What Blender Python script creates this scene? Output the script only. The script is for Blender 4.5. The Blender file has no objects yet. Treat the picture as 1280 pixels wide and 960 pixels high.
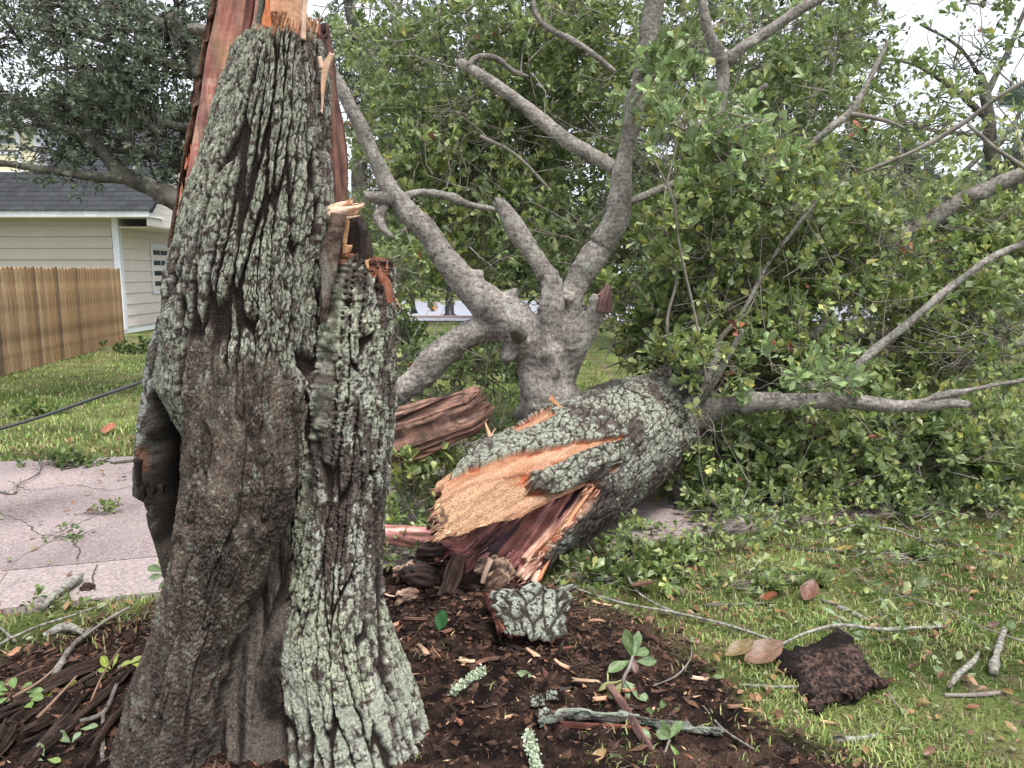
import bpy, math, random
import numpy as np
from mathutils import Vector
C = bpy.context.scene.collection
SC = bpy.context.scene
rng = np.random.default_rng(7)
random.seed(7)
PI = math.pi

# ------------------------------------------------ camera
CAMZ = 1.65
PITCH = math.radians(8.3)
FPX = 960.0                       # focal length in photo pixels (photo is 1280 wide)
cam_d = bpy.data.cameras.new('camera')
cam_d.sensor_width = 36.0
cam_d.lens = 36.0 * FPX / 1280.0
cam_d.clip_start = 0.05
cam_d.clip_end = 2000.0
cam = bpy.data.objects.new('camera', cam_d)
C.objects.link(cam)
cam.location = (0, 0, CAMZ)
cam.rotation_euler = (math.radians(90) - PITCH, 0, 0)
SC.camera = cam
SC.view_settings.view_transform = 'Standard'
SC.view_settings.look = 'None'
SC.view_settings.exposure = 0.95
SC.view_settings.gamma = 1.0

# ------------------------------------------------ sky and light (overcast)
w = bpy.data.worlds.new('World'); SC.world = w; w.use_nodes = True
nt = w.node_tree; nt.nodes.clear()
SUN_EL, SUN_AZ = math.radians(66), math.radians(150)
sky = nt.nodes.new('ShaderNodeTexSky'); sky.sky_type = 'NISHITA'; sky.sun_disc = False
sky.sun_elevation = SUN_EL; sky.sun_rotation = SUN_AZ
sky.air_density = 1.0; sky.dust_density = 6.0; sky.ozone_density = 1.0
bg1 = nt.nodes.new('ShaderNodeBackground'); bg1.inputs[1].default_value = 0.05
bg2 = nt.nodes.new('ShaderNodeBackground'); bg2.inputs[1].default_value = 0.66
nz = nt.nodes.new('ShaderNodeTexNoise'); nz.inputs['Scale'].default_value = 2.2; nz.inputs['Detail'].default_value = 4
rp = nt.nodes.new('ShaderNodeValToRGB')
rp.color_ramp.elements[0].position = .3; rp.color_ramp.elements[0].color = (.80, .84, .93, 1)
rp.color_ramp.elements[1].position = .7; rp.color_ramp.elements[1].color = (.95, .97, 1, 1)
ad = nt.nodes.new('ShaderNodeAddShader'); ou = nt.nodes.new('ShaderNodeOutputWorld')
nt.links.new(sky.outputs[0], bg1.inputs[0]); nt.links.new(nz.outputs[0], rp.inputs[0]); nt.links.new(rp.outputs[0], bg2.inputs[0])
nt.links.new(bg1.outputs[0], ad.inputs[0]); nt.links.new(bg2.outputs[0], ad.inputs[1]); nt.links.new(ad.outputs[0], ou.inputs[0])
sd = bpy.data.lights.new('sun', 'SUN'); sd.energy = 2.0; sd.angle = math.radians(16); sd.color = (1, .97, .92)
so = bpy.data.objects.new('sun', sd); C.objects.link(so)
so.rotation_euler = (math.radians(90) - SUN_EL, 0, PI - SUN_AZ + PI)
_dirv = Vector((math.sin(SUN_AZ) * math.cos(SUN_EL), math.cos(SUN_AZ) * math.cos(SUN_EL), math.sin(SUN_EL)))
so.rotation_euler = _dirv.to_track_quat('Z', 'Y').to_euler()

# ------------------------------------------------ photo geometry: pixel of the photograph -> place in the world
_ca, _sa = math.cos(PITCH), math.sin(PITCH)
def ray(px, py):
    dx = (px - 640.0) / FPX; dy = (480.0 - py) / FPX
    return np.array([dx, _ca + dy * _sa, -_sa + dy * _ca])
def W(px, py, Y):
    d = ray(px, py); t = Y / d[1]
    return np.array([d[0] * t, Y, CAMZ + d[2] * t])
def G(px, py, z=0.0):
    d = ray(px, py); t = (z - CAMZ) / d[2]
    return np.array([d[0] * t, d[1] * t, z])
def mpp(py, Y):                   # metres per photo pixel at that place
    return Y / ray(640, py)[1] / FPX
def project(P):                   # world -> photo pixel (for choosing what is nearest the viewer)
    P = np.asarray(P); y = P[..., 1]; z = P[..., 2] - CAMZ
    dep = y * _ca - z * _sa; up = y * _sa + z * _ca
    return 640 + FPX * P[..., 0] / dep, 480 - FPX * up / dep, dep

# ------------------------------------------------ noise in numpy
def _hash(ix, iy, iz, seed):
    h = (ix.astype(np.int64) * 374761393 + iy.astype(np.int64) * 668265263 + iz.astype(np.int64) * 2147483647 + seed * 974634777) & 0xffffffff
    h = ((h ^ (h >> 13)) * 1274126177) & 0xffffffff
    h = ((h ^ (h >> 16)) * 2246822519) & 0xffffffff
    return ((h ^ (h >> 15)) & 0xffffff) / float(0x1000000)
def vnoise(x, y, z=0.0, seed=0):
    x, y, z = np.broadcast_arrays(np.asarray(x, float), np.asarray(y, float), np.asarray(z, float))
    ix = np.floor(x); iy = np.floor(y); iz = np.floor(z)
    fx = x - ix; fy = y - iy; fz = z - iz
    fx = fx * fx * (3 - 2 * fx); fy = fy * fy * (3 - 2 * fy); fz = fz * fz * (3 - 2 * fz)
    r = 0
    for a in (0, 1):
        for b in (0, 1):
            for c in (0, 1):
                wgt = (fx if a else 1 - fx) * (fy if b else 1 - fy) * (fz if c else 1 - fz)
                r = r + wgt * _hash(ix + a, iy + b, iz + c, seed)
    return r
def fbm(x, y, z=0.0, seed=0, o=4):
    s = 0; a = .5; t = 0
    for k in range(o):
        s = s + a * vnoise(np.asarray(x) * 2**k, np.asarray(y) * 2**k, np.asarray(z) * 2**k, seed + k); t += a; a *= .5
    return s / t
def worley(x, y, seed=0, j=.9):
    ix = np.floor(x); iy = np.floor(y); f1 = np.full(x.shape, 9.); f2 = np.full(x.shape, 9.); cid = np.zeros(x.shape)
    for a in (-1, 0, 1):
        for b in (-1, 0, 1):
            cx = ix + a; cy = iy + b; zz = np.zeros_like(cx)
            hx = _hash(cx, cy, zz, seed); hy = _hash(cx, cy, zz + 1, seed)
            d = np.hypot(cx + .5 + (hx - .5) * j - x, cy + .5 + (hy - .5) * j - y)
            m = d < f1
            f2 = np.where(m, f1, np.minimum(f2, d)); cid = np.where(m, hx, cid); f1 = np.where(m, d, f1)
    return f1, f2, cid
def sstep(a, b, x):
    t = np.clip((x - a) / (b - a), 0, 1); return t * t * (3 - 2 * t)
def mixc(c0, c1, t):
    t = np.asarray(t)[..., None]; return np.asarray(c0) * (1 - t) + np.asarray(c1) * t

# ------------------------------------------------ object helpers
def tag(o, label=None, cat=None, group=None, kind=None):
    if label: o['label'] = label
    if cat: o['category'] = cat
    if group: o['group'] = group
    if kind: o['kind'] = kind
    return o
def empty(name, loc=(0, 0, 0)):
    o = bpy.data.objects.new(name, None); o.empty_display_size = .2
    C.objects.link(o); o.location = loc; return o
def link(name, me, parent=None):
    o = bpy.data.objects.new(name, me); C.objects.link(o)
    if parent is not None:
        o.parent = parent
        o.matrix_parent_inverse = parent_inv(parent)
    return o
def parent_inv(p):
    from mathutils import Matrix
    l = Vector((0, 0, 0)); q = p
    while q is not None:
        l = l + q.location; q = q.parent
    # geometry is given in world coordinates, parents only translate
    return Matrix.Translation(-l) if p.parent is None else Matrix.Identity(4)
def mesh(name, V, F, m=None, col=None, smooth=True):
    """V (n,3); F = array (k,3) or (k,4) or list of such arrays."""
    me = bpy.data.meshes.new(name)
    V = np.asarray(V, dtype=np.float32)
    Fs = F if isinstance(F, list) and np.ndim(F[0]) == 2 else ([np.array(f)[None] for f in F] if isinstance(F, list) else [F])
    Fs = [np.asarray(f, dtype=np.int32) for f in Fs if len(f)]
    nl = sum(f.size for f in Fs); nf = sum(len(f) for f in Fs)
    me.vertices.add(len(V)); me.vertices.foreach_set('co', V.ravel())
    me.loops.add(nl); me.polygons.add(nf)
    me.loops.foreach_set('vertex_index', np.concatenate([f.ravel() for f in Fs]))
    tot = np.concatenate([np.full(len(f), f.shape[1], np.int32) for f in Fs])
    st = np.concatenate([[0], np.cumsum(tot)[:-1]]).astype(np.int32)
    me.polygons.foreach_set('loop_start', st)
    me.polygons.foreach_set('use_smooth', np.full(nf, smooth, dtype=bool))
    me.update(calc_edges=True)
    if col is not None:
        a = me.color_attributes.new('col', 'FLOAT_COLOR', 'POINT')
        c = np.ones((len(V), 4), np.float32); c[:, :3] = np.clip(col, 0, 1)
        a.data.foreach_set('color', c.ravel())
    if m is not None: me.materials.append(m)
    return me
def obj(name, V, F, m, parent=None, col=None, smooth=True):
    return link(name, mesh(name, V, F, m, col, smooth), parent)

class MB:                          # collects several shapes into one mesh
    def __init__(s): s.V = []; s.Q = []; s.T = []; s.c = []; s.n = 0
    def add(s, V, Q=None, T=None, col=None):
        V = np.asarray(V, float)
        if Q is not None and len(Q): s.Q.append(np.asarray(Q) + s.n)
        if T is not None and len(T): s.T.append(np.asarray(T) + s.n)
        s.V.append(V); s.n += len(V)
        s.c.append(np.broadcast_to(np.asarray(col if col is not None else (1, 1, 1), float), V.shape))
    def box(s, lo, hi, col=None, rz=0, o=(0, 0, 0)):
        x0, y0, z0 = lo; x1, y1, z1 = hi
        V = np.array([(x, y, z) for z in (z0, z1) for y in (y0, y1) for x in (x0, x1)], float)
        if rz:
            c_, s_ = math.cos(rz), math.sin(rz); V = np.stack([V[:, 0] * c_ - V[:, 1] * s_, V[:, 0] * s_ + V[:, 1] * c_, V[:, 2]], 1)
        V = V + np.asarray(o)
        s.add(V, [(0, 2, 3, 1), (4, 5, 7, 6), (0, 1, 5, 4), (2, 6, 7, 3), (0, 4, 6, 2), (1, 3, 7, 5)], None, col)
    def mesh(s, name, m, smooth=False, usecol=True):
        F = []
        if s.Q: F.append(np.concatenate(s.Q))
        if s.T: F.append(np.concatenate(s.T))
        return mesh(name, np.concatenate(s.V), F, m, np.concatenate(s.c) if usecol else None, smooth)
    def build(s, name, m, parent=None, smooth=False):
        return link(name, s.mesh(name, m, smooth), parent)

# ------------------------------------------------ materials
def material(name, col=None, cols=None, scale=8, detail=6, stretch=(1, 1, 1), rough=.85, bump=.3, bscale=40, bdist=.01,
             attr=False, var=.35, spec=.3, trans=0, spots=None, metallic=0, macro=0, cracks=0):
    m = bpy.data.materials.new(name); m.use_nodes = True; n = m.node_tree; n.nodes.clear()
    L = n.links.new
    out = n.nodes.new('ShaderNodeOutputMaterial'); b = n.nodes.new('ShaderNodeBsdfPrincipled')
    b.inputs['Roughness'].default_value = rough; b.inputs['Specular IOR Level'].default_value = spec
    b.inputs['Metallic'].default_value = metallic
    tc = n.nodes.new('ShaderNodeTexCoord'); mp = n.nodes.new('ShaderNodeMapping'); mp.inputs['Scale'].default_value = stretch
    L(tc.outputs['Object'], mp.inputs[0])
    no = n.nodes.new('ShaderNodeTexNoise'); no.inputs['Scale'].default_value = scale; no.inputs['Detail'].default_value = detail
    no.inputs['Roughness'].default_value = .65
    L(mp.outputs[0], no.inputs['Vector'])
    if attr:
        at = n.nodes.new('ShaderNodeAttribute'); at.attribute_name = 'col'
        mr = n.nodes.new('ShaderNodeMapRange'); mr.inputs[1].default_value = .3; mr.inputs[2].default_value = .7
        mr.inputs[3].default_value = 1 - var; mr.inputs[4].default_value = 1 + var
        L(no.outputs[0], mr.inputs[0])
        mx = n.nodes.new('ShaderNodeVectorMath'); mx.operation = 'SCALE'
        L(at.outputs['Color'], mx.inputs[0]); L(mr.outputs[0], mx.inputs['Scale']); src = mx.outputs[0]
    else:
        r = n.nodes.new('ShaderNodeValToRGB'); e = r.color_ramp.elements
        cs = cols or [tuple(c * (1 - var) for c in col), tuple(min(1, c * (1 + var)) for c in col)]
        e[0].position = .32; e[1].position = .68
        e[0].color = (*cs[0], 1); e[1].color = (*cs[-1], 1)
        for i, c in enumerate(cs[1:-1]):
            x = e.new(.32 + .36 * (i + 1) / (len(cs) - 1)); x.color = (*c, 1)
        L(no.outputs[0], r.inputs[0]); src = r.outputs[0]
    if spots:                      # (colour, scale, low, high): a second, patchy colour
        n2 = n.nodes.new('ShaderNodeTexNoise'); n2.inputs['Scale'].default_value = spots[1]; n2.inputs['Detail'].default_value = 8
        n2.inputs['Roughness'].default_value = .7
        L(tc.outputs['Object'], n2.inputs['Vector'])
        m2 = n.nodes.new('ShaderNodeMapRange'); m2.inputs[1].default_value = spots[2]; m2.inputs[2].default_value = spots[3]; m2.clamp = True
        L(n2.outputs[0], m2.inputs[0])
        mi = n.nodes.new('ShaderNodeMix'); mi.data_type = 'RGBA'
        L(m2.outputs[0], mi.inputs[0]); L(src, mi.inputs[6]); mi.inputs[7].default_value = (*spots[0], 1); src = mi.outputs[2]
    if macro:                      # broad light and dark variation of the thing itself
        n3 = n.nodes.new('ShaderNodeTexNoise'); n3.inputs['Scale'].default_value = macro; n3.inputs['Detail'].default_value = 5
        L(tc.outputs['Object'], n3.inputs['Vector'])
        m3 = n.nodes.new('ShaderNodeMapRange'); m3.inputs[1].default_value = .35; m3.inputs[2].default_value = .65; m3.inputs[3].default_value = .62; m3.inputs[4].default_value = 1.25
        L(n3.outputs[0], m3.inputs[0]); v3 = n.nodes.new('ShaderNodeVectorMath'); v3.operation = 'SCALE'
        L(src, v3.inputs[0]); L(m3.outputs[0], v3.inputs['Scale']); src = v3.outputs[0]
    L(src, b.inputs['Base Color'])
    if cracks:                     # fine dark bark fissures
        mc = n.nodes.new('ShaderNodeMapping'); mc.inputs['Scale'].default_value = (1, 1, .45); L(tc.outputs['Object'], mc.inputs[0])
        nw = n.nodes.new('ShaderNodeTexNoise'); nw.inputs['Scale'].default_value = 14; L(tc.outputs['Object'], nw.inputs['Vector'])
        va = n.nodes.new('ShaderNodeVectorMath'); va.operation = 'MULTIPLY_ADD'; va.inputs[1].default_value = (.05, .05, .05); L(nw.outputs[1], va.inputs[0]); L(mc.outputs[0], va.inputs[2])
        vo = n.nodes.new('ShaderNodeTexVoronoi'); vo.feature = 'DISTANCE_TO_EDGE'; vo.inputs['Scale'].default_value = cracks; L(va.outputs[0], vo.inputs['Vector'])
        mk = n.nodes.new('ShaderNodeMapRange'); mk.inputs[1].default_value = 0; mk.inputs[2].default_value = .16; mk.inputs[3].default_value = .72; mk.inputs[4].default_value = 1; L(vo.outputs['Distance'], mk.inputs[0])
        vk = n.nodes.new('ShaderNodeVectorMath'); vk.operation = 'SCALE'; L(src, vk.inputs[0]); L(mk.outputs[0], vk.inputs['Scale']); src = vk.outputs[0]
        n.links.new(src, b.inputs['Base Color'])
    if bump:
        nb = n.nodes.new('ShaderNodeTexNoise'); nb.inputs['Scale'].default_value = bscale; nb.inputs['Detail'].default_value = 7
        nb.inputs['Roughness'].default_value = .7
        L(mp.outputs[0], nb.inputs['Vector'])
        bp = n.nodes.new('ShaderNodeBump'); bp.inputs['Strength'].default_value = bump; bp.inputs['Distance'].default_value = bdist
        hs = nb.outputs[0]
        if cracks:
            ma = n.nodes.new('ShaderNodeMath'); ma.operation = 'MULTIPLY_ADD'; L(mk.outputs[0], ma.inputs[0]); ma.inputs[1].default_value = .5; L(nb.outputs[0], ma.inputs[2]); hs = ma.outputs[0]
        L(hs, bp.inputs['Height']); L(bp.outputs[0], b.inputs['Normal'])
    if trans:
        t = n.nodes.new('ShaderNodeBsdfTranslucent'); L(src, t.inputs[0]); ms = n.nodes.new('ShaderNodeMixShader')
        ms.inputs[0].default_value = trans; L(b.outputs[0], ms.inputs[1]); L(t.outputs[0], ms.inputs[2]); L(ms.outputs[0], out.inputs[0])
    else:
        L(b.outputs[0], out.inputs[0])
    return m
M = {}
M['bark'] = material('stump bark', attr=True, scale=150, detail=10, var=.7, bump=1.0, bscale=190, bdist=.014, rough=.9, spec=.2)
M['wood'] = material('split wood', macro=9, attr=True, scale=90, detail=7, var=.25, bump=.7, bscale=160, bdist=.003, rough=.75, spec=.25)
M['limb'] = material('smooth oak limb bark', macro=5, cracks=34, cols=[(.12, .105, .092), (.28, .25, .22), (.41, .375, .34), (.55, .51, .47)], scale=34, detail=12, stretch=(1, 1, 1.6), bump=1.0, bscale=120, bdist=.02,
                     rough=.9, spec=.2, spots=((.44, .44, .39), 7, .54, .62))
M['twig'] = material('twig bark', cols=[(.09, .075, .065), (.30, .27, .24)], scale=9, bump=.3, bscale=90, rough=.9)
M['leaf'] = material('oak leaf', attr=True, scale=12, var=.4, bump=.15, bscale=60, rough=.36, spec=.5, trans=.32)
M['far_leaf'] = material('far leaf', attr=True, scale=2, var=.25, bump=0, rough=.55, spec=.3, trans=.25)
M['far_bark'] = material('far bark', cols=[(.035, .03, .026), (.13, .12, .10)], scale=6, bump=.6, bscale=20, bdist=.03, spots=((.24, .27, .2), 4, .52, .66))
M['ground'] = material('soil and lawn', macro=1.7, attr=True, scale=75, detail=12, var=.65, bump=1.0, bscale=150, bdist=.02, rough=.95, spec=.1)
M['blade'] = material('grass blade', macro=1.3, attr=True, scale=5, var=.12, bump=0, rough=.5, spec=.3, trans=.3)
M['crumb'] = material('rotten wood crumbs', attr=True, scale=150, var=.4, bump=.5, bscale=200, bdist=.003, rough=.95, spec=.15)
# ------------------------------------------------ lofted shapes (limbs, planks, slabs, splinters)
def resample(P, n):
    P = np.asarray(P, float); d = np.r_[0, np.cumsum(np.linalg.norm(np.diff(P[:, :3], axis=0), axis=1))]
    t = np.linspace(0, d[-1], n)
    # Catmull-Rom style smoothing through cubic Hermite
    m = np.gradient(P, d, axis=0) if len(P) > 2 else np.repeat((P[1:] - P[:1]) / d[-1], len(P), 0)
    i = np.clip(np.searchsorted(d, t, side='right') - 1, 0, len(P) - 2)
    h = (d[i + 1] - d[i])[:, None]; u = ((t - d[i]) / (d[i + 1] - d[i]))[:, None]
    return ((2*u**3 - 3*u**2 + 1) * P[i] + (u**3 - 2*u**2 + u) * h * m[i] + (-2*u**3 + 3*u**2) * P[i + 1] + (u**3 - u**2) * h * m[i + 1]), t
def unit(v): return v / np.maximum(np.linalg.norm(v, axis=-1, keepdims=True), 1e-9)
def loft(P, wdir, wid, thk, nphi=24, power=1.0, disp=None, jag0=0, jag1=0, fray=14, seed=0, caps=True):
    """Closed body along P. wdir = direction of the width; wid, thk = half sizes. Returns V, Q, T, (s, phi) grids."""
    P = np.asarray(P, float); n = len(P)
    d = unit(np.gradient(P, axis=0)); wd = np.broadcast_to(np.asarray(wdir, float), P.shape)
    wd = unit(wd - (wd * d).sum(1, keepdims=True) * d); td = np.cross(d, wd)
    s = np.r_[0, np.cumsum(np.linalg.norm(np.diff(P, axis=0), axis=1))]
    ph = np.linspace(0, 2 * PI, nphi, endpoint=False)
    c, q = np.cos(ph), np.sin(ph)
    cx = np.sign(c) * np.abs(c) ** power; cy = np.sign(q) * np.abs(q) ** power
    wid = np.broadcast_to(wid, (n,)); thk = np.broadcast_to(thk, (n,))
    S, PH = np.meshgrid(s, ph, indexing='ij')
    off = wd[:, None] * (wid[:, None] * cx)[..., None] + td[:, None] * (thk[:, None] * cy)[..., None]
    nrm = unit(wd[:, None] * (cx / np.maximum(wid[:, None], 1e-4))[..., None] + td[:, None] * (cy / np.maximum(thk[:, None], 1e-4))[..., None])
    pos = P[:, None] + off
    if disp is not None:
        h = disp(S, PH, pos, cx[None] * wid[:, None], cy[None] * thk[:, None]); pos = pos + nrm * h[..., None]
    Ls = s[-1]
    if jag1:
        j = (vnoise(cx * fray * wid.max() * 8, cy * 3, seed, seed) + .6 * vnoise(cx * fray * 3 * wid.max() * 8, cy * 3, seed, seed + 5)) / 1.6
        k = np.clip((S - Ls * .6) / (Ls * .4), 0, 1) ** 1.5
        pos = pos + d[:, None] * (k * (j[None] - .5) * 2 * jag1)[..., None]
    if jag0:
        j = (vnoise(cx * fray * wid.max() * 8, cy * 3, seed + 9, seed) + .6 * vnoise(cx * fray * 3 * wid.max() * 8, cy * 3, seed, seed + 7)) / 1.6
        k = np.clip((Ls * .4 - S) / (Ls * .4), 0, 1) ** 1.5
        pos = pos - d[:, None] * (k * (j[None] - .5) * 2 * jag0)[..., None]
    V = pos.reshape(-1, 3); i = np.arange(n - 1)[:, None] * nphi; j0 = np.arange(nphi)[None]; j1 = (j0 + 1) % nphi
    Q = np.stack([i + j0, i + j1, i + nphi + j1, i + nphi + j0], -1).reshape(-1, 4)
    T = np.zeros((0, 3), int)
    if caps:
        V = np.vstack([V, pos[0].mean(0), pos[-1].mean(0)]); a = len(V) - 2; jj = np.arange(nphi); kk = (jj + 1) % nphi; b0 = (n - 1) * nphi
        T = np.vstack([np.stack([kk, jj, np.full(nphi, a)], 1), np.stack([b0 + jj, b0 + kk, np.full(nphi, a + 1)], 1)])
        S = np.r_[S.ravel(), 0, Ls]; PH = np.r_[PH.ravel(), 0, 0]
    return V, Q, T, (S.ravel(), PH.ravel())

def limb_path(pts):                 # [(px, py, Y, radius in px)] -> world path with radius as 4th column
    return np.array([[*W(a, b, Y), r * mpp(b, Y)] for a, b, Y, r in pts])
def tube_data(path, step=.025, nphi=16, rough=.06, seed=0, jag=0):
    L = np.linalg.norm(np.diff(path[:, :3], axis=0), axis=1).sum()
    R, t = resample(path, max(4, int(L / step)))
    r = np.maximum(R[:, 3], .0015)
    def dsp(S, PH, pos, a, b):
        rr = r[:, None]
        return rr * rough * (fbm(pos[..., 0] * 9, pos[..., 1] * 9, pos[..., 2] * 9, seed, 4) - .5) * 4 + rr * .07 * (vnoise(S * 5 + seed, 0 * S, 0, seed) - .5) * 4 + rr * .55 * sstep(.80, .92, vnoise(pos[..., 0] * 8, pos[..., 1] * 8, pos[..., 2] * 8, seed + 3)) + np.minimum(rr * .10, .004) * (fbm(PH * 2.2, S * 9, 0, seed, 4) - .5) * 3
    # frame that never twists much: use a fixed side vector
    g = unit(np.gradient(R[:, :3], axis=0)).mean(0); side = np.array([0, 1, 0]) if abs(g[1]) < .8 else np.array([1, 0, 0])
    V, Q, T, sp = loft(R[:, :3], side, r, r, nphi, 1.0, dsp, jag1=jag, seed=seed)
    return V, Q, T, R

# plank between two traced edges: rows of (left px, right px, py [, dy]) at depth Y
def fibre(amp, f=60, g=1.3, seed=0, worms=0):
    def dsp(S, PH, pos, a, b):
        u = a * f
        h = (fbm(u, S * g, np.sign(b) * 3, seed, 4) - .5) * 2 * amp
        h = h - amp * 1.3 * sstep(.62, .72, vnoise(u * .6, S * g * .8, np.sign(b) * 5, seed + 3))
        return h
    return dsp
def woodcol(V, axis, wdir, pal, seed=0, f=45, g=2.0):
    """Streaks that run along axis; pal = list of colours."""
    a = unit(np.asarray(axis, float)); wv = unit(np.asarray(wdir, float) - np.dot(wdir, a) * a)
    s = V @ a; u = V @ wv; tt = V @ np.cross(a, wv)
    x = fbm(u * f, s * g, tt * f, seed, 5); x = np.clip((x - .3) / .4, 0, 1) * (len(pal) - 1)
    i = np.clip(x.astype(int), 0, len(pal) - 2); fr = (x - i)[:, None]; pal = np.array(pal)
    return pal[i] * (1 - fr) + pal[i + 1] * fr
def plank(name, pts, Y, thick, pal, parent=None, m='wood', amp=.004, f=60, jag0=.0, jag1=.0, n=60, nphi=48, power=.6, seed=0, colf=None, g=1.3, faceY=0, cf=45):
    """pts: rows (xl, yl, xr, yr) pixel pairs across the piece from start to end; Y: depth number or list per row."""
    k = len(pts); Ys = Y if isinstance(Y, (list, tuple)) else [Y] * k
    rows = []
    for (xl, yl, xr, yr), y in zip(pts, Ys):
        a = W(xl, yl, y); b = W(xr, yr, y + faceY); rows.append([*((a + b) / 2), *(b - a)])
    R, _ = resample(np.array(rows), n); P = R[:, :3]; wd = R[:, 3:6]; wid = np.linalg.norm(wd, axis=1) / 2
    th = np.broadcast_to(thick, (n,)) if np.isscalar(thick) else np.interp(np.linspace(0, 1, n), np.linspace(0, 1, len(thick)), thick)
    V, Q, T, sp = loft(P, wd, wid, th / 2, nphi, power, fibre(amp, f, g, seed), jag0, jag1, seed=seed)
    ax = P[-1] - P[0]
    col = woodcol(V, ax, wd.mean(0), pal, seed, f=cf) if colf is None else colf(V, ax, wd.mean(0))
    return obj(name, V, [Q, T], M[m], parent, col)

# thin curved twigs, all in one go
def tubes(P0, P1, r0, r1, sag=.1, seg=4, sides=3, seed=0):
    r = np.random.default_rng(seed); N = len(P0); P0 = np.asarray(P0); P1 = np.asarray(P1)
    L = np.linalg.norm(P1 - P0, axis=1, keepdims=True)
    off = r.normal(size=(N, 3)) * L * sag; off2 = r.normal(size=(N, 3)) * L * sag * .5
    t = np.linspace(0, 1, seg + 1)[None, :, None]
    Pc = P0[:, None] * (1 - t) + P1[:, None] * t + off[:, None] * 4 * t * (1 - t) * .5 + off2[:, None] * np.sin(2 * PI * t)
    d = unit(np.gradient(Pc, axis=1)); ref = np.where(np.abs(d[..., 2:3]) > .8, np.array([1., 0, 0]), np.array([0, 0, 1.]))
    a = unit(np.cross(d, ref)); b = np.cross(d, a)
    rad = (np.broadcast_to(r0, (N,))[:, None] * (1 - t[..., 0]) + np.broadcast_to(r1, (N,))[:, None] * t[..., 0])[..., None]
    rings = [Pc + rad * (a * math.cos(2 * PI * k / sides) + b * math.sin(2 * PI * k / sides)) for k in range(sides)]
    V = np.stack(rings, 2).reshape(-1, 3)          # N, seg+1, sides
    base = (np.arange(N) * (seg + 1) * sides)[:, None, None]; i = (np.arange(seg) * sides)[None, :, None]
    j = np.arange(sides)[None, None]; j1 = (j + 1) % sides
    Q = np.stack([base + i + j, base + i + j1, base + i + sides + j1, base + i + sides + j], -1).reshape(-1, 4)
    return V, Q

# leaves: 7 points, 6 triangles, folded along the midrib
LEAF = np.array([[0, 0, 0], [-.10, .36, .03], [-.27, .76, .06], [0, 1.0, -.03], [.27, .76, .06], [.10, .36, .03], [0, .62, -.02]])
LEAFT = np.array([[0, 6, 1], [1, 6, 2], [2, 6, 3], [3, 6, 4], [4, 6, 5], [5, 6, 0]])
BROAD = np.array([[0, 0, 0], [-.20, .28, .05], [-.24, .62, .07], [0, 1.0, -.05], [.24, .62, .07], [.20, .28, .05], [0, .5, 0]])
def nice_leaf(c, wid=.30, tipw=.62, curl=.2, seed=0, lobes=0.0):
    """One smooth leaf of length 1 along +Y: a 13 x 7 grid, obovate, cupped and arched."""
    r = np.random.default_rng(seed); t = np.linspace(0, 1, 13)[:, None]; u = np.linspace(-1, 1, 7)[None]
    w = wid * np.sin(PI * np.clip(t, .0, 1) ** (1.0 + tipw)) ** .8 * (1 + lobes * np.sin(t * 17)) + .012
    X = u * w; Y = t + 0 * u; Z = curl * (t * (t - .2)) + .22 * np.abs(u) ** 1.3 * w + .02 * np.sin(t * 9 + u * 3 + seed) + .012 * np.abs(u)
    V = np.stack([X, Y + .0 * u, Z + 0 * X], -1).reshape(-1, 3); i, j = np.meshgrid(np.arange(12), np.arange(6), indexing='ij'); Q = np.stack([i * 7 + j, i * 7 + j + 1, (i + 1) * 7 + j + 1, (i + 1) * 7 + j], -1).reshape(-1, 4)
    k = (.9 + .25 * (np.abs(u) < .12) + 0 * t) * (1 + .25 * (fbm(X * 6, Y * 6, seed, seed, 3) - .5)); col = np.asarray(c)[None, None] * k[..., None]
    return mesh('leaf', V, Q, M['leaf'], col.reshape(-1, 3), True)
def leaf_geo(P, D, Nn, size, shape=LEAF, wid=1.0, curl=None):
    D = unit(D); X = unit(np.cross(D, Nn)); Z = np.cross(X, D); N = len(P)
    sh = shape[None] * np.array([wid, 1, 1]); sh = np.repeat(sh, N, 0)
    if curl is not None: sh[..., 2] += curl[:, None] * (sh[..., 1] ** 2)
    V = P[:, None] + size[:, None, None] * (sh[..., 0:1] * X[:, None] + sh[..., 1:2] * D[:, None] + sh[..., 2:3] * Z[:, None])
    k = shape.shape[0]
    T = (LEAFT[None] + (np.arange(N) * k)[:, None, None]).reshape(-1, 3)
    return V.reshape(-1, 3), T
def spray_leaves(P, D, r, K=12, L=.16, size=.07, up=.25):
    """Leaf positions for sprays at P pointing along D. Returns pos, dir, normal, size, spray index."""
    N = len(P); t = r.uniform(.25, 1.0, (N, K)); t[:, :K // 2] = r.uniform(.85, 1.02, (N, K // 2))
    rad = r.normal(size=(N, K, 3)); d = D[:, None]
    rad = unit(rad - (rad * d).sum(-1, keepdims=True) * d)
    ld = unit(d * r.uniform(.3, 1.0, (N, K, 1)) + rad * .9 + np.array([0, 0, up]))
    pos = P[:, None] + d * (t * L)[..., None]
    nn = unit(np.array([0, 0, 1.]) * .8 + r.normal(size=(N, K, 3)) * .55)
    sz = size * r.uniform(.6, 1.25, (N, K))
    return pos.reshape(-1, 3), ld.reshape(-1, 3), nn.reshape(-1, 3), sz.ravel(), np.repeat(np.arange(N), K)
def ellipsoid(r, n, c, rad, p=.5):
    v = unit(r.normal(size=(n, 3))) * (r.uniform(0, 1, (n, 1)) ** p); return np.asarray(c) + v * np.asarray(rad)
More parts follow.
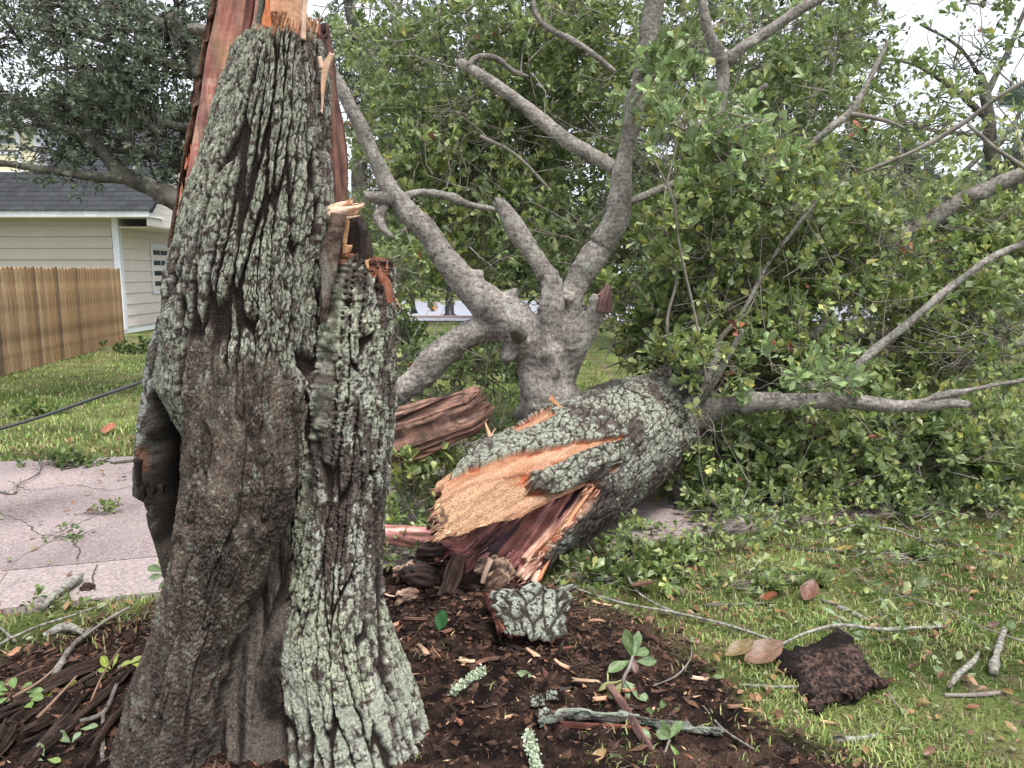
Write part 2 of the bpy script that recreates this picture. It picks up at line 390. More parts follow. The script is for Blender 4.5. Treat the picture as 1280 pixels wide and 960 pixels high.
# ================================================ GROUND, PAVEMENT, STREET
pn0, pn1 = G(0, 767)[:2], G(880, 672)[:2]
pdir = unit(pn1 - pn0); pnor = np.array([-pdir[1], pdir[0]])
f0, f1 = G(0, 580)[:2], G(170, 573)[:2]; fdir = unit(f1 - f0)
def pave_off(x, y):                 # distance beyond the near edge (+ = on the pavement side)
    return (x - pn0[0]) * pnor[0] + (y - pn0[1]) * pnor[1]
def far_off(x, y):
    fn = np.array([-fdir[1], fdir[0]]); return (x - f0[0]) * fn[0] + (y - f0[1]) * fn[1]
def on_pave(x, y): return (pave_off(x, y) > 0) & (far_off(x, y) < 0)
MUL = np.array([G(*p)[:2] for p in [(-60, 1250), (-120, 842), (60, 800), (130, 772), (200, 748), (470, 700), (600, 690), (700, 738), (790, 775), (880, 812), (940, 850), (985, 905), (1075, 945), (1160, 985), (1250, 1250)]])
def poly_sd(x, y, P):
    d = np.full(x.shape, 1e9); ins = np.zeros(x.shape, bool); n = len(P)
    for i in range(n):
        a, b = P[i], P[(i + 1) % n]; e = b - a; wx = x - a[0]; wy = y - a[1]
        t = np.clip((wx * e[0] + wy * e[1]) / (e @ e), 0, 1); d = np.minimum(d, np.hypot(wx - t * e[0], wy - t * e[1]))
        c = ((a[1] <= y) & (b[1] > y)) | ((b[1] <= y) & (a[1] > y)); xx = a[0] + (y - a[1]) / (e[1] if e[1] else 1e-9) * e[0]
        ins ^= c & (x < xx)
    return np.where(ins, -d, d)
def mulch(x, y):
    return sstep(.10, -.14, poly_sd(x, y, MUL) + .34 * (fbm(x * 3.2, y * 3.2, 0, 31, 4) - .5))
def hgt(x, y):
    mu = mulch(x, y); pv = np.maximum(pave_off(x, y), 0) * (far_off(x, y) < .3)
    lump = (fbm(x * 6, y * 6, 0, 3, 5) - .5) * .07 + (fbm(x * 22, y * 22, 0, 5, 3) - .5) * .045 + (fbm(x * 70, y * 70, 0, 6, 2) - .5) * .016
    mound = .06 * np.exp(-(((x + .0) / .55) ** 2 + ((y - 3.55) / .42) ** 2)) + .12 * np.exp(-(((x + 1.25) / .5) ** 2 + ((y - 2.75) / .4) ** 2))
    h = mu * (lump + mound + .01) + (1 - mu) * (fbm(x * 2, y * 2, 0, 8, 3) - .5) * .03
    near = sstep(.0, -.05, pave_off(x, y) + .05 * (fbm(x * 7, y * 7, 0, 77, 3) - .5)); far = sstep(0, .4, far_off(x, y))
    return h * np.maximum(near, far) - .03 * (1 - np.maximum(near, far)) * (np.abs(x) < 60) + .018 * near * sstep(-.3, -.05, pave_off(x, y))
# grid with cells that grow with distance
xs = np.concatenate([-np.geomspace(400, 5, 50)[:-1], np.linspace(-5, -2.6, 90)[:-1], np.linspace(-2.6, 2.8, 640)[:-1], np.linspace(2.8, 6, 110)[:-1], np.geomspace(6, 400, 50)])
ys = np.concatenate([[-60, -30, -12, -5, -2, -.5], np.linspace(.4, 1.5, 30)[:-1], np.linspace(1.5, 5.2, 520)[:-1], np.linspace(5.2, 9, 100)[:-1], np.geomspace(9, 600, 60)])
X, Y_ = np.meshgrid(xs, ys, indexing='xy')
Z = hgt(X, Y_); mu = mulch(X, Y_)
nx, ny = len(xs), len(ys); ii, jj = np.meshgrid(np.arange(nx - 1), np.arange(ny - 1), indexing='xy')
Q = np.stack([jj * nx + ii, jj * nx + ii + 1, (jj + 1) * nx + ii + 1, (jj + 1) * nx + ii], -1).reshape(-1, 4)
nl = fbm(X * 1.3, Y_ * 1.3, 0, 12, 4); nf = fbm(X * 18, Y_ * 18, 0, 14, 4)
lawn = mixc((.075, .115, .028), (.17, .20, .065), sstep(.35, .65, nl)); lawn = mixc(lawn, (.20, .15, .10), sstep(.5, .72, nf) * .7)
soil = mixc((.014, .009, .008), (.060, .036, .027), sstep(.35, .7, nf)); soil = mixc(soil, (.13, .085, .06), sstep(.58, .75, fbm(X * 5, Y_ * 5, 0, 44, 4)) * .7 * (X > .2))
col = mixc(lawn, soil, mu)
tag(obj('ground', np.stack([X, Y_, Z], -1).reshape(-1, 3), Q, M['ground'], None, col.reshape(-1, 3)), 'lawn and bare dark soil in front of the driveway', kind='structure')

# driveway of exposed aggregate and a smoother near band, joint between them
def strip_mesh(o0, o1, za, zb, x0, x1, far=False):
    # from offset o0 to o1 beyond the near edge along the pavement direction
    n = 60; t = np.linspace(x0, x1, n)
    a = pn0[None] + pdir * t[:, None] + pnor * o0
    if far:
        tt = (t - x0) / (x1 - x0); b0 = f0 + fdir * (x0 + .3); b1 = f0 + fdir * (x1 + .6); b = b0[None] + (b1 - b0) * tt[:, None]
    else: b = pn0[None] + pdir * t[:, None] + pnor * o1
    mb = MB(); k = 10 if far else 3
    G_ = np.stack([a + (b - a) * u for u in np.linspace(0, 1, k)], 1)
    top = np.concatenate([G_, np.full((*G_.shape[:2], 1), zb)], -1); V = top.reshape(-1, 3)
    i, j = np.meshgrid(np.arange(n - 1), np.arange(k - 1), indexing='ij')
    Qt = np.stack([i * k + j, (i + 1) * k + j, (i + 1) * k + j + 1, i * k + j + 1], -1).reshape(-1, 4); mb.add(V, Qt)
    for e in (a, b):
        Vs = np.vstack([np.c_[e, np.full(n, zb)], np.c_[e, np.full(n, za)]]); i = np.arange(n - 1); mb.add(Vs, np.stack([i, i + 1, i + 1 + n, i + n], 1))
    return mb
M['aggregate'] = material('exposed aggregate concrete', macro=1.1, cols=[(.13, .10, .098), (.26, .21, .205), (.46, .39, .38)], scale=70, detail=9, bump=.5, bscale=110, bdist=.004, rough=.8, spots=((.20, .17, .165), 2.2, .45, .75))
M['concrete'] = material('smoother concrete', cols=[(.15, .12, .115), (.29, .24, .23), (.42, .355, .345)], scale=60, detail=12, bump=.25, bscale=140, bdist=.003, rough=.8)
o = strip_mesh(.56, 0, -.1, .022, -8, 20, True).build('driveway', M['aggregate']); tag(o, 'pinkish exposed aggregate concrete driveway', kind='structure')
o = strip_mesh(0, .535, -.1, .026, -8, 20).build('pavement', M['concrete']); tag(o, 'smoother pale concrete band along the near edge of the driveway', kind='structure')

# dirt filled cracks in the old concrete
M['crack'] = material('dirt in cracks', cols=[(.03, .026, .02), (.09, .08, .05)], scale=40, bump=.3)
mbk = MB()
for pts in ([(0, 640), (30, 652), (62, 668), (95, 655), (128, 640), (160, 628)], [(95, 700), (100, 690), (94, 672), (110, 664)], [(10, 600), (50, 612), (90, 606), (140, 612), (190, 600)], [(118, 738), (116, 722), (121, 706)], [(760, 650), (800, 655), (860, 650)]):
    q = np.array([G(*p, .027)[:3] for p in pts]); q, _t = resample(q, 60); r0 = np.random.default_rng(int(pts[0][1])); q[:, :2] += (r0.normal(size=(60, 2)) * .004); nrm_ = np.c_[-np.gradient(q[:, 1]), np.gradient(q[:, 0]), np.zeros(60)]; nrm_ = unit(nrm_) * (.002 + .005 * r0.uniform(size=(60, 1)) ** 2)
    q[:, 2] = np.where(pave_off(q[:, 0], q[:, 1]) < .545, .0275, .0235); i = np.arange(59) * 2; mbk.add(np.stack([q - nrm_, q + nrm_], 1).reshape(-1, 3), np.stack([i, i + 1, i + 3, i + 2], 1))
tag(mbk.build('pavement_crack', M['crack']), 'dirt filled cracks across the driveway concrete', kind='structure')
# far street, pale and wet
M['street'] = material('wet pale street', col=(.33, .34, .40), scale=3, var=.1, bump=.1, rough=.35, spec=.5)
tag(obj('street', [(-60, 27.5, .03), (6, 25.5, .03), (60, 30, .03), (60, 44, .03), (-60, 44, .03)], [(0, 1, 3), (0, 3, 4), (1, 2, 3)], M['street'], smooth=False), 'pale wet street far behind the lawn', kind='structure')
_mb = MB(); _mb.box((-60, 27.2, -.05), (6, 27.4, .12)); 
tag(_mb.build('kerb', M['concrete']), 'low kerb along the far street', kind='structure')

# ------------------------------------------------ grass
def blades(P, hmin, hmax, wid, cols, seed):
    r = np.random.default_rng(seed); N = len(P); a = r.uniform(0, 2 * PI, N); lean = r.uniform(.15, 1.1, N); h = r.uniform(hmin, hmax, N)
    dx = np.stack([np.cos(a), np.sin(a), 0 * a], 1); sx = np.stack([-np.sin(a), np.cos(a), 0 * a], 1) * wid * r.uniform(.6, 1.3, N)[:, None]
    up = np.array([0, 0, 1.])
    m_ = P + dx * (h * lean * .35)[:, None] + up * (h * .6)[:, None]; t_ = P + dx * (h * lean)[:, None] + up * (h * (1 - .35 * lean))[:, None]
    V = np.stack([P - sx, P + sx, m_ + sx * .9, m_ - sx * .9, t_], 1).reshape(-1, 3); b = (np.arange(N) * 5)[:, None]
    Qb = (b + np.array([[0, 1, 2, 3]])); Tb = (b + np.array([[3, 2, 4]]))
    c = np.array(cols)[r.integers(0, len(cols), N)] * r.uniform(.7, 1.3, (N, 1)); return V, Qb, Tb, np.repeat(c, 5, 0)
def scatter(n, x0, x1, y0, y1, seed, p=1.0):
    r = np.random.default_rng(seed); y = y0 + (y1 - y0) * r.uniform(0, 1, n) ** p; x = r.uniform(x0, x1, n); return x, y
green = [(.23, .33, .09), (.30, .38, .12), (.18, .27, .075), (.38, .42, .17), (.27, .34, .13)]
straw = [(.42, .34, .20), (.33, .24, .14), (.25, .17, .10)]
mbg = MB()
x, y = scatter(200000, -1.2, 5.2, 1.9, 7.5, 1, 1.35)
keep = (~on_pave(x, y)) & (np.abs(x) < y * .78 + .3)
dens = (1 - mulch(x, y)) * (.22 + 1.5 * sstep(.30, .68, fbm(x * 3.5, y * 3.5, 0, 21, 4))) * .72 + .012
dens = dens * np.where(x < .9, .35, 1); dens = dens + .10 * (mulch(x, y) > .2) * sstep(.5, .62, fbm(x * 5, y * 5, 0, 23, 3)) * (x > .25)
keep &= rng.uniform(0, 1, len(x)) < dens
x, y = x[keep], y[keep]
V, Qb, Tb, c = blades(np.stack([x, y, hgt(x, y) - .004], 1), .016, .048, .0026, green * 4 + straw + [(.33, .36, .14), (.38, .38, .17)], 3); mbg.add(V, Qb, Tb, c)
# left strip in front of the pavement
x, y = scatter(9000, -3.6, -1.0, 2.4, 3.9, 5)
keep = (pave_off(x, y) < -.02) & (rng.uniform(0, 1, len(x)) < sstep(-.75, -.1, pave_off(x, y)) * fbm(x * 4, y * 4, 0, 9, 3) * 1.5)
x, y = x[keep], y[keep]; V, Qb, Tb, c = blades(np.stack([x, y, hgt(x, y) - .004], 1), .02, .055, .0032, green * 2 + straw, 6); mbg.add(V, Qb, Tb, c)
# dry needles and straw lying on the soil
x, y = scatter(34000, -2.6, 3.0, 2.0, 4.6, 8)
keep = rng.uniform(0, 1, len(x)) < (.15 + .8 * sstep(.5, .65, fbm(x * 3, y * 3, 0, 41, 3))) * np.where(x > .2, 1, .25) * np.where(mulch(x, y) > .02, 1, .5) * np.where((mulch(x, y) > .02) & (mulch(x, y) < .97), 1.6, .42); x, y = x[keep], y[keep]
r = np.random.default_rng(4); a = r.uniform(0, 2 * PI, len(x)); Lh = r.uniform(.02, .07, len(x))
P0 = np.stack([x, y, hgt(x, y) + .006], 1); P1 = P0 + np.stack([np.cos(a) * Lh, np.sin(a) * Lh, r.uniform(-.004, .015, len(x))], 1)
V, Qs = tubes(P0, P1, .0011, .0007, .12, 3, 3, 1); mbg.add(V, Qs, None, np.repeat(np.array([(.40, .33, .25), (.27, .18, .12), (.2, .12, .08)])[r.integers(0, 3, len(x))], 12, 0))
# far left lawn
x, y = scatter(60000, -13, 1.5, 6.5, 20, 11, 1.5); keep = (far_off(x, y) > .05) & (x > -y * .75) ; x, y = x[keep], y[keep]
V, Qb, Tb, c = blades(np.stack([x, y, hgt(x, y) - .004], 1), .035, .075, .0065, green * 3 + straw, 13); mbg.add(V, Qb, Tb, c)
tag(mbg.build('grass', M['blade'], None, True), 'short patchy lawn grass with dry straw', 'grass', kind='stuff')

# ------------------------------------------------ dark crumbs of rotten wood and soil
def chunks(P, size, cols, seed, flat=.5, elong=1.5):
    r = np.random.default_rng(seed); N = len(P)
    base = np.array([[1, 0, 0], [-1, 0, 0], [0, 1, 0], [0, -1, 0], [0, 0, 1], [0, 0, -1.]]) 
    V = np.repeat(base[None], N, 0) * r.uniform(.55, 1.3, (N, 6, 1)) + r.normal(size=(N, 6, 3)) * .18
    V = V * np.stack([r.uniform(1, elong * 1.6, N), r.uniform(.6, 1.1, N), r.uniform(flat * .6, flat * 1.5, N)], 1)[:, None]
    a = r.uniform(0, 2 * PI, N); b = r.normal(size=N) * .4; ca, sa, cb, sb = np.cos(a), np.sin(a), np.cos(b), np.sin(b)
    x_, y_, z_ = V[..., 0], V[..., 1], V[..., 2]; x_, z_ = x_ * cb[:, None] - z_ * sb[:, None], x_ * sb[:, None] + z_ * cb[:, None]
    V = np.stack([x_ * ca[:, None] - y_ * sa[:, None], x_ * sa[:, None] + y_ * ca[:, None], z_], -1) * size[:, None, None] + P[:, None]
    T = np.array([[0, 2, 4], [2, 1, 4], [1, 3, 4], [3, 0, 4], [2, 0, 5], [1, 2, 5], [3, 1, 5], [0, 3, 5]])
    T = (T[None] + (np.arange(N) * 6)[:, None, None]).reshape(-1, 3); c = np.array(cols)[r.integers(0, len(cols), N)] * r.uniform(.6, 1.4, (N, 1))
    return V.reshape(-1, 3), T, np.repeat(c, 6, 0)
mbm = MB()
x, y = scatter(52000, -3.0, 1.9, 1.9, 4.7, 15)
keep = (mulch(x, y) > .4) & (pave_off(x, y) < -.03) & (rng.uniform(0, 1, len(x)) < .35 + .9 * np.exp(-(((x - .05) / .8) ** 2 + ((y - 3.4) / .6) ** 2)) + .5 * (x < -.9)); x, y = x[keep], y[keep]
sz = .003 + .017 * rng.uniform(0, 1, len(x)) ** 4
V, T, c = chunks(np.stack([x, y, hgt(x, y) + sz * .2], 1), sz, [(.03, .018, .014), (.045, .027, .02), (.08, .045, .03), (.02, .014, .012), (.11, .06, .04), (.06, .035, .028)], 16)
mbm.add(V, None, T, c)
x, y = scatter(1300, -2.4, 1.6, 2.0, 4.3, 17); keep = mulch(x, y) > .4; x, y = x[keep], y[keep]
V, T, c = chunks(np.stack([x, y, hgt(x, y) + .006], 1), .003 + .009 * rng.uniform(0, 1, len(x)) ** 3, [(.32, .19, .12), (.22, .11, .07), (.42, .28, .18), (.18, .08, .05), (.12, .07, .05)], 18, .25, 2.2); mbm.add(V, None, T, c)
tag(mbm.build('rotten_wood_mulch', M['crumb'], None, False), 'dark crumbled rotten wood and soil round the stump', 'mulch', kind='stuff')

# small dead leaves and green leaf litter nobody could count
mbl = MB()
x, y = scatter(10500, -5.5, 5.0, 2.0, 7.5, 19); keep = (mulch(x, y) < .95) & (np.abs(x) < .8 * y) & ((~on_pave(x, y)) | (rng.uniform(0, 1, len(x)) < .12)); x, y = x[keep], y[keep]; r = np.random.default_rng(2)
a = r.uniform(0, 2 * PI, len(x)); D = np.stack([np.cos(a), np.sin(a), r.normal(size=len(x)) * .25], 1); nn = unit(np.array([0, 0, 1.]) + r.normal(size=(len(x), 3)) * .35)
V, T = leaf_geo(np.stack([x, y, np.maximum(hgt(x, y), .022 * on_pave(x, y)) + .022], 1), D, nn, r.uniform(.015, .06, len(x)), BROAD, 1.0, r.normal(size=len(x)) * .2)
cc = np.array([(.26, .13, .065), (.17, .085, .05), (.34, .20, .11), (.18, .25, .10), (.26, .31, .17), (.30, .20, .08), (.11, .06, .04)])[r.integers(0, 7, len(x))]; mbl.add(V, None, T, np.repeat(cc, 7, 0))
tag(mbl.build('leaf_litter', M['leaf'], None, False), 'scattered small dead and green leaves on lawn and soil', 'leaf litter', kind='stuff')
# ================================================ THE BROKEN STUMP
def lobe(keys, Yk):
    """keys: (py, cx px, half width px); Yk: (py, Y) -> arrays by height z: x, y, r"""
    out = []
    for py, cx, hw in keys:
        Y = np.interp(py, [k[0] for k in Yk], [k[1] for k in Yk]); p = W(cx, py, Y); out.append((p[2], p[0], Y, hw * mpp(py, Y)))
    out.sort(); return np.array(out)
LA = lobe([(22, 358, 38), (60, 350, 52), (100, 346, 63), (150, 340, 70), (200, 333, 78), (250, 326, 88), (300, 318, 93), (350, 311, 97), (400, 309, 98), (440, 306, 98), (480, 305, 98), (540, 318, 80), (600, 320, 76), (700, 320, 78), (800, 315, 84), (900, 320, 105), (960, 330, 120), (1060, 340, 140)],
          [(0, 2.62), (500, 2.64), (700, 2.70), (800, 2.74), (1060, 2.74)])
LB = lobe([(300, 306, 30), (380, 300, 52), (430, 300, 66), (500, 304, 69), (600, 302, 69), (650, 294, 67), (700, 277, 61), (750, 262, 59), (800, 243, 58), (850, 230, 60), (900, 218, 63), (960, 203, 68), (1060, 185, 84)],
          [(300, 2.72), (380, 2.60), (450, 2.51), (600, 2.43), (800, 2.41), (1060, 2.37)])
LC = lobe([(250, 446, 36), (300, 446, 42), (340, 446, 46), (400, 441, 52), (500, 437, 56), (600, 430, 55), (650, 424, 54), (700, 420, 55), (750, 416, 62), (800, 418, 74), (850, 430, 82), (900, 442, 88), (960, 452, 98), (1060, 466, 128)],
          [(250, 2.68), (600, 2.64), (800, 2.58), (1060, 2.46)])
LE = lobe([(620, 354, 10), (700, 346, 28), (800, 328, 48), (900, 322, 60), (1060, 322, 84)], [(620, 2.60), (800, 2.53), (1060, 2.44)])
ztopA = W(357, 35, 2.6)[2]; ztopC = W(446, 338, 2.66)[2]

def smin(a, b, k):
    h = np.clip(.5 + .5 * (b - a) / k, 0, 1); return b * (1 - h) + a * h - k * h * (1 - h)
def at(Lb, z): return [np.interp(z, Lb[:, 0], Lb[:, i]) for i in (1, 2, 3)]
nz_, nt_ = 700, 780
zz = np.linspace(-.10, ztopA + .03, nz_)
# more columns on the side that faces the photograph (-Y)
u = np.linspace(0, 1, nt_, endpoint=False); th = -PI / 2 + (u - .5) * 2 * PI * (1 - .42 * np.cos((u - .5) * 2 * PI) * 0) 
th = -PI / 2 + 2 * PI * (u - .5) - .62 * np.sin(2 * PI * (u - .5)) 
axx = np.interp(zz, [0, .6, 1.2, ztopA], [W(335, 880, 2.6)[0], W(345, 640, 2.6)[0], W(318, 400, 2.6)[0], W(355, 60, 2.62)[0]]); axy = np.full(nz_, 2.66)
ZZ, TH = np.meshgrid(zz, th, indexing='ij'); CX = np.cos(TH); SY = np.sin(TH)
zcutC = ztopC + .10 * (vnoise(TH * 9, 0 * TH, 0, 3) - .5) + .05 * (vnoise(TH * 30, 0 * TH, 0, 4) - .5)
def body_sd(x, y, z):
    ax_, ay_, ar = at(LA, z); bx, by, br = at(LB, z); cx, cy, cr = at(LC, z); ex, ey, er = at(LE, z)
    a = np.hypot(x - ax_, (y - ay_)) - ar; b = np.hypot(x - bx, y - by) - br - np.where(z > LB[-1, 0], 0, 0); b = b + np.maximum(z - LB[-1, 0], 0)
    c = np.hypot(x - cx, y - cy) - cr; c = c + np.maximum((z - zcutC) * 6, 0)
    e = np.hypot(x - ex, y - ey) - er + np.maximum(z - LE[-1, 0], 0)
    return a, b, c, e
R_ = np.full(ZZ.shape, .85)
for it in range(34):
    x = axx[:, None] + R_ * CX; y = axy[:, None] + R_ * SY
    a, b, c, e = body_sd(x, y, ZZ); s = smin(smin(smin(a, b, .03), c, .045), e, .02); R_ = np.maximum(R_ - s * .85, .02)
x = axx[:, None] + R_ * CX; y = axy[:, None] + R_ * SY
a, b, c, e = body_sd(x, y, ZZ)
wn_ = .10 * (fbm(x * 16, y * 16, ZZ * 5, 44, 4) - .5) * 2 + .03 * (fbm(x * 60, y * 60, ZZ * 40, 45, 2) - .5)
wB = sstep(-.02, .03, a - b + wn_) * sstep(-.02, .03, c - b)      # 1 on the brown left leg
wC = sstep(-.015, .015, a - c) * sstep(-.015, .015, b - c)
wE = sstep(-.01, .02, np.minimum(np.minimum(a, b), c) - e)
# normals from the grid
P = np.stack([x, y, ZZ], -1)
def gnorm(P):
    du = np.roll(P, -1, 1) - np.roll(P, 1, 1); dv = np.gradient(P, axis=0); return unit(np.cross(du, dv))
Nn = gnorm(P)
# --- bark relief
arc = np.cumsum(np.linalg.norm(P - np.roll(P, 1, 1), axis=-1), 1); arc -= arc[:, nt_ // 2][:, None]
# smooth arc vertically so that fissures run along the trunk
def lang(Lb, k):
    q = at(Lb, ZZ); return np.arctan2(x - q[0], -(y - q[1])) * k
uA_, uB_, uC_ = lang(LA, .30), lang(LB, .19), lang(LC, .18)
uu = np.where(wC > .5, uC_ + 3.1, uA_); uBB = uB_
def fissured(u_, v_, seed, cw=.046, ch=.48):
    wx = .036 * (fbm(u_ * 7, v_ * 4, 0, seed, 3) - .5) + .012 * (fbm(u_ * 60, v_ * 40, 0, seed + 1, 3) - .5)
    wy = .08 * (fbm(u_ * 8, v_ * 8, 0, seed + 2, 3) - .5)
    f1, f2, id1 = worley((u_ + wx) / cw, (v_ + wy) / ch, seed + 3); e1 = f2 - f1
    g1, g2, id2 = worley((u_ + wx * 1.2) / (cw * .42), (v_ + wy) / (ch * .13), seed + 4); e2 = g2 - g1
    h1, h2, id3 = worley((u_ + wx) / .0085, (v_ + wx) / .012, seed + 6)
    return e1, e2, id1, id2, h2 - h1, id3
e1, e2, id1, id2, e3, id3 = fissured(uu, ZZ, 50)
wid_ = .055 + .26 * vnoise(uu * 6, ZZ * 2.0, 0, 61) ** 2.5
plate = sstep(wid_ * .35, wid_ * 1.5, e1); pl2 = sstep(.02, .17, e2); pl3 = sstep(0, .3, e3)
fine = fbm(x * 110, y * 110, ZZ * 110, 70, 3)
tilt = (vnoise(uu * 30, ZZ * 12, 0, 64) - .5)
ter = fbm(uu * 34, ZZ * 17, 0, 193, 4) * 9; ter = (np.floor(ter) + sstep(.0, .25, ter - np.floor(ter))) / 9
hA = .023 * (plate - 1) + .0045 * (pl2 - .6) * plate + .0022 * (id2 - .5) * plate + .022 * (ter - .5) * plate + .0026 * pl3 + .005 * (fine - .5) + .003 * tilt
b1, b2, bid = worley((uBB + .010 * fbm(x * 40, ZZ * 40, 0, 81, 3)) / .0105, (ZZ + .012 * fbm(x * 30, ZZ * 30, 0, 82, 3)) / .019, 83)
be = sstep(0, .35, b2 - b1)
wr = np.sin(ZZ * 95 + 5 * fbm(x * 7, ZZ * 5, 0, 85, 3) * 3) * sstep(.62, .78, ZZ) * sstep(1.12, .95, ZZ)
low = fbm(x * 12, y * 12, ZZ * 7, 87, 4) - .5 + .5 * (fbm(uBB * 30 + ZZ * 4, ZZ * 5, 0, 84, 4) - .5)
hB = .016 * (fbm(uBB * 26 + .6 * fbm(x * 6, y * 6, ZZ * 6, 71, 3), ZZ * 2.6, 0, 72, 4) - .5) - .010 * sstep(.035, .0, np.abs(fbm(uBB * 9, ZZ * 2.2, 0, 73, 4) - .5)) + .0045 * (be - .6) * (.3 + 1.4 * vnoise(x * 14, y * 14, ZZ * 9, 89)) + .010 * (fbm(TH * 9, ZZ * 14, 0, 86, 4) - .5) + .0045 * (fine - .5) + .028 * low + .0016 * wr + .003 * (bid - .5)
hB = hB - .012 * sstep(.60, .72, fbm(uu * 16, ZZ * 3.2, 0, 88, 3))
groove = .018 * (fbm(uu * 20, ZZ * 2.2, 0, 90, 4) - .55)
hE = groove * 1.9 + .030 * (fbm(x * 38, y * 38, ZZ * 10, 210, 4) - .5) + .014 * (fbm(x * 95, y * 95, ZZ * 60, 211, 3) - .5) - .006
h = hA * (1 - wB) + hB * wB; h = h * (1 - wE) + hE * wE
sp_ = np.linalg.norm(np.roll(P, -1, 1) - P, axis=-1); damp = sstep(.0125, .005, sp_); damp = .5 * damp + .25 * np.roll(damp, 3, 1) + .25 * np.roll(damp, -3, 1)
P2 = P + Nn * (h * damp - .010 * (1 - damp))[..., None]
# --- colour of the bark itself
liA = fbm(x * 5, y * 5, ZZ * 3.0, 95, 4); liF = fbm(x * 38, y * 38, ZZ * 30, 96, 4)
right = sstep(-.95, -.2, (x - axx[:, None]) / np.maximum(R_, .01) * 1.0) 
px_, py_, _ = project(P)
amount = .515 + .03 * wC + .05 * sstep(1.1, .1, ZZ) * wC - .10 * wC * sstep(.52, .62, fbm(uu * 18, ZZ * 3, 0, 190, 3))
flk = sstep(.36, .42, fbm(uu * 75, ZZ * 55, 0, 194, 3)); lich = flk * sstep(.0, .06, amount - (.62 * liA + .42 * liF - .095)) * sstep(.35, .9, plate) * (.10 + .90 * pl2)
lich = lich * sstep(-.012, .03, e - np.minimum(a, c) + .03 * (fine - .5)) * (1 - .93 * wB * (1 - .35 * sstep(.56, .66, liF))) * (1 - .75 * wE)
lum = fbm(x * 60, y * 60, ZZ * 60, 98, 3)
lcol = mixc((.24, .265, .19), (.39, .415, .31), sstep(.3, .7, lum)); lcol = mixc(lcol, mixc((.27, .275, .245), (.43, .43, .39), lum), np.clip(sstep(.42, .58, liA) * .6 + .35 * (1 - wC), 0, 1)); lcol = lcol * (1.18 + .22 * wC)[..., None]
bcol = mixc((.075, .058, .050), (.18, .15, .13), sstep(.3, .75, liF)); bcol = mixc(bcol, (.12, .08, .068), .4 * sstep(.5, .62, fbm(uu * 25, ZZ * 4, 0, 99, 3)))
fcol = mixc((.022, .017, .016), (.05, .035, .03), lum)
ca_ = mixc(fcol, bcol, sstep(.1, .8, plate) * (.2 + .8 * pl2)); ca_ = mixc(ca_, lcol, lich)
brow = mixc((.078, .058, .048), (.215, .168, .135), sstep(.25, .75, .5 * lum + .5 * low + .25)); brow = mixc(brow, (.20, .155, .115), .6 * sstep(.52, .66, fbm(x * 9, ZZ * 3.5, y * 9, 101, 3)) * sstep(.95, .5, ZZ))
speck = sstep(.63, .70, liF) * .5 + sstep(.83, .92, id3) * pl3 * .7
brow = mixc(brow, (.30, .32, .27), np.clip(speck, 0, 1)); brow = mixc(brow, (.035, .027, .023), sstep(.35, .05, be) * .35); brow = mixc(brow, (.045, .034, .03), sstep(.54, .62, fbm(TH * 13, ZZ * 7, 0, 188, 4)) * .6)
dark = mixc((.014, .011, .010), (.16, .135, .115), sstep(.38, .66, fbm(uu * 45, ZZ * 4, 0, 103, 4)))
brow = mixc(brow, (.030, .022, .019), sstep(.03, .0, np.abs(fbm(uBB * 9, ZZ * 2.2, 0, 73, 4) - .5)) * .7)
colr = ca_ * (1 - wB[..., None]) + brow * wB[..., None]; colr = mixc(colr, dark, wE * .85)
# moss-pale crust at the foot on the right
crust = sstep(.50, .62, fbm(x * 16, y * 16, ZZ * 12, 105, 4) + .24 * sstep(.42, .05, ZZ) * wC)
colr = mixc(colr, (.44, .47, .38), crust * wC * (1 - wE) * sstep(-.004, .03, e - np.minimum(a, c)) * sstep(.6, .1, ZZ) * sstep(.2, .7, plate) * sstep(.40, .50, fbm(uu * 40, ZZ * 24, 0, 106, 4)))
dm_ = sstep(.013, .007, sp_)[..., None]
for it in range(5):
    av = (np.roll(P2, 1, 1) + np.roll(P2, -1, 1)) * .2 + (np.vstack([P2[:1], P2[:-1]]) + np.vstack([P2[1:], P2[-1:]])) * .3; P2 = P2 * dm_ + av * (1 - dm_)
    ac = (np.roll(colr, 1, 1) + np.roll(colr, -1, 1)) * .2 + (np.vstack([colr[:1], colr[:-1]]) + np.vstack([colr[1:], colr[-1:]])) * .3; colr = colr * dm_ + ac * (1 - dm_)
d2_ = sstep(.024, .013, sp_)[..., None]
for it in range(14):
    av = (np.roll(P2, 1, 1) + np.roll(P2, -1, 1)) * .2 + (np.vstack([P2[:1], P2[:-1]]) + np.vstack([P2[1:], P2[-1:]])) * .3; P2 = P2 * d2_ + av * (1 - d2_)
    ac = (np.roll(colr, 1, 1) + np.roll(colr, -1, 1)) * .2 + (np.vstack([colr[:1], colr[:-1]]) + np.vstack([colr[1:], colr[-1:]])) * .3; colr = colr * d2_ + ac * (1 - d2_)
rg3 = fbm(P2[..., 0] * 34, P2[..., 1] * 34, P2[..., 2] * 13, 201, 4); rg4 = fbm(P2[..., 0] * 80, P2[..., 1] * 80, P2[..., 2] * 50, 202, 3); kk_ = 1 - dm_[..., 0]
P2 = P2 + Nn * (kk_ * (.030 * (rg3 - .5) + .012 * (rg4 - .5)))[..., None]; colr = colr * (1 - kk_[..., None] * (1 - (.35 + 1.3 * sstep(.35, .6, rg3) * sstep(.3, .6, rg4))[..., None]))
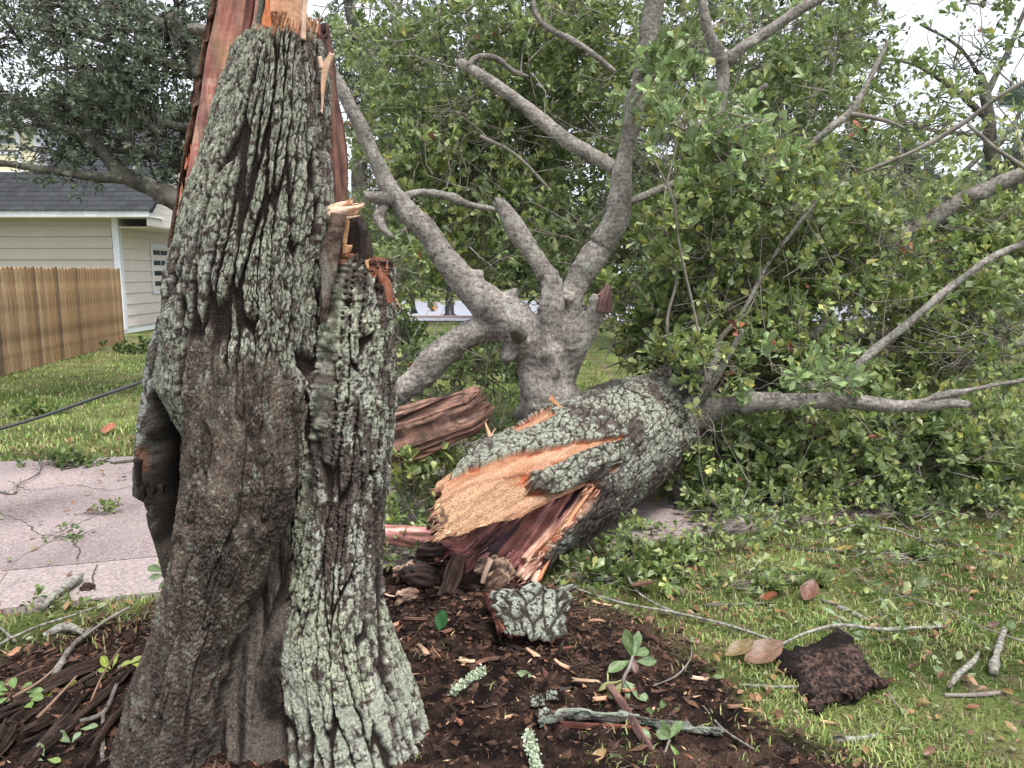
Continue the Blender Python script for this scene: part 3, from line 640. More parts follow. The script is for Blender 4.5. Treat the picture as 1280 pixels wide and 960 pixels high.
# --- top of each lobe: torn, orange inner wood
topA = ztopA - .03 * vnoise(TH * 14, 0 * TH, 0, 6) - .03 * vnoise(TH * 40, 0 * TH, 0, 7)
k = sstep(topA - .004, topA + .004, ZZ); P2 = P2 - np.stack([CX, SY, 0 * CX], -1) * (k * .025)[..., None]; colr = mixc(colr, (.50, .24, .14), k)
sh = (wC > .5) & (ZZ > zcutC - .012); colr = np.where(sh[..., None], mixc((.34, .15, .09), (.05, .035, .03), sstep(.4, .6, liF)), colr)
ii_, jj_ = np.meshgrid(np.arange(nz_ - 1), np.arange(nt_), indexing='ij')
Q = np.stack([ii_ * nt_ + jj_, ii_ * nt_ + (jj_ + 1) % nt_, (ii_ + 1) * nt_ + (jj_ + 1) % nt_, (ii_ + 1) * nt_ + jj_], -1).reshape(-1, 4)
V = np.vstack([P2.reshape(-1, 3), [axx[-1], 2.66, zz[-1] - .01]]); j = np.arange(nt_)
T = np.stack([(nz_ - 1) * nt_ + j, (nz_ - 1) * nt_ + (j + 1) % nt_, np.full(nt_, len(V) - 1)], 1)
stump = tag(empty('broken_tree_stump', (axx[0], 2.66, 0)), 'tall splintered oak stump with pale green lichen on its fissured bark', 'tree stump')
obj('trunk', V, [Q, T], M['bark'], stump, np.vstack([colr.reshape(-1, 3), [.4, .22, .13]]))

# --- left flap with the black rotten hollow, and the stem under it
LD = [(395, 236, 34), (440, 230, 41), (480, 226, 42), (540, 222, 46), (590, 222, 50), (612, 222, 49), (622, 226, 40), (650, 228, 38), (700, 236, 32), (740, 244, 32), (800, 250, 40), (880, 252, 60)]
ld = lobe(LD, [(380, 2.86), (560, 2.86), (900, 2.88)])
nzd, ntd = 420, 260; zd = np.linspace(ld[0, 0], ld[-1, 0], nzd); dx_, dy_, dr = at(ld, zd)
u = np.linspace(0, 1, ntd, endpoint=False); thd = -PI / 2 + 2 * PI * (u - .5) - .5 * np.sin(2 * PI * (u - .5)); Zd, Td = np.meshgrid(zd, thd, indexing='ij')
Rd = dr[:, None] * (1 + .10 * (fbm(np.cos(Td) * 2 + 5, np.sin(Td) * 2, Zd * 5, 110, 4) - .5))
za_, zb_ = W(225, 700, 2.75)[2], W(225, 478, 2.75)[2]
ang = (Td + PI / 2 + PI) % (2 * PI) - PI                      # 0 facing the photograph, + to the right
prof = np.interp(Zd, [za_, za_ + .12, (za_ + zb_) / 2, zb_ - .12, zb_], [0, .75, 1, .75, 0])
lft = -.62 + .25 * (vnoise(Zd * 14, 0 * Zd, 0, 112) - .5) - .45 * sstep(za_ + .1, za_ - .05, Zd)
cav = sstep(-.05, .12, ang - lft) * sstep(2.0, 1.6, ang) * np.clip(prof * 1.6, 0, 1)
e1, e2, i1_, i2_, e3, i3_ = fissured(Td * .1, Zd, 120, .035, .12)
pl = sstep(.03, .3, e1); finD = fbm(np.cos(Td) * dr[:, None] * 120, np.sin(Td) * 14, Zd * 100, 121, 3)
hD = .012 * (pl - 1) + .004 * sstep(.03, .2, e2) + .004 * (finD - .5)
hC = .012 * (fbm(Td * 8, Zd * 9, 0, 125, 4) - .5) - cav * (dr[:, None] * (1.15 + .25 * np.sin(Td)))
Rf = Rd + hD * (1 - cav) + hC * cav; Rf = np.maximum(Rf, -.03)
Pd = np.stack([dx_[:, None] + Rf * np.cos(Td), dy_[:, None] + Rf * np.sin(Td), Zd], -1)
cb = mixc((.07, .056, .05), (.19, .17, .15), sstep(.3, .7, finD)); cb = mixc(cb, (.36, .38, .35), sstep(.46, .58, fbm(Td * 5, Zd * 28, 0, 127, 4)) * pl * sstep(W(0, 610, 2.8)[2], W(0, 570, 2.8)[2], Zd))
cb = mixc(cb, (.11, .085, .07), sstep(W(0, 590, 2.8)[2], W(0, 650, 2.8)[2], Zd) * .8)
cc_ = mixc((.012, .010, .009), (.05, .033, .026), sstep(.45, .75, fbm(Td * 9, Zd * 5, 0, 129, 4)))
rim = sstep(.02, .3, cav) * sstep(.95, .5, cav); cc_ = mixc(cc_, (.05, .038, .03), rim * .5)
zf = W(0, 570, 2.8)[2]; pc0 = W(184, 566, 2.8); patch = np.exp(-(((Zd - zf) / .055) ** 4 + ((Pd[..., 0] - pc0[0]) / .022) ** 4)) * (Pd[..., 1] < 2.84); 
cd = mixc(mixc(cb, cc_, cav), (.20, .11, .07), np.clip(patch * 1.2, 0, 1))
ii_, jj_ = np.meshgrid(np.arange(nzd - 1), np.arange(ntd), indexing='ij')
Q = np.stack([ii_ * ntd + jj_, ii_ * ntd + (jj_ + 1) % ntd, (ii_ + 1) * ntd + (jj_ + 1) % ntd, (ii_ + 1) * ntd + jj_], -1).reshape(-1, 4)
o = obj('hollow_side_stem', Pd.reshape(-1, 3), Q, M['bark'], stump, cd.reshape(-1, 3)); o['label'] = 'grey bark flap round a black rotten hollow'
# ragged lip of the hollow
def shard(name, a, b, w0, w1, th_, pal, parent, seed, Y=None, n=26, wdir=None, jag=.02, m='wood', amp=.003, nphi=20, f=70):
    a = np.asarray(a, float); b = np.asarray(b, float); P = np.linspace(a, b, n); d = unit(b - a)
    r = np.random.default_rng(seed); P = P + np.sin(np.linspace(0, PI, n))[:, None] * r.normal(size=3) * np.linalg.norm(b - a) * .04
    wd = np.asarray(wdir if wdir is not None else np.cross(d, [0, 1, 0.01])); wid = np.linspace(w0, w1, n) / 2
    V, Q, T, sp = loft(P, wd, wid, th_ / 2, nphi, .7, fibre(amp, f, 2, seed), jag, jag, seed=seed); return obj(name, V, [Q, T], M[m], parent, woodcol(V, d, wd, pal, seed))
ROT = [(.012, .010, .010), (.035, .025, .022), (.075, .05, .04), (.028, .02, .018)]
RED = [(.10, .035, .035), (.30, .115, .095), (.44, .20, .15), (.26, .09, .075), (.48, .29, .21)]
TAN = [(.55, .27, .16), (.70, .42, .27), (.74, .47, .31), (.62, .34, .21)]
PALE = [(.62, .36, .24), (.76, .52, .38), (.80, .58, .44)]
BRN = [(.05, .026, .02), (.17, .08, .055), (.30, .15, .10), (.12, .06, .045), (.40, .22, .15)]
for i, (xa, ya, xb, yb, w0) in enumerate([(178, 606, 180, 622, 16), (190, 603, 193, 616, 14), (202, 606, 204, 614, 13), (172, 575, 175, 606, 12)]):
    shard('rotten_lip', W(xa, ya, 2.74), W(xb, yb, 2.735), w0 * .0028, .01, .03, ROT, stump, 300 + i, jag=.01, m='bark')

# --- red heartwood slab up the left side, layered and cross-cracked
def redcol(V, ax, wd):
    c = woodcol(V, ax, wd, RED, 5, f=30, g=1.2); z = V[:, 2]; x = V[:, 0]
    cross = fbm(x * 4, z * 75, V[:, 1] * 4, 61, 3); c = mixc(c, (.56, .40, .32), sstep(.5, .62, cross) * .35 * sstep(.35, .65, fbm(x * 16, z * 5, 0, 64, 3))); c = mixc(c, (.62, .44, .33), sstep(.52, .6, fbm(x * 5, z * 9, 0, 65, 3)) * .8 * (z < 2.0) * (z > 1.78)); c = mixc(c, (.20, .10, .09), sstep(.5, .62, fbm(x * 60, z * 2.5, 0, 66, 4)) * .7)
    c = mixc(c, (.56, .36, .19), sstep(.52, .7, fbm(x * 9, z * 2.2, 0, 62, 3)) * sstep(2.0, 2.35, z) * .9)
    return mixc(c, (.40, .10, .06), sstep(1.95, 1.65, z) * .7)
o = plank('heartwood_slab', [(276, -30, 344, -30), (270, 20, 332, 20), (257, 80, 318, 80), (249, 130, 306, 130), (240, 180, 294, 180), (231, 230, 276, 230), (225, 270, 256, 270), (219, 305, 240, 305), (213, 345, 222, 350)], 2.60, [.13, .13, .12, .10, .04], RED, stump,
          amp=.009, f=34, n=280, nphi=150, power=.55, seed=5, colf=redcol, faceY=.04)
o['label'] = 'long red and orange heartwood slab up the left side'
# crinkled dark rim on the slab's outer edge
plank('torn_bark_edge', [(272, -30, 277, -30), (264, 20, 270, 20), (252, 80, 258, 80), (246, 130, 249, 130), (235, 180, 240, 180), (227, 230, 231, 230), (221, 270, 225, 270), (215, 310, 218, 310)], 2.625, .07, [(.05, .035, .03), (.12, .07, .05), (.2, .12, .09)], stump, m='bark', amp=.010, f=60, n=160, nphi=36, seed=9, g=14)
plank('dark_splinter', [(312, -30, 322, -30), (304, 30, 314, 30), (296, 80, 303, 85), (286, 128, 290, 132)], 2.545, .03, [(.05, .02, .018), (.16, .06, .05), (.26, .13, .1)], stump, n=60, nphi=24, seed=10, amp=.004)
plank('dark_splinter', [(322, -30, 331, -30), (317, 20, 325, 20), (309, 62, 313, 66)], 2.55, .025, [(.10, .04, .03), (.28, .14, .1), (.4, .24, .18)], stump, n=40, nphi=20, seed=11, amp=.003)
# thin bark sliver rising beside the pale wood
plank('bark_sliver', [(329, -30, 338, -30), (325, 0, 335, 0), (316, 40, 332, 44), (306, 90, 328, 96)], 2.54, .03, [(.03, .024, .022), (.20, .21, .18), (.36, .38, .32), (.10, .08, .07)], stump, m='bark', amp=.011, f=80, n=60, nphi=30, seed=12)
# pale fresh wood on top
o = plank('fresh_wood_top', [(334, 52, 378, 52), (332, 28, 380, 34), (330, 5, 382, 10), (330, -30, 386, -30)], 2.60, .11, TAN, stump, amp=.0015, f=16, n=40, nphi=40, seed=13, g=.8, cf=9)
plank('orange_inner_bark', [(327, 40, 341, 44), (328, 22, 339, 24), (330, 0, 336, 0), (331, -20, 334, -20)], 2.535, .03, [(.55, .17, .07), (.62, .26, .12)], stump, amp=.004, n=40, nphi=20, seed=14)
plank('pale_splinter', [(374, 50, 382, 50), (376, 15, 383, 15), (380, -30, 386, -30)], 2.53, .02, PALE, stump, n=30, nphi=16, seed=15)
# right hand side: rotten dark slab, pale splinter, stub, torn rim
o = plank('rotten_slab', [(374, 34, 408, 34), (378, 70, 414, 70), (392, 120, 419, 120), (400, 160, 428, 160), (402, 200, 433, 200), (405, 250, 433, 250), (408, 300, 432, 300), (410, 330, 430, 330)], 2.70, .10, [(.035, .02, .018), (.10, .05, .04), (.24, .12, .09), (.08, .04, .034)], stump, amp=.011, f=45, jag0=.035, n=160, nphi=80, seed=16)
o['label'] = 'dark reddish rotten slab behind the right side'
plank('pale_splinter', [(412, 66, 419, 67), (404, 80, 412, 84), (401, 98, 408, 101), (401, 118, 405, 119), (402, 142, 403, 142)], 2.54, .022, PALE, stump, amp=.002, n=50, nphi=22, seed=17, jag0=.01)
plank('pale_splinter', [(398, 70, 402, 72), (400, 84, 406, 88)], 2.54, .015, PALE, stump, amp=.002, n=14, nphi=14, seed=18)
P_ = [(416, 264, 2.56, 5), (432, 263, 2.55, 10), (452, 259, 2.55, 9)]
for i, (ya, yb, dy, w0) in enumerate([(266, 257, 0, 6), (270, 263, .01, 5), (261, 252, .015, 5), (270, 270, -.01, 3), (264, 260, -.012, 5), (258, 254, .02, 3), (268, 266, .0, 4), (262, 249, .0, 2)]):
    shard('broken_stub_splinter', W(413, ya + 3, 2.57 + dy), W(454 - (i * 7) % 17, yb, 2.55 + dy), w0 * .0075, w0 * .0018, .016, PALE, stump, 40 + i, wdir=(0, 0.1, 1), jag=.015, amp=.0025)
def bare(V, ax, wd):
    z = V[:, 2]; n_ = fbm(V[:, 0] * 20, V[:, 1] * 20, z * 70, 66, 4); c = mixc((.08, .055, .045), (.23, .16, .13), sstep(.3, .7, n_)); return mixc(c, (.42, .38, .33), sstep(.6, .7, fbm(V[:, 0] * 25, z * 12, 0, 67, 3)) * .6)
plank('healed_wound_ridge', [(412, 266, 432, 268), (411, 290, 428, 290), (402, 315, 424, 315), (403, 345, 419, 345), (402, 375, 411, 375), (403, 402, 406, 402)], 2.52, [.07, .08, .07, .05, .02], BRN, stump, m='bark', amp=.014, f=30, n=120, nphi=60, power=.95, seed=19, colf=bare, g=6)
plank('dark_broken_core', [(432, 272, 448, 276), (430, 292, 458, 290), (428, 315, 462, 312), (426, 345, 462, 345)], 2.66, .12, ROT, stump, m='bark', amp=.012, f=60, jag0=.03, n=60, nphi=60, seed=20)
for i, (xl, yl, xr, yr, x2, y2) in enumerate([(426, 275, 437, 275, 428, 305), (427, 305, 440, 308, 430, 322), (455, 325, 462, 327, 458, 336)]):
    plank('orange_chip_of_wood', [(xl, yl, xr, yr), (x2 - 3, y2, x2 + 5, y2)], 2.58, .03, [(.50, .26, .13), (.62, .38, .20)], stump, n=16, nphi=16, seed=21 + i, jag0=.008, jag1=.01)
plank('torn_red_edge', [(468, 334, 473, 338), (474, 347, 484, 352), (480, 362, 490, 367), (485, 378, 491, 380)], 2.61, .03, [(.14, .05, .035), (.36, .14, .08), (.24, .09, .055)], stump, amp=.012, f=90, n=70, nphi=40, seed=25, jag0=.02)
for i, (xa, ya, xb, yb) in enumerate([(488, 366, 501, 386), (486, 374, 497, 388), (484, 360, 494, 372)]):
    shard('edge_splinter', W(xa, ya, 2.66), W(xb, yb, 2.65), .012, .003, .008, [(.18, .09, .06), (.4, .24, .15)], stump, 50 + i, jag=.004, amp=.001, nphi=10, n=12)
# fringe of fine splinters on every torn rim
def splinters(n_, place, dirn, lo, hi, pals, parent, seed):
    r = np.random.default_rng(seed)
    for i in range(n_):
        p = place(r); d = unit(np.asarray(dirn, float) + r.normal(size=3) * .22); L_ = r.uniform(lo, hi); w_ = r.uniform(.0025, .007); pal = pals[r.integers(0, len(pals))]
        P = np.linspace(p - d * L_ * .4, p + d * L_, 6); V, Q, T, sp = loft(P, np.cross(d, [0, 1, .1]), np.linspace(w_, w_ * .15, 6), np.linspace(w_ * .6, w_ * .1, 6), 6, .8); obj('splinter', V, [Q, T], M['wood'], parent, np.tile(np.array(pal) * r.uniform(.7, 1.15), (len(V), 1)))
SPC = [(.60, .33, .20), (.70, .45, .30), (.45, .20, .12), (.30, .13, .09)]
splinters(34, lambda r: W(r.uniform(328, 400), r.uniform(28, 44), r.uniform(2.53, 2.60)), (0, 0, 1), .02, .06, SPC, stump, 31)
splinters(26, lambda r: W(r.uniform(376, 410), r.uniform(30, 52), r.uniform(2.66, 2.72)), (0, 0, 1), .02, .06, [(.08, .04, .03), (.16, .08, .06), (.05, .03, .025)], stump, 32)
splinters(30, lambda r: W(r.uniform(428, 488), r.uniform(326, 350), r.uniform(2.56, 2.66)), (0, 0, 1), .012, .04, [(.30, .12, .07), (.07, .04, .03), (.42, .2, .12)], stump, 33)
splinters(22, lambda r: W(r.uniform(222, 250), r.uniform(200, 330), 2.57), (.1, 0, 1), .02, .06, [(.42, .14, .09), (.55, .3, .2), (.2, .08, .06)], stump, 34)
# small broken limb stub on the far left edge
V, Q, T, R = tube_data(limb_path([(262, 40, 2.72, 7), (245, 37, 2.72, 7), (237, 37, 2.72, 6)]), .006, 16, .1, 3, .008); obj('broken_twig_stub', V, [Q, T], M['limb'], stump)

# bark flakes lifting off the trunk
for i, (px, py, s_, an) in enumerate([(434, 810, 7, -.9)]):
    Yf = 2.645 - np.interp(py, [300, 400, 500, 700, 860], [.26, .275, .25, .2, .24]); Yf = Yf - .005
    # put the flake on the nearest trunk vertex towards the viewer
    d2 = (px_ - px) ** 2 + (py_ - py) ** 2 + 4e4 * (SY > 0); kf = np.unravel_index(np.argmin(d2), d2.shape); c0 = P2[kf] + Nn[kf] * .006
    r = np.random.default_rng(400 + i); k_ = 9; a = np.linspace(0, 2 * PI, k_, endpoint=False); rad = s_ * .5 * .0028 * r.uniform(.7, 1.25, k_)
    nf_ = unit(Nn[kf] + np.array([.1, 0, .25])); tx = unit(np.cross([0, 0, 1.], nf_)); tz = np.cross(nf_, tx); ring = c0 + (np.cos(a + an) * rad)[:, None] * tx + (np.sin(a + an) * rad * 1.15)[:, None] * tz
    Vf = np.vstack([ring, ring + nf_ * .004, [c0 + nf_ * .005]]); jf = np.arange(k_)
    obj('bark_flake', Vf, [np.stack([jf, (jf + 1) % k_, (jf + 1) % k_ + k_, jf + k_], 1), np.stack([jf + k_, (jf + 1) % k_ + k_, np.full(k_, 2 * k_)], 1)], M['bark'], stump,
        np.vstack([np.tile([.05, .035, .03], (k_, 1)), np.tile([.28, .30, .23], (k_ + 1, 1))]), False)
# ================================================ THE FALLEN TREE
fallen = tag(empty('fallen_oak_tree', (.3, 4.6, 0)), 'fallen oak with torn orange and red trunk end and leafy crown on the ground', 'fallen tree')
Sx = W(620, 650, 4.05); Ex = W(838, 516, 5.6); LT = np.linalg.norm(Ex - Sx); dT = (Ex - Sx) / LT; KS = LT / 256.0
tocam = unit(np.array([0, 0, CAMZ]) - (Sx + Ex) / 2); nT = unit(tocam - (tocam @ dT) * dT); sT = np.cross(dT, nT)
if sT[0] > 0: sT = -sT           # sT points to the upper left of the picture
RW = .365; TH_B = .035
def tpt(s, ph, r):               # s in metres from the torn end, ph = 0 facing the viewer, + towards the upper left
    s, ph, r = np.broadcast_arrays(s, ph, r)
    return Sx + dT * s[..., None] + (nT * np.cos(ph)[..., None] + sT * np.sin(ph)[..., None]) * r[..., None]
D2 = math.pi / 180
def send(ph):                    # where the wood ends, in picture pixels along the trunk
    d = ph / D2
    b = np.interp(d, [-180, -120, -90, -70, -53, -42, -35, -30, -17, -12, -7, 1, 9, 20, 32, 42, 55, 75, 90, 120, 180], [60, 40, 20, -18, -8, 8, 32, 50, 54, 17, -24, -57, -80, -83, -76, -56, -40, 0, 30, 40, 60])
    return b + 12 * (vnoise(d / 7, 0 * d, 0, 141) - .5) + 10 * (vnoise(d / 2.2, 0 * d, 0, 142) - .5)
nph, nS = 760, 460
ph = np.linspace(-PI, PI, nph, endpoint=False); se = send(ph) * KS; smax = LT + .55
v = np.linspace(0, 1, nS)[:, None] ** 1.12; S_ = se[None] + (smax - se[None]) * v; PHg = np.broadcast_to(ph, S_.shape)
spx = S_ / KS; dg = PHg / D2
nzb = (fbm(spx / 16, dg / 9, 0, 143, 4) - .5)
tear_c = np.interp(spx, [-52, -26, 4, 38, 68, 102, 150], [40, 38, 29, 20, 14, 6, -2]) + nzb * 8; tear_w = np.interp(spx, [-52, -26, 4, 38, 68, 102, 130], [4, 6, 11, 7.5, 4, 1.8, -1])
m_tear = (np.abs(dg - tear_c) - tear_w) / 2.2
lowb = np.interp(dg, [-180, -90, -70, -53, -42, -35, -30, -17, -12, -8, 3, 15, 20, 28, 60, 180], [60, 22, -10, 0, 16, 42, 60, 64, 50, 12, -6, -3, 0, 10, 20, 60]) + nzb * 18
upb = np.interp(dg, [30, 42, 47, 55, 75, 90, 106, 180], [-50, -54, -48, -30, 6, 26, 30, 60]) + nzb * 14
above = dg > tear_c
m_bark = np.where(above, (spx - upb) / 6, (spx - lowb) / 6)
t2 = ((dg - 74) / 20) ** 2 + ((spx - 62 - nzb * 36) / 30) ** 2; m_bark = np.minimum(m_bark, (t2 - 1) * 3)
t3 = ((dg + 16) / 3) ** 2 + ((spx - 84) / 7) ** 2; m_bark = np.minimum(m_bark, (t3 - 1) * 3)
m_bark = np.minimum(m_bark, m_tear)
m_bark = m_bark + (fbm(spx / 5, dg / 3.2, 0, 144, 3) - .5) * 1.6; bk = sstep(-.1, .35, m_bark)
# relief
uu = PHg * .37; e1, e2, a1, a2, e3, a3 = fissured(-uu * 1.0 + .25 * S_, S_ * 1.0, 150, .05, .13)
pl = sstep(.015, .11 + .10 * vnoise(uu * 6, S_ * 6, 0, 204), e1); p2 = sstep(.01, .12, e2); p3 = sstep(0, .3, e3)
fin = fbm(uu * 90, S_ * 90, 0, 156, 3)
ter = fbm(uu * 34, S_ * 26, 0, 157, 4) * 8; ter = (np.floor(ter) + sstep(0, .25, ter - np.floor(ter))) / 8
hb = TH_B + .007 * (pl - 1) + .002 * (p2 - .7) * pl + .002 * p3 + .017 * (ter - .5) * pl + .016 * (fbm(uu * 9, S_ * 5, 0, 203, 3) - .5) + .004 * (fin - .5)
hw = .007 * (fbm(uu * 26, S_ * 3, 0, 158, 4) - .5) * 2 + .0025 * (fbm(uu * 130, S_ * 130, 0, 159, 2) - .5)
tw_ = fbm(uu * 18, S_ * 7, 0, 195, 4) * 7; tw_ = (np.floor(tw_) + sstep(.0, .2, tw_ - np.floor(tw_))) / 7; hw = hw + .022 * (tw_ - .5); hw = hw - .013 * sstep(-.5, -3, (dg - tear_c + tear_w)) * (1 - bk) + .012 * (fbm(uu * 9, S_ * 7, 0, 191, 4) - .5); hw = hw + .010 * sstep(30, -40, spx) * (fbm(uu * 45, S_ * 2, 0, 160, 3) - .5)
rad = RW * (1 + .085 * np.cos((dg - 95) * D2) * sstep(210, 60, spx) - .20 * sstep(130, 260, spx)) + .02 * (fbm(uu * 4, S_ * 4, 0, 161, 3) - .5) * 2
rr = rad + hw * (1 - bk) + hb * bk
# a swelling where the big horizontal limb leaves on the right, and under the fork
rr = rr + .03 * np.exp(-(((dg - 88) / 40) ** 2 + ((spx - 190) / 60) ** 2))
Pt = tpt(S_, PHg, rr)
lf = fbm(uu * 40, S_ * 40, 0, 163, 4); lw = fbm(uu * 5, S_ * 4, 0, 164, 3)
lum = fbm(uu * 70, S_ * 70, 0, 165, 3)
li = sstep(0, .10, .60 - (.62 * lw + .42 * lf) + .05 * sstep(-30, 20, dg) - .16 * sstep(-25, -50, dg) - .28 * sstep(.5, .62, fbm(uu * 3, S_ * 3, 0, 166, 3)) * sstep(110, 200, spx)) * pl * (.45 + .55 * p2) * sstep(.38, .43, fbm(uu * 75, S_ * 70, 0, 162, 3))
lcol = mixc((.29, .315, .245), (.47, .50, .41), sstep(.3, .7, lum)); bcol = mixc((.05, .04, .036), (.16, .13, .115), sstep(.3, .72, lf)); fcol = mixc((.02, .015, .014), (.055, .04, .03), lum)
cb = mixc(mixc(fcol, bcol, pl * (.4 + .6 * p2)), lcol, li)
stain = np.exp(-(((dg - 20) / 26) ** 2 + ((spx - 235) / 34) ** 2)) + np.exp(-(((dg - 62) / 12) ** 2 + ((spx - 165) / 26) ** 2))
cb = mixc(cb, (.035, .03, .028), np.clip(stain * 1.1, 0, .85))
# fresh wood: tan pitted patch near the tip, orange in the tear, red at its rims
pit = sstep(.60, .72, vnoise(uu * 190, S_ * 150, 0, 168)); tan = mixc((.52, .31, .18), (.66, .43, .27), fbm(uu * 12, S_ * 9, 0, 169, 3)); tan = mixc(tan, (.30, .15, .08), pit * .7); tan = mixc(tan, (.45, .24, .13), sstep(.48, .68, fbm(uu * 22, S_ * 6, 0, 192, 4)) * .7); edge_ = np.exp(-((dg - tear_c + tear_w + 1.5) / 1.3) ** 2); tan = mixc(tan, (.25, .09, .05), edge_ * .8)
ora = mixc((.47, .23, .13), (.62, .37, .24), sstep(.3, .7, fbm(uu * 30, S_ * 4, 0, 170, 4)))
wc = mixc(tan, ora, np.clip(sstep(4, -1, m_tear) + (dg > tear_c) + sstep(8, -6, dg), 0, 1)); wc = mixc(wc, (.42, .11, .05), sstep(-1.1, -.1, m_bark) * (1 - bk) * sstep(.38, .6, fbm(spx / 9, dg / 6, 0, 145, 3)))
rot = sstep(.52, .60, fbm(uu * 14, S_ * 12, 0, 171, 4)) * sstep(0, -45, spx) * sstep(38, 30, dg) * sstep(12, 20, dg); wc = mixc(wc, (.10, .06, .045), rot * sstep(-55, -75, spx)); wc = wc * (.72 + .56 * fbm(uu * 55, S_ * 9, 0, 172, 4))[..., None]
colt = mixc(wc, cb, bk)
def grid_quads(n, m_, wrap=True):
    i, j = np.meshgrid(np.arange(n - 1), np.arange(m_ if wrap else m_ - 1), indexing='ij'); j1 = (j + 1) % m_ if wrap else j + 1
    return np.stack([i * m_ + j, (i + 1) * m_ + j, (i + 1) * m_ + j1, i * m_ + j1], -1).reshape(-1, 4)
# inner wall + rim in the same mesh
vi = np.linspace(0, 1, 60)[:, None]; Si = se[None] + (se.max() + .5 - se[None]) * vi; Ri = RW - .045 - .02 * vi + .012 * (fbm(np.broadcast_to(ph, Si.shape) * 12, Si * 3, 0, 175, 4) - .5)
Pi = tpt(Si, np.broadcast_to(ph, Si.shape), Ri); ci = mixc((.40, .17, .12), (.13, .055, .045), sstep(.3, .7, fbm(np.broadcast_to(ph, Si.shape) * 14, Si * 2, 0, 176, 4)))
n1 = nS * nph; Q1 = grid_quads(nS, nph); Q2 = grid_quads(60, nph)[:, ::-1] + n1; j = np.arange(nph); j1 = (j + 1) % nph
Qr = np.stack([j, j1, n1 + j1, n1 + j], 1)
obj('trunk', np.vstack([Pt.reshape(-1, 3), Pi.reshape(-1, 3)]), [np.vstack([Q1, Q2, Qr])], M['bark'], fallen, np.vstack([colt.reshape(-1, 3), ci.reshape(-1, 3)]))

# red concave heartwood seen through the torn opening
ncw, ncl = 200, 260
cu = np.linspace(-1, 1, ncw)[None]; cv = np.linspace(0, 1, ncl)[:, None]
A0, A1 = W(556, 690, 3.86), W(660, 735, 3.78)       # ragged near edge
B0, B1 = W(672, 590, 4.27), W(744, 604, 4.24)       # far edge, under the shell
tc = (cu + 1) / 2
near_ = A0 + (A1 - A0) * tc[..., None]; far_ = B0 + (B1 - B0) * tc[..., None]
bow = (1 - cu**2)[..., None]
jagn = (.05 * (vnoise(tc * 14, 0 * tc, 0, 181) - .5) + .05 * (vnoise(tc * 40, 0 * tc, 0, 182) - .5))[..., None] * (1 - cv)[..., None] ** 3 * 3
Pc = near_ * (1 - cv[..., None]) + far_ * cv[..., None] + jagn * (A0 - B0)
fold = (fbm(tc * 16 + cv * 1.2, cv * 1.2, 0, 183, 4) - .5) * .05 + .018 * np.abs(np.sin(tc * 11 + cv * 1.5))
Pc = Pc - nT * (bow * (.03 + .01 * cv[..., None])) + nT * fold[..., None]
st = fbm(tc * 9 + .8 * cv, cv * 1.6, 0, 185, 4); fs = fbm(tc * 60 + 3 * cv, cv * 5, 0, 186, 3)
cc = mixc((.26, .105, .085), (.58, .27, .24), sstep(.42, .60, st)); cc = mixc(cc, (.74, .36, .33), sstep(.50, .62, st) * sstep(.75, .1, cv)); cc = mixc(cc, (.055, .035, .04), sstep(.55, .66, fbm(tc * 13 + cv, cv * 2.4, 0, 187, 4)))
cc = cc * (.75 + .5 * fs)[..., None]
i, j = np.meshgrid(np.arange(ncl - 1), np.arange(ncw - 1), indexing='ij'); Qc = np.stack([i * ncw + j, i * ncw + j + 1, (i + 1) * ncw + j + 1, (i + 1) * ncw + j], -1).reshape(-1, 4)
nb = ncl * ncw; Pb = Pc - nT * .06; rimQ = np.vstack([np.stack([np.arange(ncw - 1) + 1, np.arange(ncw - 1), nb + np.arange(ncw - 1), nb + np.arange(ncw - 1) + 1], 1)])
obj('heartwood', np.vstack([Pc.reshape(-1, 3), Pb.reshape(-1, 3)]), np.vstack([Qc, Qc[:, ::-1] + nb, rimQ]), M['wood'], fallen, np.vstack([cc.reshape(-1, 3), cc.reshape(-1, 3) * .5]))['label'] = 'maroon and pink streaked heartwood inside the torn end'
# pale strips on the right rim of the opening
PINKW = [(.50, .22, .15), (.72, .44, .33), (.80, .56, .44), (.66, .36, .27)]
for i, (x0, y0, x1, y1, w0, w1, Ya, Yb, dpth) in enumerate([(728, 616, 650, 722, 10, 15, 4.22, 3.78, .05), (736, 622, 664, 728, 9, 12, 4.25, 3.80, .06), (716, 626, 656, 700, 9, 10, 4.22, 3.86, .04), (724, 612, 742, 600, 9, 5, 4.25, 4.35, .03), (742, 606, 672, 724, 5, 7, 4.23, 3.82, .07), (700, 652, 652, 716, 6, 9, 4.10, 3.84, .03), (733, 596, 741, 625, 5, 7, 4.24, 4.2, .03)]):
    shard('pale_splintered_strip', W(x0, y0, Ya), W(x1, y1, Yb), w0 * .0043, w1 * .0043, dpth, PINKW if i != 4 else [(.5, .2, .1), (.66, .34, .2)], fallen, 500 + i, n=60, jag=.03, amp=.006, nphi=36, f=50)
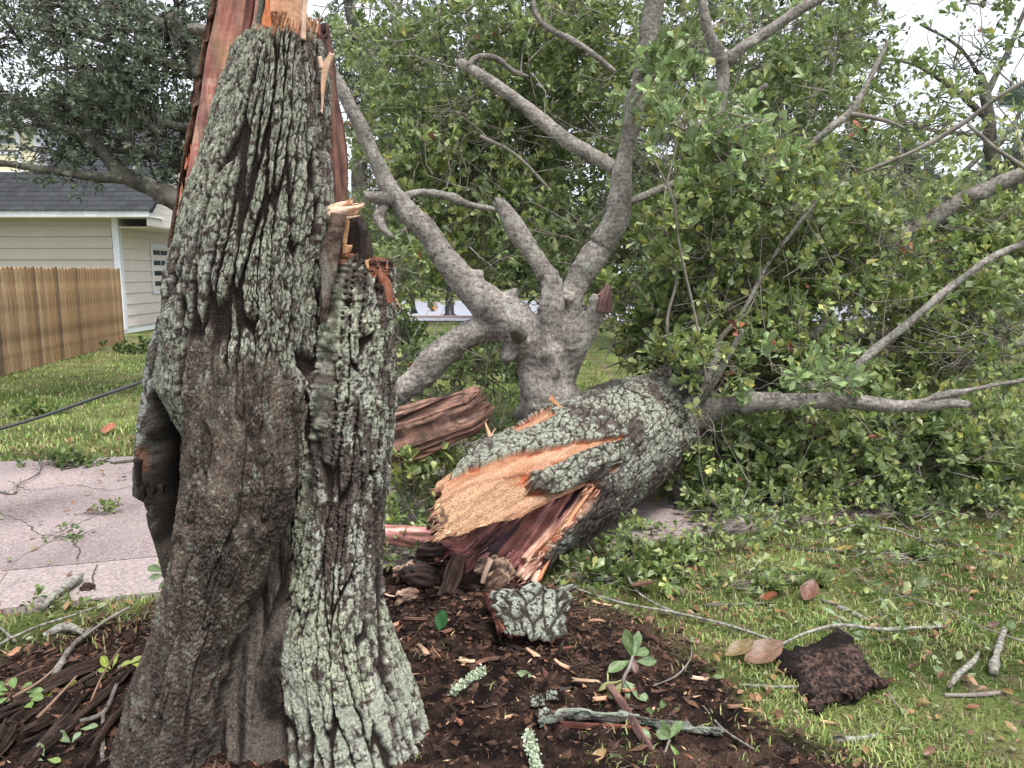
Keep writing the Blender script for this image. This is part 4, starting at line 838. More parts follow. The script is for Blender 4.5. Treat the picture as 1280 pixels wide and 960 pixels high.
# pink splinter reaching left behind the stump
o = plank('pink_splinter', [(440, 652, 440, 690), (476, 657, 476, 681), (520, 659, 522, 686), (552, 664, 556, 690), (580, 672, 576, 694)], [4.15, 4.12, 4.05, 4.0, 3.98], .11, [(.16, .08, .06), (.44, .20, .17), (.60, .28, .26), (.68, .36, .33)], fallen, amp=.006, f=26, jag1=.05, n=90, nphi=50, seed=33)
for i, (x0, y0, x1, y1, w0, pal) in enumerate([(545, 700, 640, 650, 10, RED), (556, 704, 600, 684, 9, BRN), (566, 690, 650, 668, 12, RED), (548, 654, 580, 640, 9, TAN), (536, 660, 575, 652, 8, ROT), (540, 668, 590, 662, 9, BRN), (575, 712, 640, 690, 9, RED), (600, 700, 652, 676, 10, [(.3, .12, .1), (.6, .3, .27)]), (630, 722, 655, 700, 8, ROT), (560, 625, 600, 606, 7, TAN)]):
    shard('torn_splinter', W(x0, y0, 3.86), W(x1, y1, 4.1), w0 * .0034, w0 * .0045, .03, pal, fallen, 520 + i, n=34, jag=.03, amp=.004, nphi=20)
pe_ = lambda a0, a1, off: (lambda r: (lambda a: tpt(np.array(send(np.array(a)) * KS + off), np.array(a), np.array(RW + r.uniform(-.03, .01))))(math.radians(r.uniform(a0, a1))))
splinters(70, pe_(-15, 60, .01), -dT, .015, .06, [(.60, .38, .24), (.68, .46, .3), (.42, .2, .12), (.2, .1, .07)], fallen, 35)
splinters(60, pe_(-75, -18, .01), -dT, .015, .07, PINKW + [(.35, .14, .1)], fallen, 36)
splinters(60, lambda r: A0 + (A1 - A0) * r.uniform() + nT * r.uniform(-.02, .02) + (B0 - A0) * r.uniform(0, .25), unit(A0 - B0), .03, .11, [(.20, .08, .07), (.45, .2, .18), (.08, .045, .04), (.58, .28, .25)], fallen, 37)
# curled tan splinter and chip at the top of the tear
shard('curled_splinter', W(615, 552, 4.3), W(607, 530, 4.32), .03, .01, .012, TAN, fallen, 540, jag=.02, amp=.002)
shard('curled_splinter', W(611, 556, 4.29), W(619, 536, 4.3), .02, .008, .01, TAN, fallen, 541, jag=.01, amp=.002)
shard('orange_wood_chip', W(688, 497, 4.62), W(703, 510, 4.58), .035, .006, .012, [(.52, .22, .1), (.7, .38, .2)], fallen, 542, jag=.005, amp=.001)

# ---- fork: fused limbs
def fused(name, paths, vox=.012, smooth=5, m='limb', parent=fallen, seed=0, rough=.05):
    Vs, Fs, n = [], [], 0
    for k, p in enumerate(paths):
        lpth = limb_path(p); lpth[:, 3] *= np.where(lpth[:, 2] < 1.0, .84, .76); V, Q, T, R = tube_data(lpth, .02, 22, rough, seed + k); Vs.append(V); Fs.append((Q + n, T + n)); n += len(V)
    me = mesh(name, np.vstack(Vs), [np.vstack([f[0] for f in Fs]), np.vstack([f[1] for f in Fs])], None)
    tmp = bpy.data.objects.new('tmp', me); C.objects.link(tmp)
    r_ = tmp.modifiers.new('r', 'REMESH'); r_.mode = 'VOXEL'; r_.voxel_size = vox
    s_ = tmp.modifiers.new('s', 'SMOOTH'); s_.iterations = smooth; s_.factor = .5
    dg_ = bpy.context.evaluated_depsgraph_get(); me2 = bpy.data.meshes.new_from_object(tmp.evaluated_get(dg_)); me2.name = name
    bpy.data.objects.remove(tmp); me2.materials.clear(); me2.materials.append(M[m])
    nv = len(me2.vertices); co = np.empty(nv * 3, np.float32); me2.vertices.foreach_get('co', co); co = co.reshape(-1, 3); no = np.empty(nv * 3, np.float32); me2.vertices.foreach_get('normal', no); no = no.reshape(-1, 3)
    h = .010 * (fbm(co[:, 0] * 22, co[:, 1] * 22, co[:, 2] * 40, 9, 4) - .5) * 2 + .004 * (fbm(co[:, 0] * 90, co[:, 1] * 90, co[:, 2] * 130, 19, 2) - .5)
    me2.vertices.foreach_set('co', (co + no * h[:, None]).ravel()); me2.polygons.foreach_set('use_smooth', np.ones(len(me2.polygons), bool)); me2.update()
    return link(name, me2, parent)
fk = fused('fork', [
    [(706, 545, 5.0, 50), (690, 505, 4.97, 42), (676, 465, 4.97, 36), (664, 430, 4.97, 37), (650, 405, 4.98, 32)],
    [(664, 430, 4.97, 38), (640, 402, 4.99, 33), (612, 382, 5.0, 29), (590, 362, 5.0, 25), (566, 335, 5.02, 21), (548, 312, 5.03, 18)],
    [(640, 405, 5.0, 27), (605, 410, 5.0, 23), (575, 424, 5.0, 22), (548, 445, 5.0, 22), (525, 470, 5.0, 21), (500, 490, 5.0, 20)],
    [(676, 450, 4.95, 32), (684, 415, 4.92, 24), (689, 385, 4.9, 20), (690, 355, 4.9, 17), (680, 335, 4.92, 15)],
    [(690, 465, 5.0, 34), (705, 410, 5.05, 26), (716, 365, 5.08, 22), (735, 330, 5.08, 22), (758, 300, 5.05, 20)],
    [(690, 470, 4.98, 34), (712, 440, 4.93, 26), (720, 425, 4.9, 24), (736, 405, 4.88, 18), (748, 385, 4.86, 15), (754, 372, 4.85, 12)],
    [(660, 440, 4.93, 18), (652, 425, 4.82, 12), (650, 417, 4.78, 10), (646, 413, 4.74, 7)],
    [(800, 500, 5.45, 50), (838, 517, 5.35, 34), (870, 517, 5.25, 24), (905, 508, 5.15, 17), (935, 503, 5.1, 14)]], .0125, 3)
# dark torn mouths of the knob and of the short stub
plank('broken_stub_end', [(742, 392, 764, 388), (744, 380, 766, 376), (751, 366, 766, 368), (758, 356, 762, 358)], 4.82, .06, [(.03, .018, .016), (.12, .065, .06), (.24, .14, .125)], fallen, amp=.012, f=80, jag1=.03, n=40, nphi=36, seed=61)
V, Q, T, R = tube_data(limb_path([(650, 420, 4.80, 9), (644, 413, 4.73, 7), (641, 410, 4.70, 5)]), .006, 16, .2, 3, .012); obj('dead_knob', V, [Q, T], M['far_bark'], fallen)

# ---- limbs, each its own part; all traced as (px, py, Y, radius px)
LIMBS = [
 ([(552, 318, 5.03, 18), (535, 290, 5.05, 17), (510, 265, 5.06, 17), (490, 243, 5.07, 17), (472, 205, 5.08, 13), (452, 160, 5.1, 11.5), (430, 118, 5.12, 10), (412, 85, 5.15, 9), (390, 40, 5.2, 8)], 0),
 ([(492, 250, 5.05, 12), (475, 248, 5.02, 10), (462, 246, 5.0, 8), (455, 243, 4.98, 6)], .02),
 ([(482, 256, 5.04, 10), (474, 272, 5.0, 7), (480, 288, 4.98, 6), (492, 297, 4.95, 3)], 0),
 ([(497, 250, 5.1, 6), (520, 241, 5.15, 6), (550, 243, 5.2, 6), (585, 255, 5.3, 5), (620, 262, 5.4, 4)], 0),
 ([(502, 488, 5.0, 20), (480, 505, 5.0, 19), (440, 530, 5.0, 18), (400, 560, 5.0, 16)], 0),
 ([(684, 345, 4.91, 15), (668, 320, 4.92, 14), (650, 295, 4.93, 15), (634, 268, 4.94, 12), (622, 252, 4.95, 9)], .05),
 ([(752, 306, 5.06, 20), (768, 280, 5.04, 20), (775, 250, 5.02, 18), (778, 215, 5.0, 15.5), (786, 175, 4.98, 13), (797, 120, 4.95, 15), (805, 70, 4.93, 15), (815, 20, 4.9, 16), (824, -30, 4.88, 16)], 0),
 ([(770, 212, 5.9, 11), (745, 197, 6.0, 11), (712, 178, 6.05, 11), (688, 160, 6.1, 11), (655, 132, 6.15, 10), (620, 106, 6.2, 9), (592, 88, 6.25, 9), (574, 78, 6.3, 8)], .03),
 ([(585, 84, 6.25, 6), (592, 74, 6.25, 5), (605, 70, 6.3, 5), (622, 74, 6.35, 5), (640, 88, 6.4, 4), (660, 96, 6.45, 3)], 0),
 ([(768, 90, 5.2, 5), (742, 68, 5.2, 5), (715, 50, 5.25, 5), (690, 38, 5.3, 5), (672, 22, 5.3, 4.5), (665, -10, 5.3, 4)], 0),
 ([(786, 253, 5.5, 7), (812, 242, 5.6, 6.5), (842, 230, 5.7, 6.5), (872, 218, 5.8, 6), (905, 213, 5.9, 6), (960, 203, 6.2, 5), (1040, 190, 6.6, 4)], 0),
 ([(893, 420, 6.0, 13), (895, 370, 6.0, 12), (898, 320, 5.95, 12), (903, 260, 5.9, 11), (899, 190, 5.88, 10.5), (897, 135, 5.85, 11), (904, 95, 5.83, 12), (902, 70, 5.8, 13)], 0),
 ([(903, 80, 5.82, 12), (886, 40, 5.8, 9.5), (877, 0, 5.8, 8), (872, -40, 5.8, 8)], 0),
 ([(906, 78, 5.82, 9), (930, 58, 5.8, 8), (962, 38, 5.8, 7.5), (1000, 12, 5.8, 6.5), (1035, -8, 5.8, 6)], 0),
 ([(893, 160, 5.86, 6), (876, 155, 5.8, 4), (866, 158, 5.75, 3)], 0),
 ([(905, 146, 5.9, 4), (930, 128, 5.95, 4), (958, 106, 6.0, 3)], 0),
 ([(960, 500, 6.2, 20), (1010, 480, 6.3, 19), (1045, 452, 6.35, 16), (1085, 430, 6.5, 13)], 0),
 ([(930, 470, 6.6, 22), (975, 485, 6.4, 22), (1010, 500, 6.3, 20)], 0),
 ([(1000, 375, 6.6, 17), (1040, 345, 6.5, 16), (1080, 320, 6.45, 14), (1125, 296, 6.4, 14), (1165, 275, 6.35, 13), (1210, 248, 6.3, 12), (1285, 215, 6.2, 10)], 0),
 ([(940, 345, 7.2, 16), (962, 312, 7.2, 17), (985, 280, 7.2, 14), (1030, 230, 7.3, 8)], 0),
 ([(925, 505, 5.1, 15), (955, 502, 5.05, 13), (1000, 503, 5.0, 11), (1040, 500, 4.97, 11), (1082, 504, 4.95, 11), (1120, 508, 4.93, 10), (1160, 506, 4.92, 9), (1190, 503, 4.9, 8), (1210, 506, 4.9, 5)], .03),
 ([(1060, 498, 4.97, 8), (1061, 478, 4.98, 7), (1072, 458, 5.0, 6), (1100, 432, 5.0, 6), (1135, 405, 5.0, 5.5), (1165, 378, 5.0, 5.5), (1200, 350, 5.0, 5), (1240, 322, 5.0, 5), (1290, 300, 5.0, 4.5)], 0),
 ([(1145, 505, 4.92, 5), (1175, 495, 4.9, 4), (1210, 488, 4.88, 3.5), (1250, 480, 4.86, 3), (1295, 474, 4.85, 3)], 0),
 ([(872, 508, 5.2, 6), (885, 490, 5.1, 5), (905, 455, 5.0, 5), (918, 432, 4.95, 4), (928, 412, 4.9, 3)], 0),
 ([(868, 510, 5.3, 5), (890, 460, 5.4, 4.5), (900, 425, 5.5, 4), (925, 395, 5.5, 3.5), (960, 330, 5.5, 3), (990, 290, 5.5, 2.5), (1030, 240, 5.5, 2)], 0),
 ([(985, 210, 5.6, 5), (1015, 180, 5.55, 5), (1045, 155, 5.5, 5), (1062, 142, 5.5, 5), (1080, 112, 5.5, 4), (1100, 72, 5.5, 3.5), (1110, 52, 5.5, 3)], 0),
 ([(1060, 142, 5.5, 4), (1085, 146, 5.45, 3.5), (1110, 152, 5.4, 3), (1130, 160, 5.4, 2)], 0),
 ([(1290, 98, 5.2, 3), (1250, 120, 5.3, 3), (1210, 150, 5.4, 3), (1150, 185, 5.5, 3), (1080, 215, 5.6, 2.5)], 0),
 ([(1210, 155, 5.4, 2.5), (1240, 182, 5.35, 3), (1290, 215, 5.3, 3.5)], 0),
 ([(1285, 430, 6.0, 7), (1250, 428, 6.0, 7), (1220, 432, 6.05, 6), (1190, 445, 6.1, 5)], .01),
 ([(832, 560, 5.4, 14), (836, 590, 5.3, 13), (850, 612, 5.25, 11), (856, 640, 5.2, 9)], .02),
 ([(920, 655, 5.0, 5), (1000, 645, 5.1, 5.5), (1080, 636, 5.2, 5), (1170, 637, 5.3, 5), (1250, 632, 5.4, 4)], 0),
 ([(1040, 400, 6.0, 6), (1020, 415, 6.0, 7), (990, 428, 6.0, 6)], 0),
 ([(600, 170, 6.5, 2.5), (640, 190, 6.5, 2), (690, 240, 6.5, 2)], 0),
 ([(838, 470, 5.3, 2.4), (834, 400, 5.3, 2.2), (846, 345, 5.35, 2), (829, 270, 5.4, 1.6), (846, 180, 5.5, 1)], 0),
 ([(884, 480, 5.1, 2.4), (872, 410, 5.1, 2), (848, 300, 5.05, 1.8), (841, 250, 5.0, 1.5), (818, 200, 5.0, 1)], 0),
]
LPATH = []
for k, (p, jag) in enumerate(LIMBS):
    path = limb_path(p); path[:, 3] *= (.79 if k < 13 else .9); V, Q, T, R = tube_data(path, .03, 18 if p[0][3] > 6 else 8, .07, 200 + k, jag); LPATH.append(R)
    obj('limb', V, [Q, T], M['limb'] if p[0][3] > 4.6 else M['twig'], fallen)
LP = np.vstack(LPATH); LPr = LP[:, 3]; LP = LP[:, :3]

# ---- crown of leaves; the traced clumps first
CL = [ # px, py, Y, rx, ry, rY, number of sprays, tint
 (520, 50, 7.2, 90, 70, .7, 190, 0), (590, 150, 7.2, 110, 90, .8, 330, 0), (520, 190, 6.6, 70, 60, .5, 130, 1), (505, 290, 6.8, 60, 60, .6, 170, 0), (600, 250, 6.6, 90, 60, .5, 220, 1),
 (660, 200, 6.9, 80, 90, .6, 200, 0), (640, 40, 7.0, 90, 60, .6, 170, 0), (720, 110, 6.6, 60, 100, .6, 190, 0), (740, 20, 6.2, 60, 50, .4, 80, 1), (560, 330, 6.2, 60, 45, .4, 110, 1), (500, 350, 5.9, 35, 35, .3, 50, 0),
 (650, 300, 6.2, 60, 50, .4, 110, 0), (740, 300, 6.4, 80, 70, .5, 170, 0), (850, 60, 6.4, 60, 80, .5, 120, 0), (835, 110, 4.9, 40, 34, .2, 26, 2), (810, 190, 4.9, 30, 30, .2, 14, 2),
 (840, 200, 5.6, 50, 80, .4, 120, 1), (860, 300, 5.6, 70, 80, .5, 200, 1), (930, 190, 5.5, 60, 60, .3, 80, 2), (960, 250, 5.7, 90, 80, .5, 200, 1), (980, 70, 7.0, 90, 70, .6, 210, 0), (1060, 40, 7.4, 50, 50, .5, 90, 0),
 (1010, 160, 6.5, 80, 60, .5, 140, 0), (1100, 220, 6.0, 80, 60, .5, 80, 1), (1090, 110, 7.0, 60, 50, .5, 34, 0), (1190, 150, 6.8, 80, 40, .5, 34, 1), (1200, 60, 6.6, 70, 40, .5, 14, 0), (1215, 8, 5.4, 40, 12, .2, 14, 0),
 (1220, 250, 6.6, 80, 60, .5, 80, 1), (1180, 330, 6.2, 110, 70, .5, 220, 1), (1070, 320, 6.0, 80, 70, .5, 230, 1), (980, 350, 5.9, 70, 60, .5, 190, 1), (880, 390, 5.7, 70, 60, .4, 190, 1), (800, 400, 5.6, 60, 60, .35, 150, 1),
 (770, 440, 5.8, 50, 40, .3, 80, 0), (560, 500, 5.5, 60, 50, .3, 120, 0), (600, 460, 5.5, 50, 45, .3, 110, 0), (620, 520, 5.3, 35, 50, .3, 80, 0), (565, 565, 5.0, 50, 28, .25, 60, 1), (510, 615, 4.6, 42, 38, .25, 80, 1), (520, 700, 4.15, 40, 14, .15, 20, 0),
 (500, 440, 6.0, 30, 50, .3, 70, 0), (960, 430, 5.8, 80, 50, .4, 180, 1), (1060, 420, 5.8, 80, 60, .4, 220, 1), (1180, 430, 5.7, 90, 60, .4, 240, 1), (1260, 400, 5.6, 50, 80, .4, 120, 1), (1260, 300, 6.0, 40, 60, .4, 80, 1),
 (930, 560, 5.5, 70, 50, .4, 210, 0), (1020, 560, 5.4, 80, 50, .4, 240, 1), (1110, 560, 5.4, 80, 55, .4, 250, 0), (1210, 560, 5.4, 80, 60, .4, 250, 1), (900, 620, 5.3, 60, 45, .3, 130, 0), (990, 595, 5.4, 90, 46, .4, 140, 1), (1100, 588, 5.45, 90, 46, .4, 140, 1), (1220, 590, 5.4, 90, 46, .4, 130, 1),
 (980, 648, 5.0, 80, 22, .3, 60, 1), (1100, 640, 5.1, 110, 24, .35, 80, 0), (1225, 642, 5.1, 90, 24, .35, 70, 0), (920, 640, 5.0, 40, 22, .3, 30, 0), (790, 690, 4.6, 75, 22, .25, 36, 0), (890, 668, 4.7, 50, 22, .3, 30, 0), (1000, 470, 5.0, 70, 20, .2, 30, 2), (760, 720, 4.2, 40, 12, .15, 14, 0),
 (890, 455, 5.15, 40, 22, .15, 22, 1), (890, 545, 5.1, 30, 24, .15, 14, 1), (850, 455, 5.3, 26, 16, .12, 16, 1), (640, 130, 8.6, 180, 130, .8, 260, 3), (900, 150, 8.6, 200, 150, .8, 380, 3), (1120, 330, 8.4, 170, 110, .8, 420, 3), (700, 330, 8.2, 90, 90, .5, 170, 3), (900, 350, 8.2, 120, 90, .6, 320, 3), (520, 200, 8.6, 90, 160, .6, 240, 3), (1150, 500, 7.2, 150, 110, .6, 360, 3), (950, 500, 7.2, 110, 110, .6, 260, 3),
]
GREEN = [[(.100, .155, .045), (.140, .200, .060), (.080, .125, .040), (.170, .215, .075), (.12, .17, .075)],
         [(.130, .195, .050), (.185, .240, .070), (.100, .160, .050), (.24, .27, .09), (.15, .20, .09)],
         [(.140, .22, .075), (.18, .26, .10), (.12, .19, .07)],
         [(.085, .125, .045), (.11, .15, .06), (.07, .105, .04), (.14, .17, .065)]]
r = np.random.default_rng(77)
sp_p, sp_d, sp_t, tw0, tw1, tr0, tr1 = [], [], [], [], [], [], []
for (px, py, Y, rx, ry, rY, n, tint) in CL:
    Y = Y + ((.5 if px < 850 else .15) if (5.3 <= Y <= 6.9 and py < 460 and tint != 2) else 0); c = W(px, py, Y); k = mpp(py, Y); rad = np.array([rx * k, rY, ry * k])
    p = ellipsoid(r, int(n * 1.9), c, rad, .45)
    keep = fbm(p[:, 0] * 2.6, p[:, 1] * 2.6, p[:, 2] * 2.6, 5, 3) > .44
    p = p[keep][:int(n * (1.0 if tint != 3 else 1.2))]; p[:, 2] = np.maximum(p[:, 2], .05 + .05 * r.uniform(size=len(p)))
    qx, qy, _ = project(p); k2 = ~((qx > 745) & (qx < 885) & (qy > 622) & (qy < 672)); k2 &= ~((qx > 518) & (qx < 596) & (qy > 356) & (qy < 440)); k2 &= ~((qx > 490) & (qx < 560) & (qy > 372) & (qy < 400)); k2 &= ~((qy > 555) & (qy < 745) & (qx > 545) & (qx < 760) & (p[:, 1] < 4.75))
    k2 &= ~((qx > 575) & (qx < 800) & (qy > 340) & (qy < 560) & (p[:, 1] < 5.35)); p = p[k2]
    nn_ = max(2, len(p) // 7); sub = ellipsoid(r, nn_, c, rad * .8, .5); sub[:, 2] = np.maximum(sub[:, 2], .04)
    far = Y > 7.9
    if far: LPs = LP; 
    dl = ((sub[:, None] - LP[None, ::3]) ** 2).sum(-1); o_ = LP[::3][dl.argmin(1)]; ok = dl.min(1) < 1.3 ** 2
    o_ = np.where(ok[:, None], o_, c + (sub - c) * .1)
    bd_ = np.sqrt(((sub - o_) ** 2).sum(1)); od_ = np.argsort(bd_); o_ = o_.copy()
    for q_ in range(1, nn_):
        prev = sub[od_[:q_]]; dq = np.sqrt(((prev - sub[od_[q_]]) ** 2).sum(1)); m2 = dq.argmin()
        if dq[m2] < bd_[od_[q_]]: o_[od_[q_]] = prev[m2]
    tw0.append(o_); tw1.append(sub); tr0.append(np.full(nn_, .0075)); tr1.append(np.full(nn_, .004))
    dd = ((p[:, None] - sub[None]) ** 2).sum(-1); q = sub[dd.argmin(1)]
    tw0.append(q); tw1.append(p); tr0.append(np.full(len(p), .0035)); tr1.append(np.full(len(p), .0018))
    d = unit(unit(p - q) + r.normal(size=p.shape) * .35 + np.array([0, 0, .25])); sp_p.append(p); sp_d.append(d); sp_t.append(np.full(len(p), tint))
    tw0.append(p); tw1.append(p + d * .15); tr0.append(np.full(len(p), .0018)); tr1.append(np.full(len(p), .0012))
# long bare whips threading through the leaves
for (px, py, Y, rx, ry, rY, n, tint) in CL:
    if Y > 7.6: continue
    c = W(px, py, Y); k = mpp(py, Y); m_n = max(1, n // 14); a_ = ellipsoid(r, m_n, c, (rx * k, rY, ry * k), .5); a_[:, 1] -= rY * .3; dv = unit(r.normal(size=(m_n, 3)) * [1, .4, .8] + [.15, 0, .35]); l_ = r.uniform(.25, .95, (m_n, 1)); b_ = a_ + dv * l_; a_[:, 2] = np.maximum(a_[:, 2], .03); b_[:, 2] = np.maximum(b_[:, 2], .03)
    tw0.append(a_); tw1.append(b_); tr0.append(r.uniform(.003, .0065, m_n)); tr1.append(np.full(m_n, .0015))
# torn sprays lying on lawn and soil in front of the crown
for (x0, x1, y0, y1, n_) in [(690, 980, 665, 760, 70), (960, 1290, 655, 700, 26), (480, 560, 600, 700, 34), (1000, 1280, 700, 800, 14), (560, 700, 470, 600, 26)]:
    g_ = np.array([G(r.uniform(x0, x1), y0 + (y1 - y0) * r.uniform() ** 1.5) for _ in range(n_)]); g_[:, 2] = .02 + r.uniform(0, .05, n_); d_ = unit(r.normal(size=(n_, 3)) * [1, 1, .15]); sp_p.append(g_); sp_d.append(d_); sp_t.append(r.integers(0, 2, n_)); tw0.append(g_ - d_ * .1); tw1.append(g_ + d_ * .14); tr0.append(np.full(n_, .003)); tr1.append(np.full(n_, .0012))
V, Q = tubes(np.vstack(tw0), np.vstack(tw1), np.concatenate(tr0), np.concatenate(tr1), .10, 4, 3, 5)
tag(obj('twigs', V, Q, M['twig'], fallen), kind='stuff')
sp_p = np.vstack(sp_p); sp_d = np.vstack(sp_d); sp_t = np.concatenate(sp_t)
pos, ld, nn, sz, si = spray_leaves(sp_p, sp_d, r, 13, .17, .082); sz *= r.uniform(.55, 1.25, len(sz)); sz *= np.where((pos[:, 2] < .35) & (pos[:, 1] < 5.1), .72, 1)
tint = sp_t[si]; colv = np.zeros((len(pos), 3))
for t in range(4):
    m_ = tint == t; colv[m_] = np.array(GREEN[t])[r.integers(0, len(GREEN[t]), m_.sum())]
colv *= r.uniform(.75, 1.3, (len(pos), 1)) * np.array([1.74, 1.60, 1.80]); yl = r.uniform(size=len(pos)); colv[yl < .02] = (.42, .40, .10); colv[yl > .996] = (.26, .12, .07)
pale = r.uniform(size=len(pos)) < .22; colv[pale] = colv[pale] * .55 + np.array([.27, .33, .19]) * .65   # undersides
keep = (pos[:, 2] > .012); pos, ld, nn, sz, colv = pos[keep], ld[keep], nn[keep], sz[keep], colv[keep]
qx, qy, dep = project(pos); big = sz / dep * ((qx > -20) & (qx < 1300) & (qy > -20) & (qy < 980)); order = np.argsort(-big); top = order[:290]; rest = order[290:]
V, T = leaf_geo(pos[rest], ld[rest], nn[rest], sz[rest], LEAF, 1.0, r.normal(size=len(rest)) * .3)
tag(obj('leaves', V, T, M['leaf'], fallen, np.repeat(colv[rest], 7, 0), False), kind='stuff')
from mathutils import Matrix
lm = []
for k in range(6):
    c = [(.19, .26, .11), (.24, .31, .14), (.16, .22, .09), (.30, .35, .20), (.30, .33, .13), (.22, .28, .16)][k]
    lm.append(nice_leaf(c, .24 + .015 * k, .75, (-.15, .1, .2, -.1, .05, .15)[k], k, .06))
def place_leaf(name, me, p, d, n, s, parent):
    d = unit(d); x = unit(np.cross(d, n)); z = np.cross(x, d); o = bpy.data.objects.new(name, me); C.objects.link(o); o.parent = parent; o.matrix_parent_inverse = parent_inv(parent)
    o.matrix_basis = Matrix([[*(v * s for v in row), t] for row, t in zip(np.stack([x, d, z], 1).tolist(), p)] + [[0, 0, 0, 1]]); return o
for k, i in enumerate(top): place_leaf('leaf', lm[k % 6], pos[i], ld[i], nn[i], float(sz[i]), fallen)
# brown dead leaf clusters caught in the crown
mb_ = []
M['dead_leaf'] = material('dead brown leaf', cols=[(.16, .05, .03), (.30, .11, .07)], scale=20, rough=.7, bump=.2)
V, T = leaf_geo(np.zeros((1, 3)), np.array([[0, 1., 0]]), np.array([[0, 0, 1.]]), np.array([1.]), LEAF, 1.2, np.array([.35])); dl_ = mesh('dead_leaf', V, T, M['dead_leaf'], None, False)
for (px, py, Y, n, s) in [(922, 412, 4.85, 6, .07), (1075, 160, 5.4, 5, .08), (1136, 316, 5.6, 4, .07), (1095, 545, 4.9, 4, .055), (960, 432, 5.4, 2, .05), (1005, 355, 5.7, 2, .05), (1066, 425, 5.6, 2, .05)]:
    c = W(px, py, Y)
    for k in range(n): place_leaf('dead_leaf', dl_, c + r.normal(size=3) * .012, r.normal(size=3) * [1, .6, .8], r.normal(size=3), s * r.uniform(.7, 1.2), fallen)
# ================================================ HOUSE AND FENCE
M['siding'] = material('lap siding paint', attr=True, scale=3, var=.06, bump=.05, bscale=60, rough=.6, spec=.3)
M['white_trim'] = material('white trim paint', col=(.66, .67, .72), scale=4, var=.06, bump=.05, rough=.55)
M['shingle'] = material('dark asphalt shingle', attr=True, scale=26, detail=8, var=.45, bump=.5, bscale=80, rough=.9)
M['glass'] = material('window glass', col=(.05, .06, .075), scale=1.5, var=.3, bump=0, rough=.08, spec=.8)
M['cedar'] = material('fence wood', attr=True, scale=7, detail=9, stretch=(9, 9, .7), macro=2.5, var=.5, bump=.5, bscale=20, bdist=.004, rough=.85, spec=.2)
house = tag(empty('house', (-12, 21, 0)), 'beige lap sided house with dark shingle roof behind the wooden fence', 'house')
HY = 20.7; HX = -10.45; EZ = 3.05
def board_mesh(L_, hgt_, col, seedc):
    mb = MB(); V = [(0, -.034, 0), (L_, -.034, 0), (L_, -.002, hgt_), (0, -.002, hgt_), (0, .02, 0), (L_, .02, 0), (L_, .02, hgt_), (0, .02, hgt_)]
    mb.add(V, [(0, 1, 2, 3), (4, 7, 6, 5), (0, 4, 5, 1), (3, 2, 6, 7), (0, 3, 7, 4), (1, 5, 6, 2)], None, col); return mb.mesh('siding_board', M['siding'], False)
wall = MB(); wall.box((-20, HY + .02, -.1), (HX, HY + .2, EZ)); wall.box((HX - .2, HY + .2, -.1), (HX - .02, 30, EZ)); wallo = wall.build('wall', M['siding'], house)
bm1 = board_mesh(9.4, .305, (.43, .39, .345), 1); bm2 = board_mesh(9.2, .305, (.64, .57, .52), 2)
from mathutils import Matrix as MX
def put(name, me, parent, loc, rz=0, s=1):
    o = bpy.data.objects.new(name, me); C.objects.link(o); o.parent = parent; o.matrix_parent_inverse = parent_inv(parent)
    o.matrix_basis = MX.Translation(Vector(loc)) @ MX.Rotation(rz, 4, 'Z') @ MX.Scale(s, 4); return o
z = .18; k = 0
while z < EZ - .02:
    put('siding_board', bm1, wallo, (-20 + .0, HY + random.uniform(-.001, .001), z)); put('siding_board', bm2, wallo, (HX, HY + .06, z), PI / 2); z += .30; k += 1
b = MB(); b.box((HX - .12, HY - .05, .1), (HX + .05, HY + .12, EZ)); b.build('corner_board', M['white_trim'], house)
b = MB(); b.box((-20, HY + .01, -.1), (HX - .02, HY + .19, .17), (.2, .17, .15)); b.build('foundation', M['concrete'], house)
# window in the side wall (two sashes) and the edge of one in the front wall
def window(x, y0, y1, z0, z1, axis, parent):
    f = MB(); t = .10
    def bx(a0, a1, zz0, zz1, d0, d1):
        if axis == 'y': f.box((x + d0, a0, zz0), (x + d1, a1, zz1))
        else: f.box((a0, x - d1, zz0), (a1, x - d0, zz1))
    bx(y0 - t, y0, z0 - t, z1 + t, 0, .045); bx(y1, y1 + t, z0 - t, z1 + t, 0, .045); bx(y0, y1, z0 - t, z0, 0, .047); bx(y0, y1, z1, z1 + t, 0, .047); zm = (z0 + z1) / 2; bx(y0, y1, zm - .03, zm + .03, -.01, .03)
    for kk in (1,):
        yy = y0 + (y1 - y0) * kk / 2; bx(yy - .007, yy + .007, zm + .03, z1, 0, .018)
    bx(y0, y1, (zm + z1) / 2, (zm + z1) / 2 + .014, 0, .0175)
    w_ = tag(f.build('window', M['white_trim'], parent)); 
    for a0, a1 in ((z0, zm - .03), (zm + .03, z1)):
        g = MB()
        if axis == 'y': g.box((x - .02, y0, a0), (x + .005, y1, a1))
        else: g.box((y0, x - .005, a0), (y1, x + .02, a1))
        g.build('pane', M['glass'], w_)
    return w_
window(HX + .012, 22.55, 23.6, 1.12, 2.35, 'y', house)
window(HY - .012, -15.6, -13.98, 1.15, 2.35, 'x', house)
b = MB(); b.box((-22, HY - .62, EZ), (-9.3, HY - .58, EZ + .19)); b.build('fascia', M['white_trim'], house)
b = MB(); b.box((-22, HY - .58, EZ + .0), (-9.32, HY + .3, EZ + .03)); b.build('soffit', M['siding'], house)
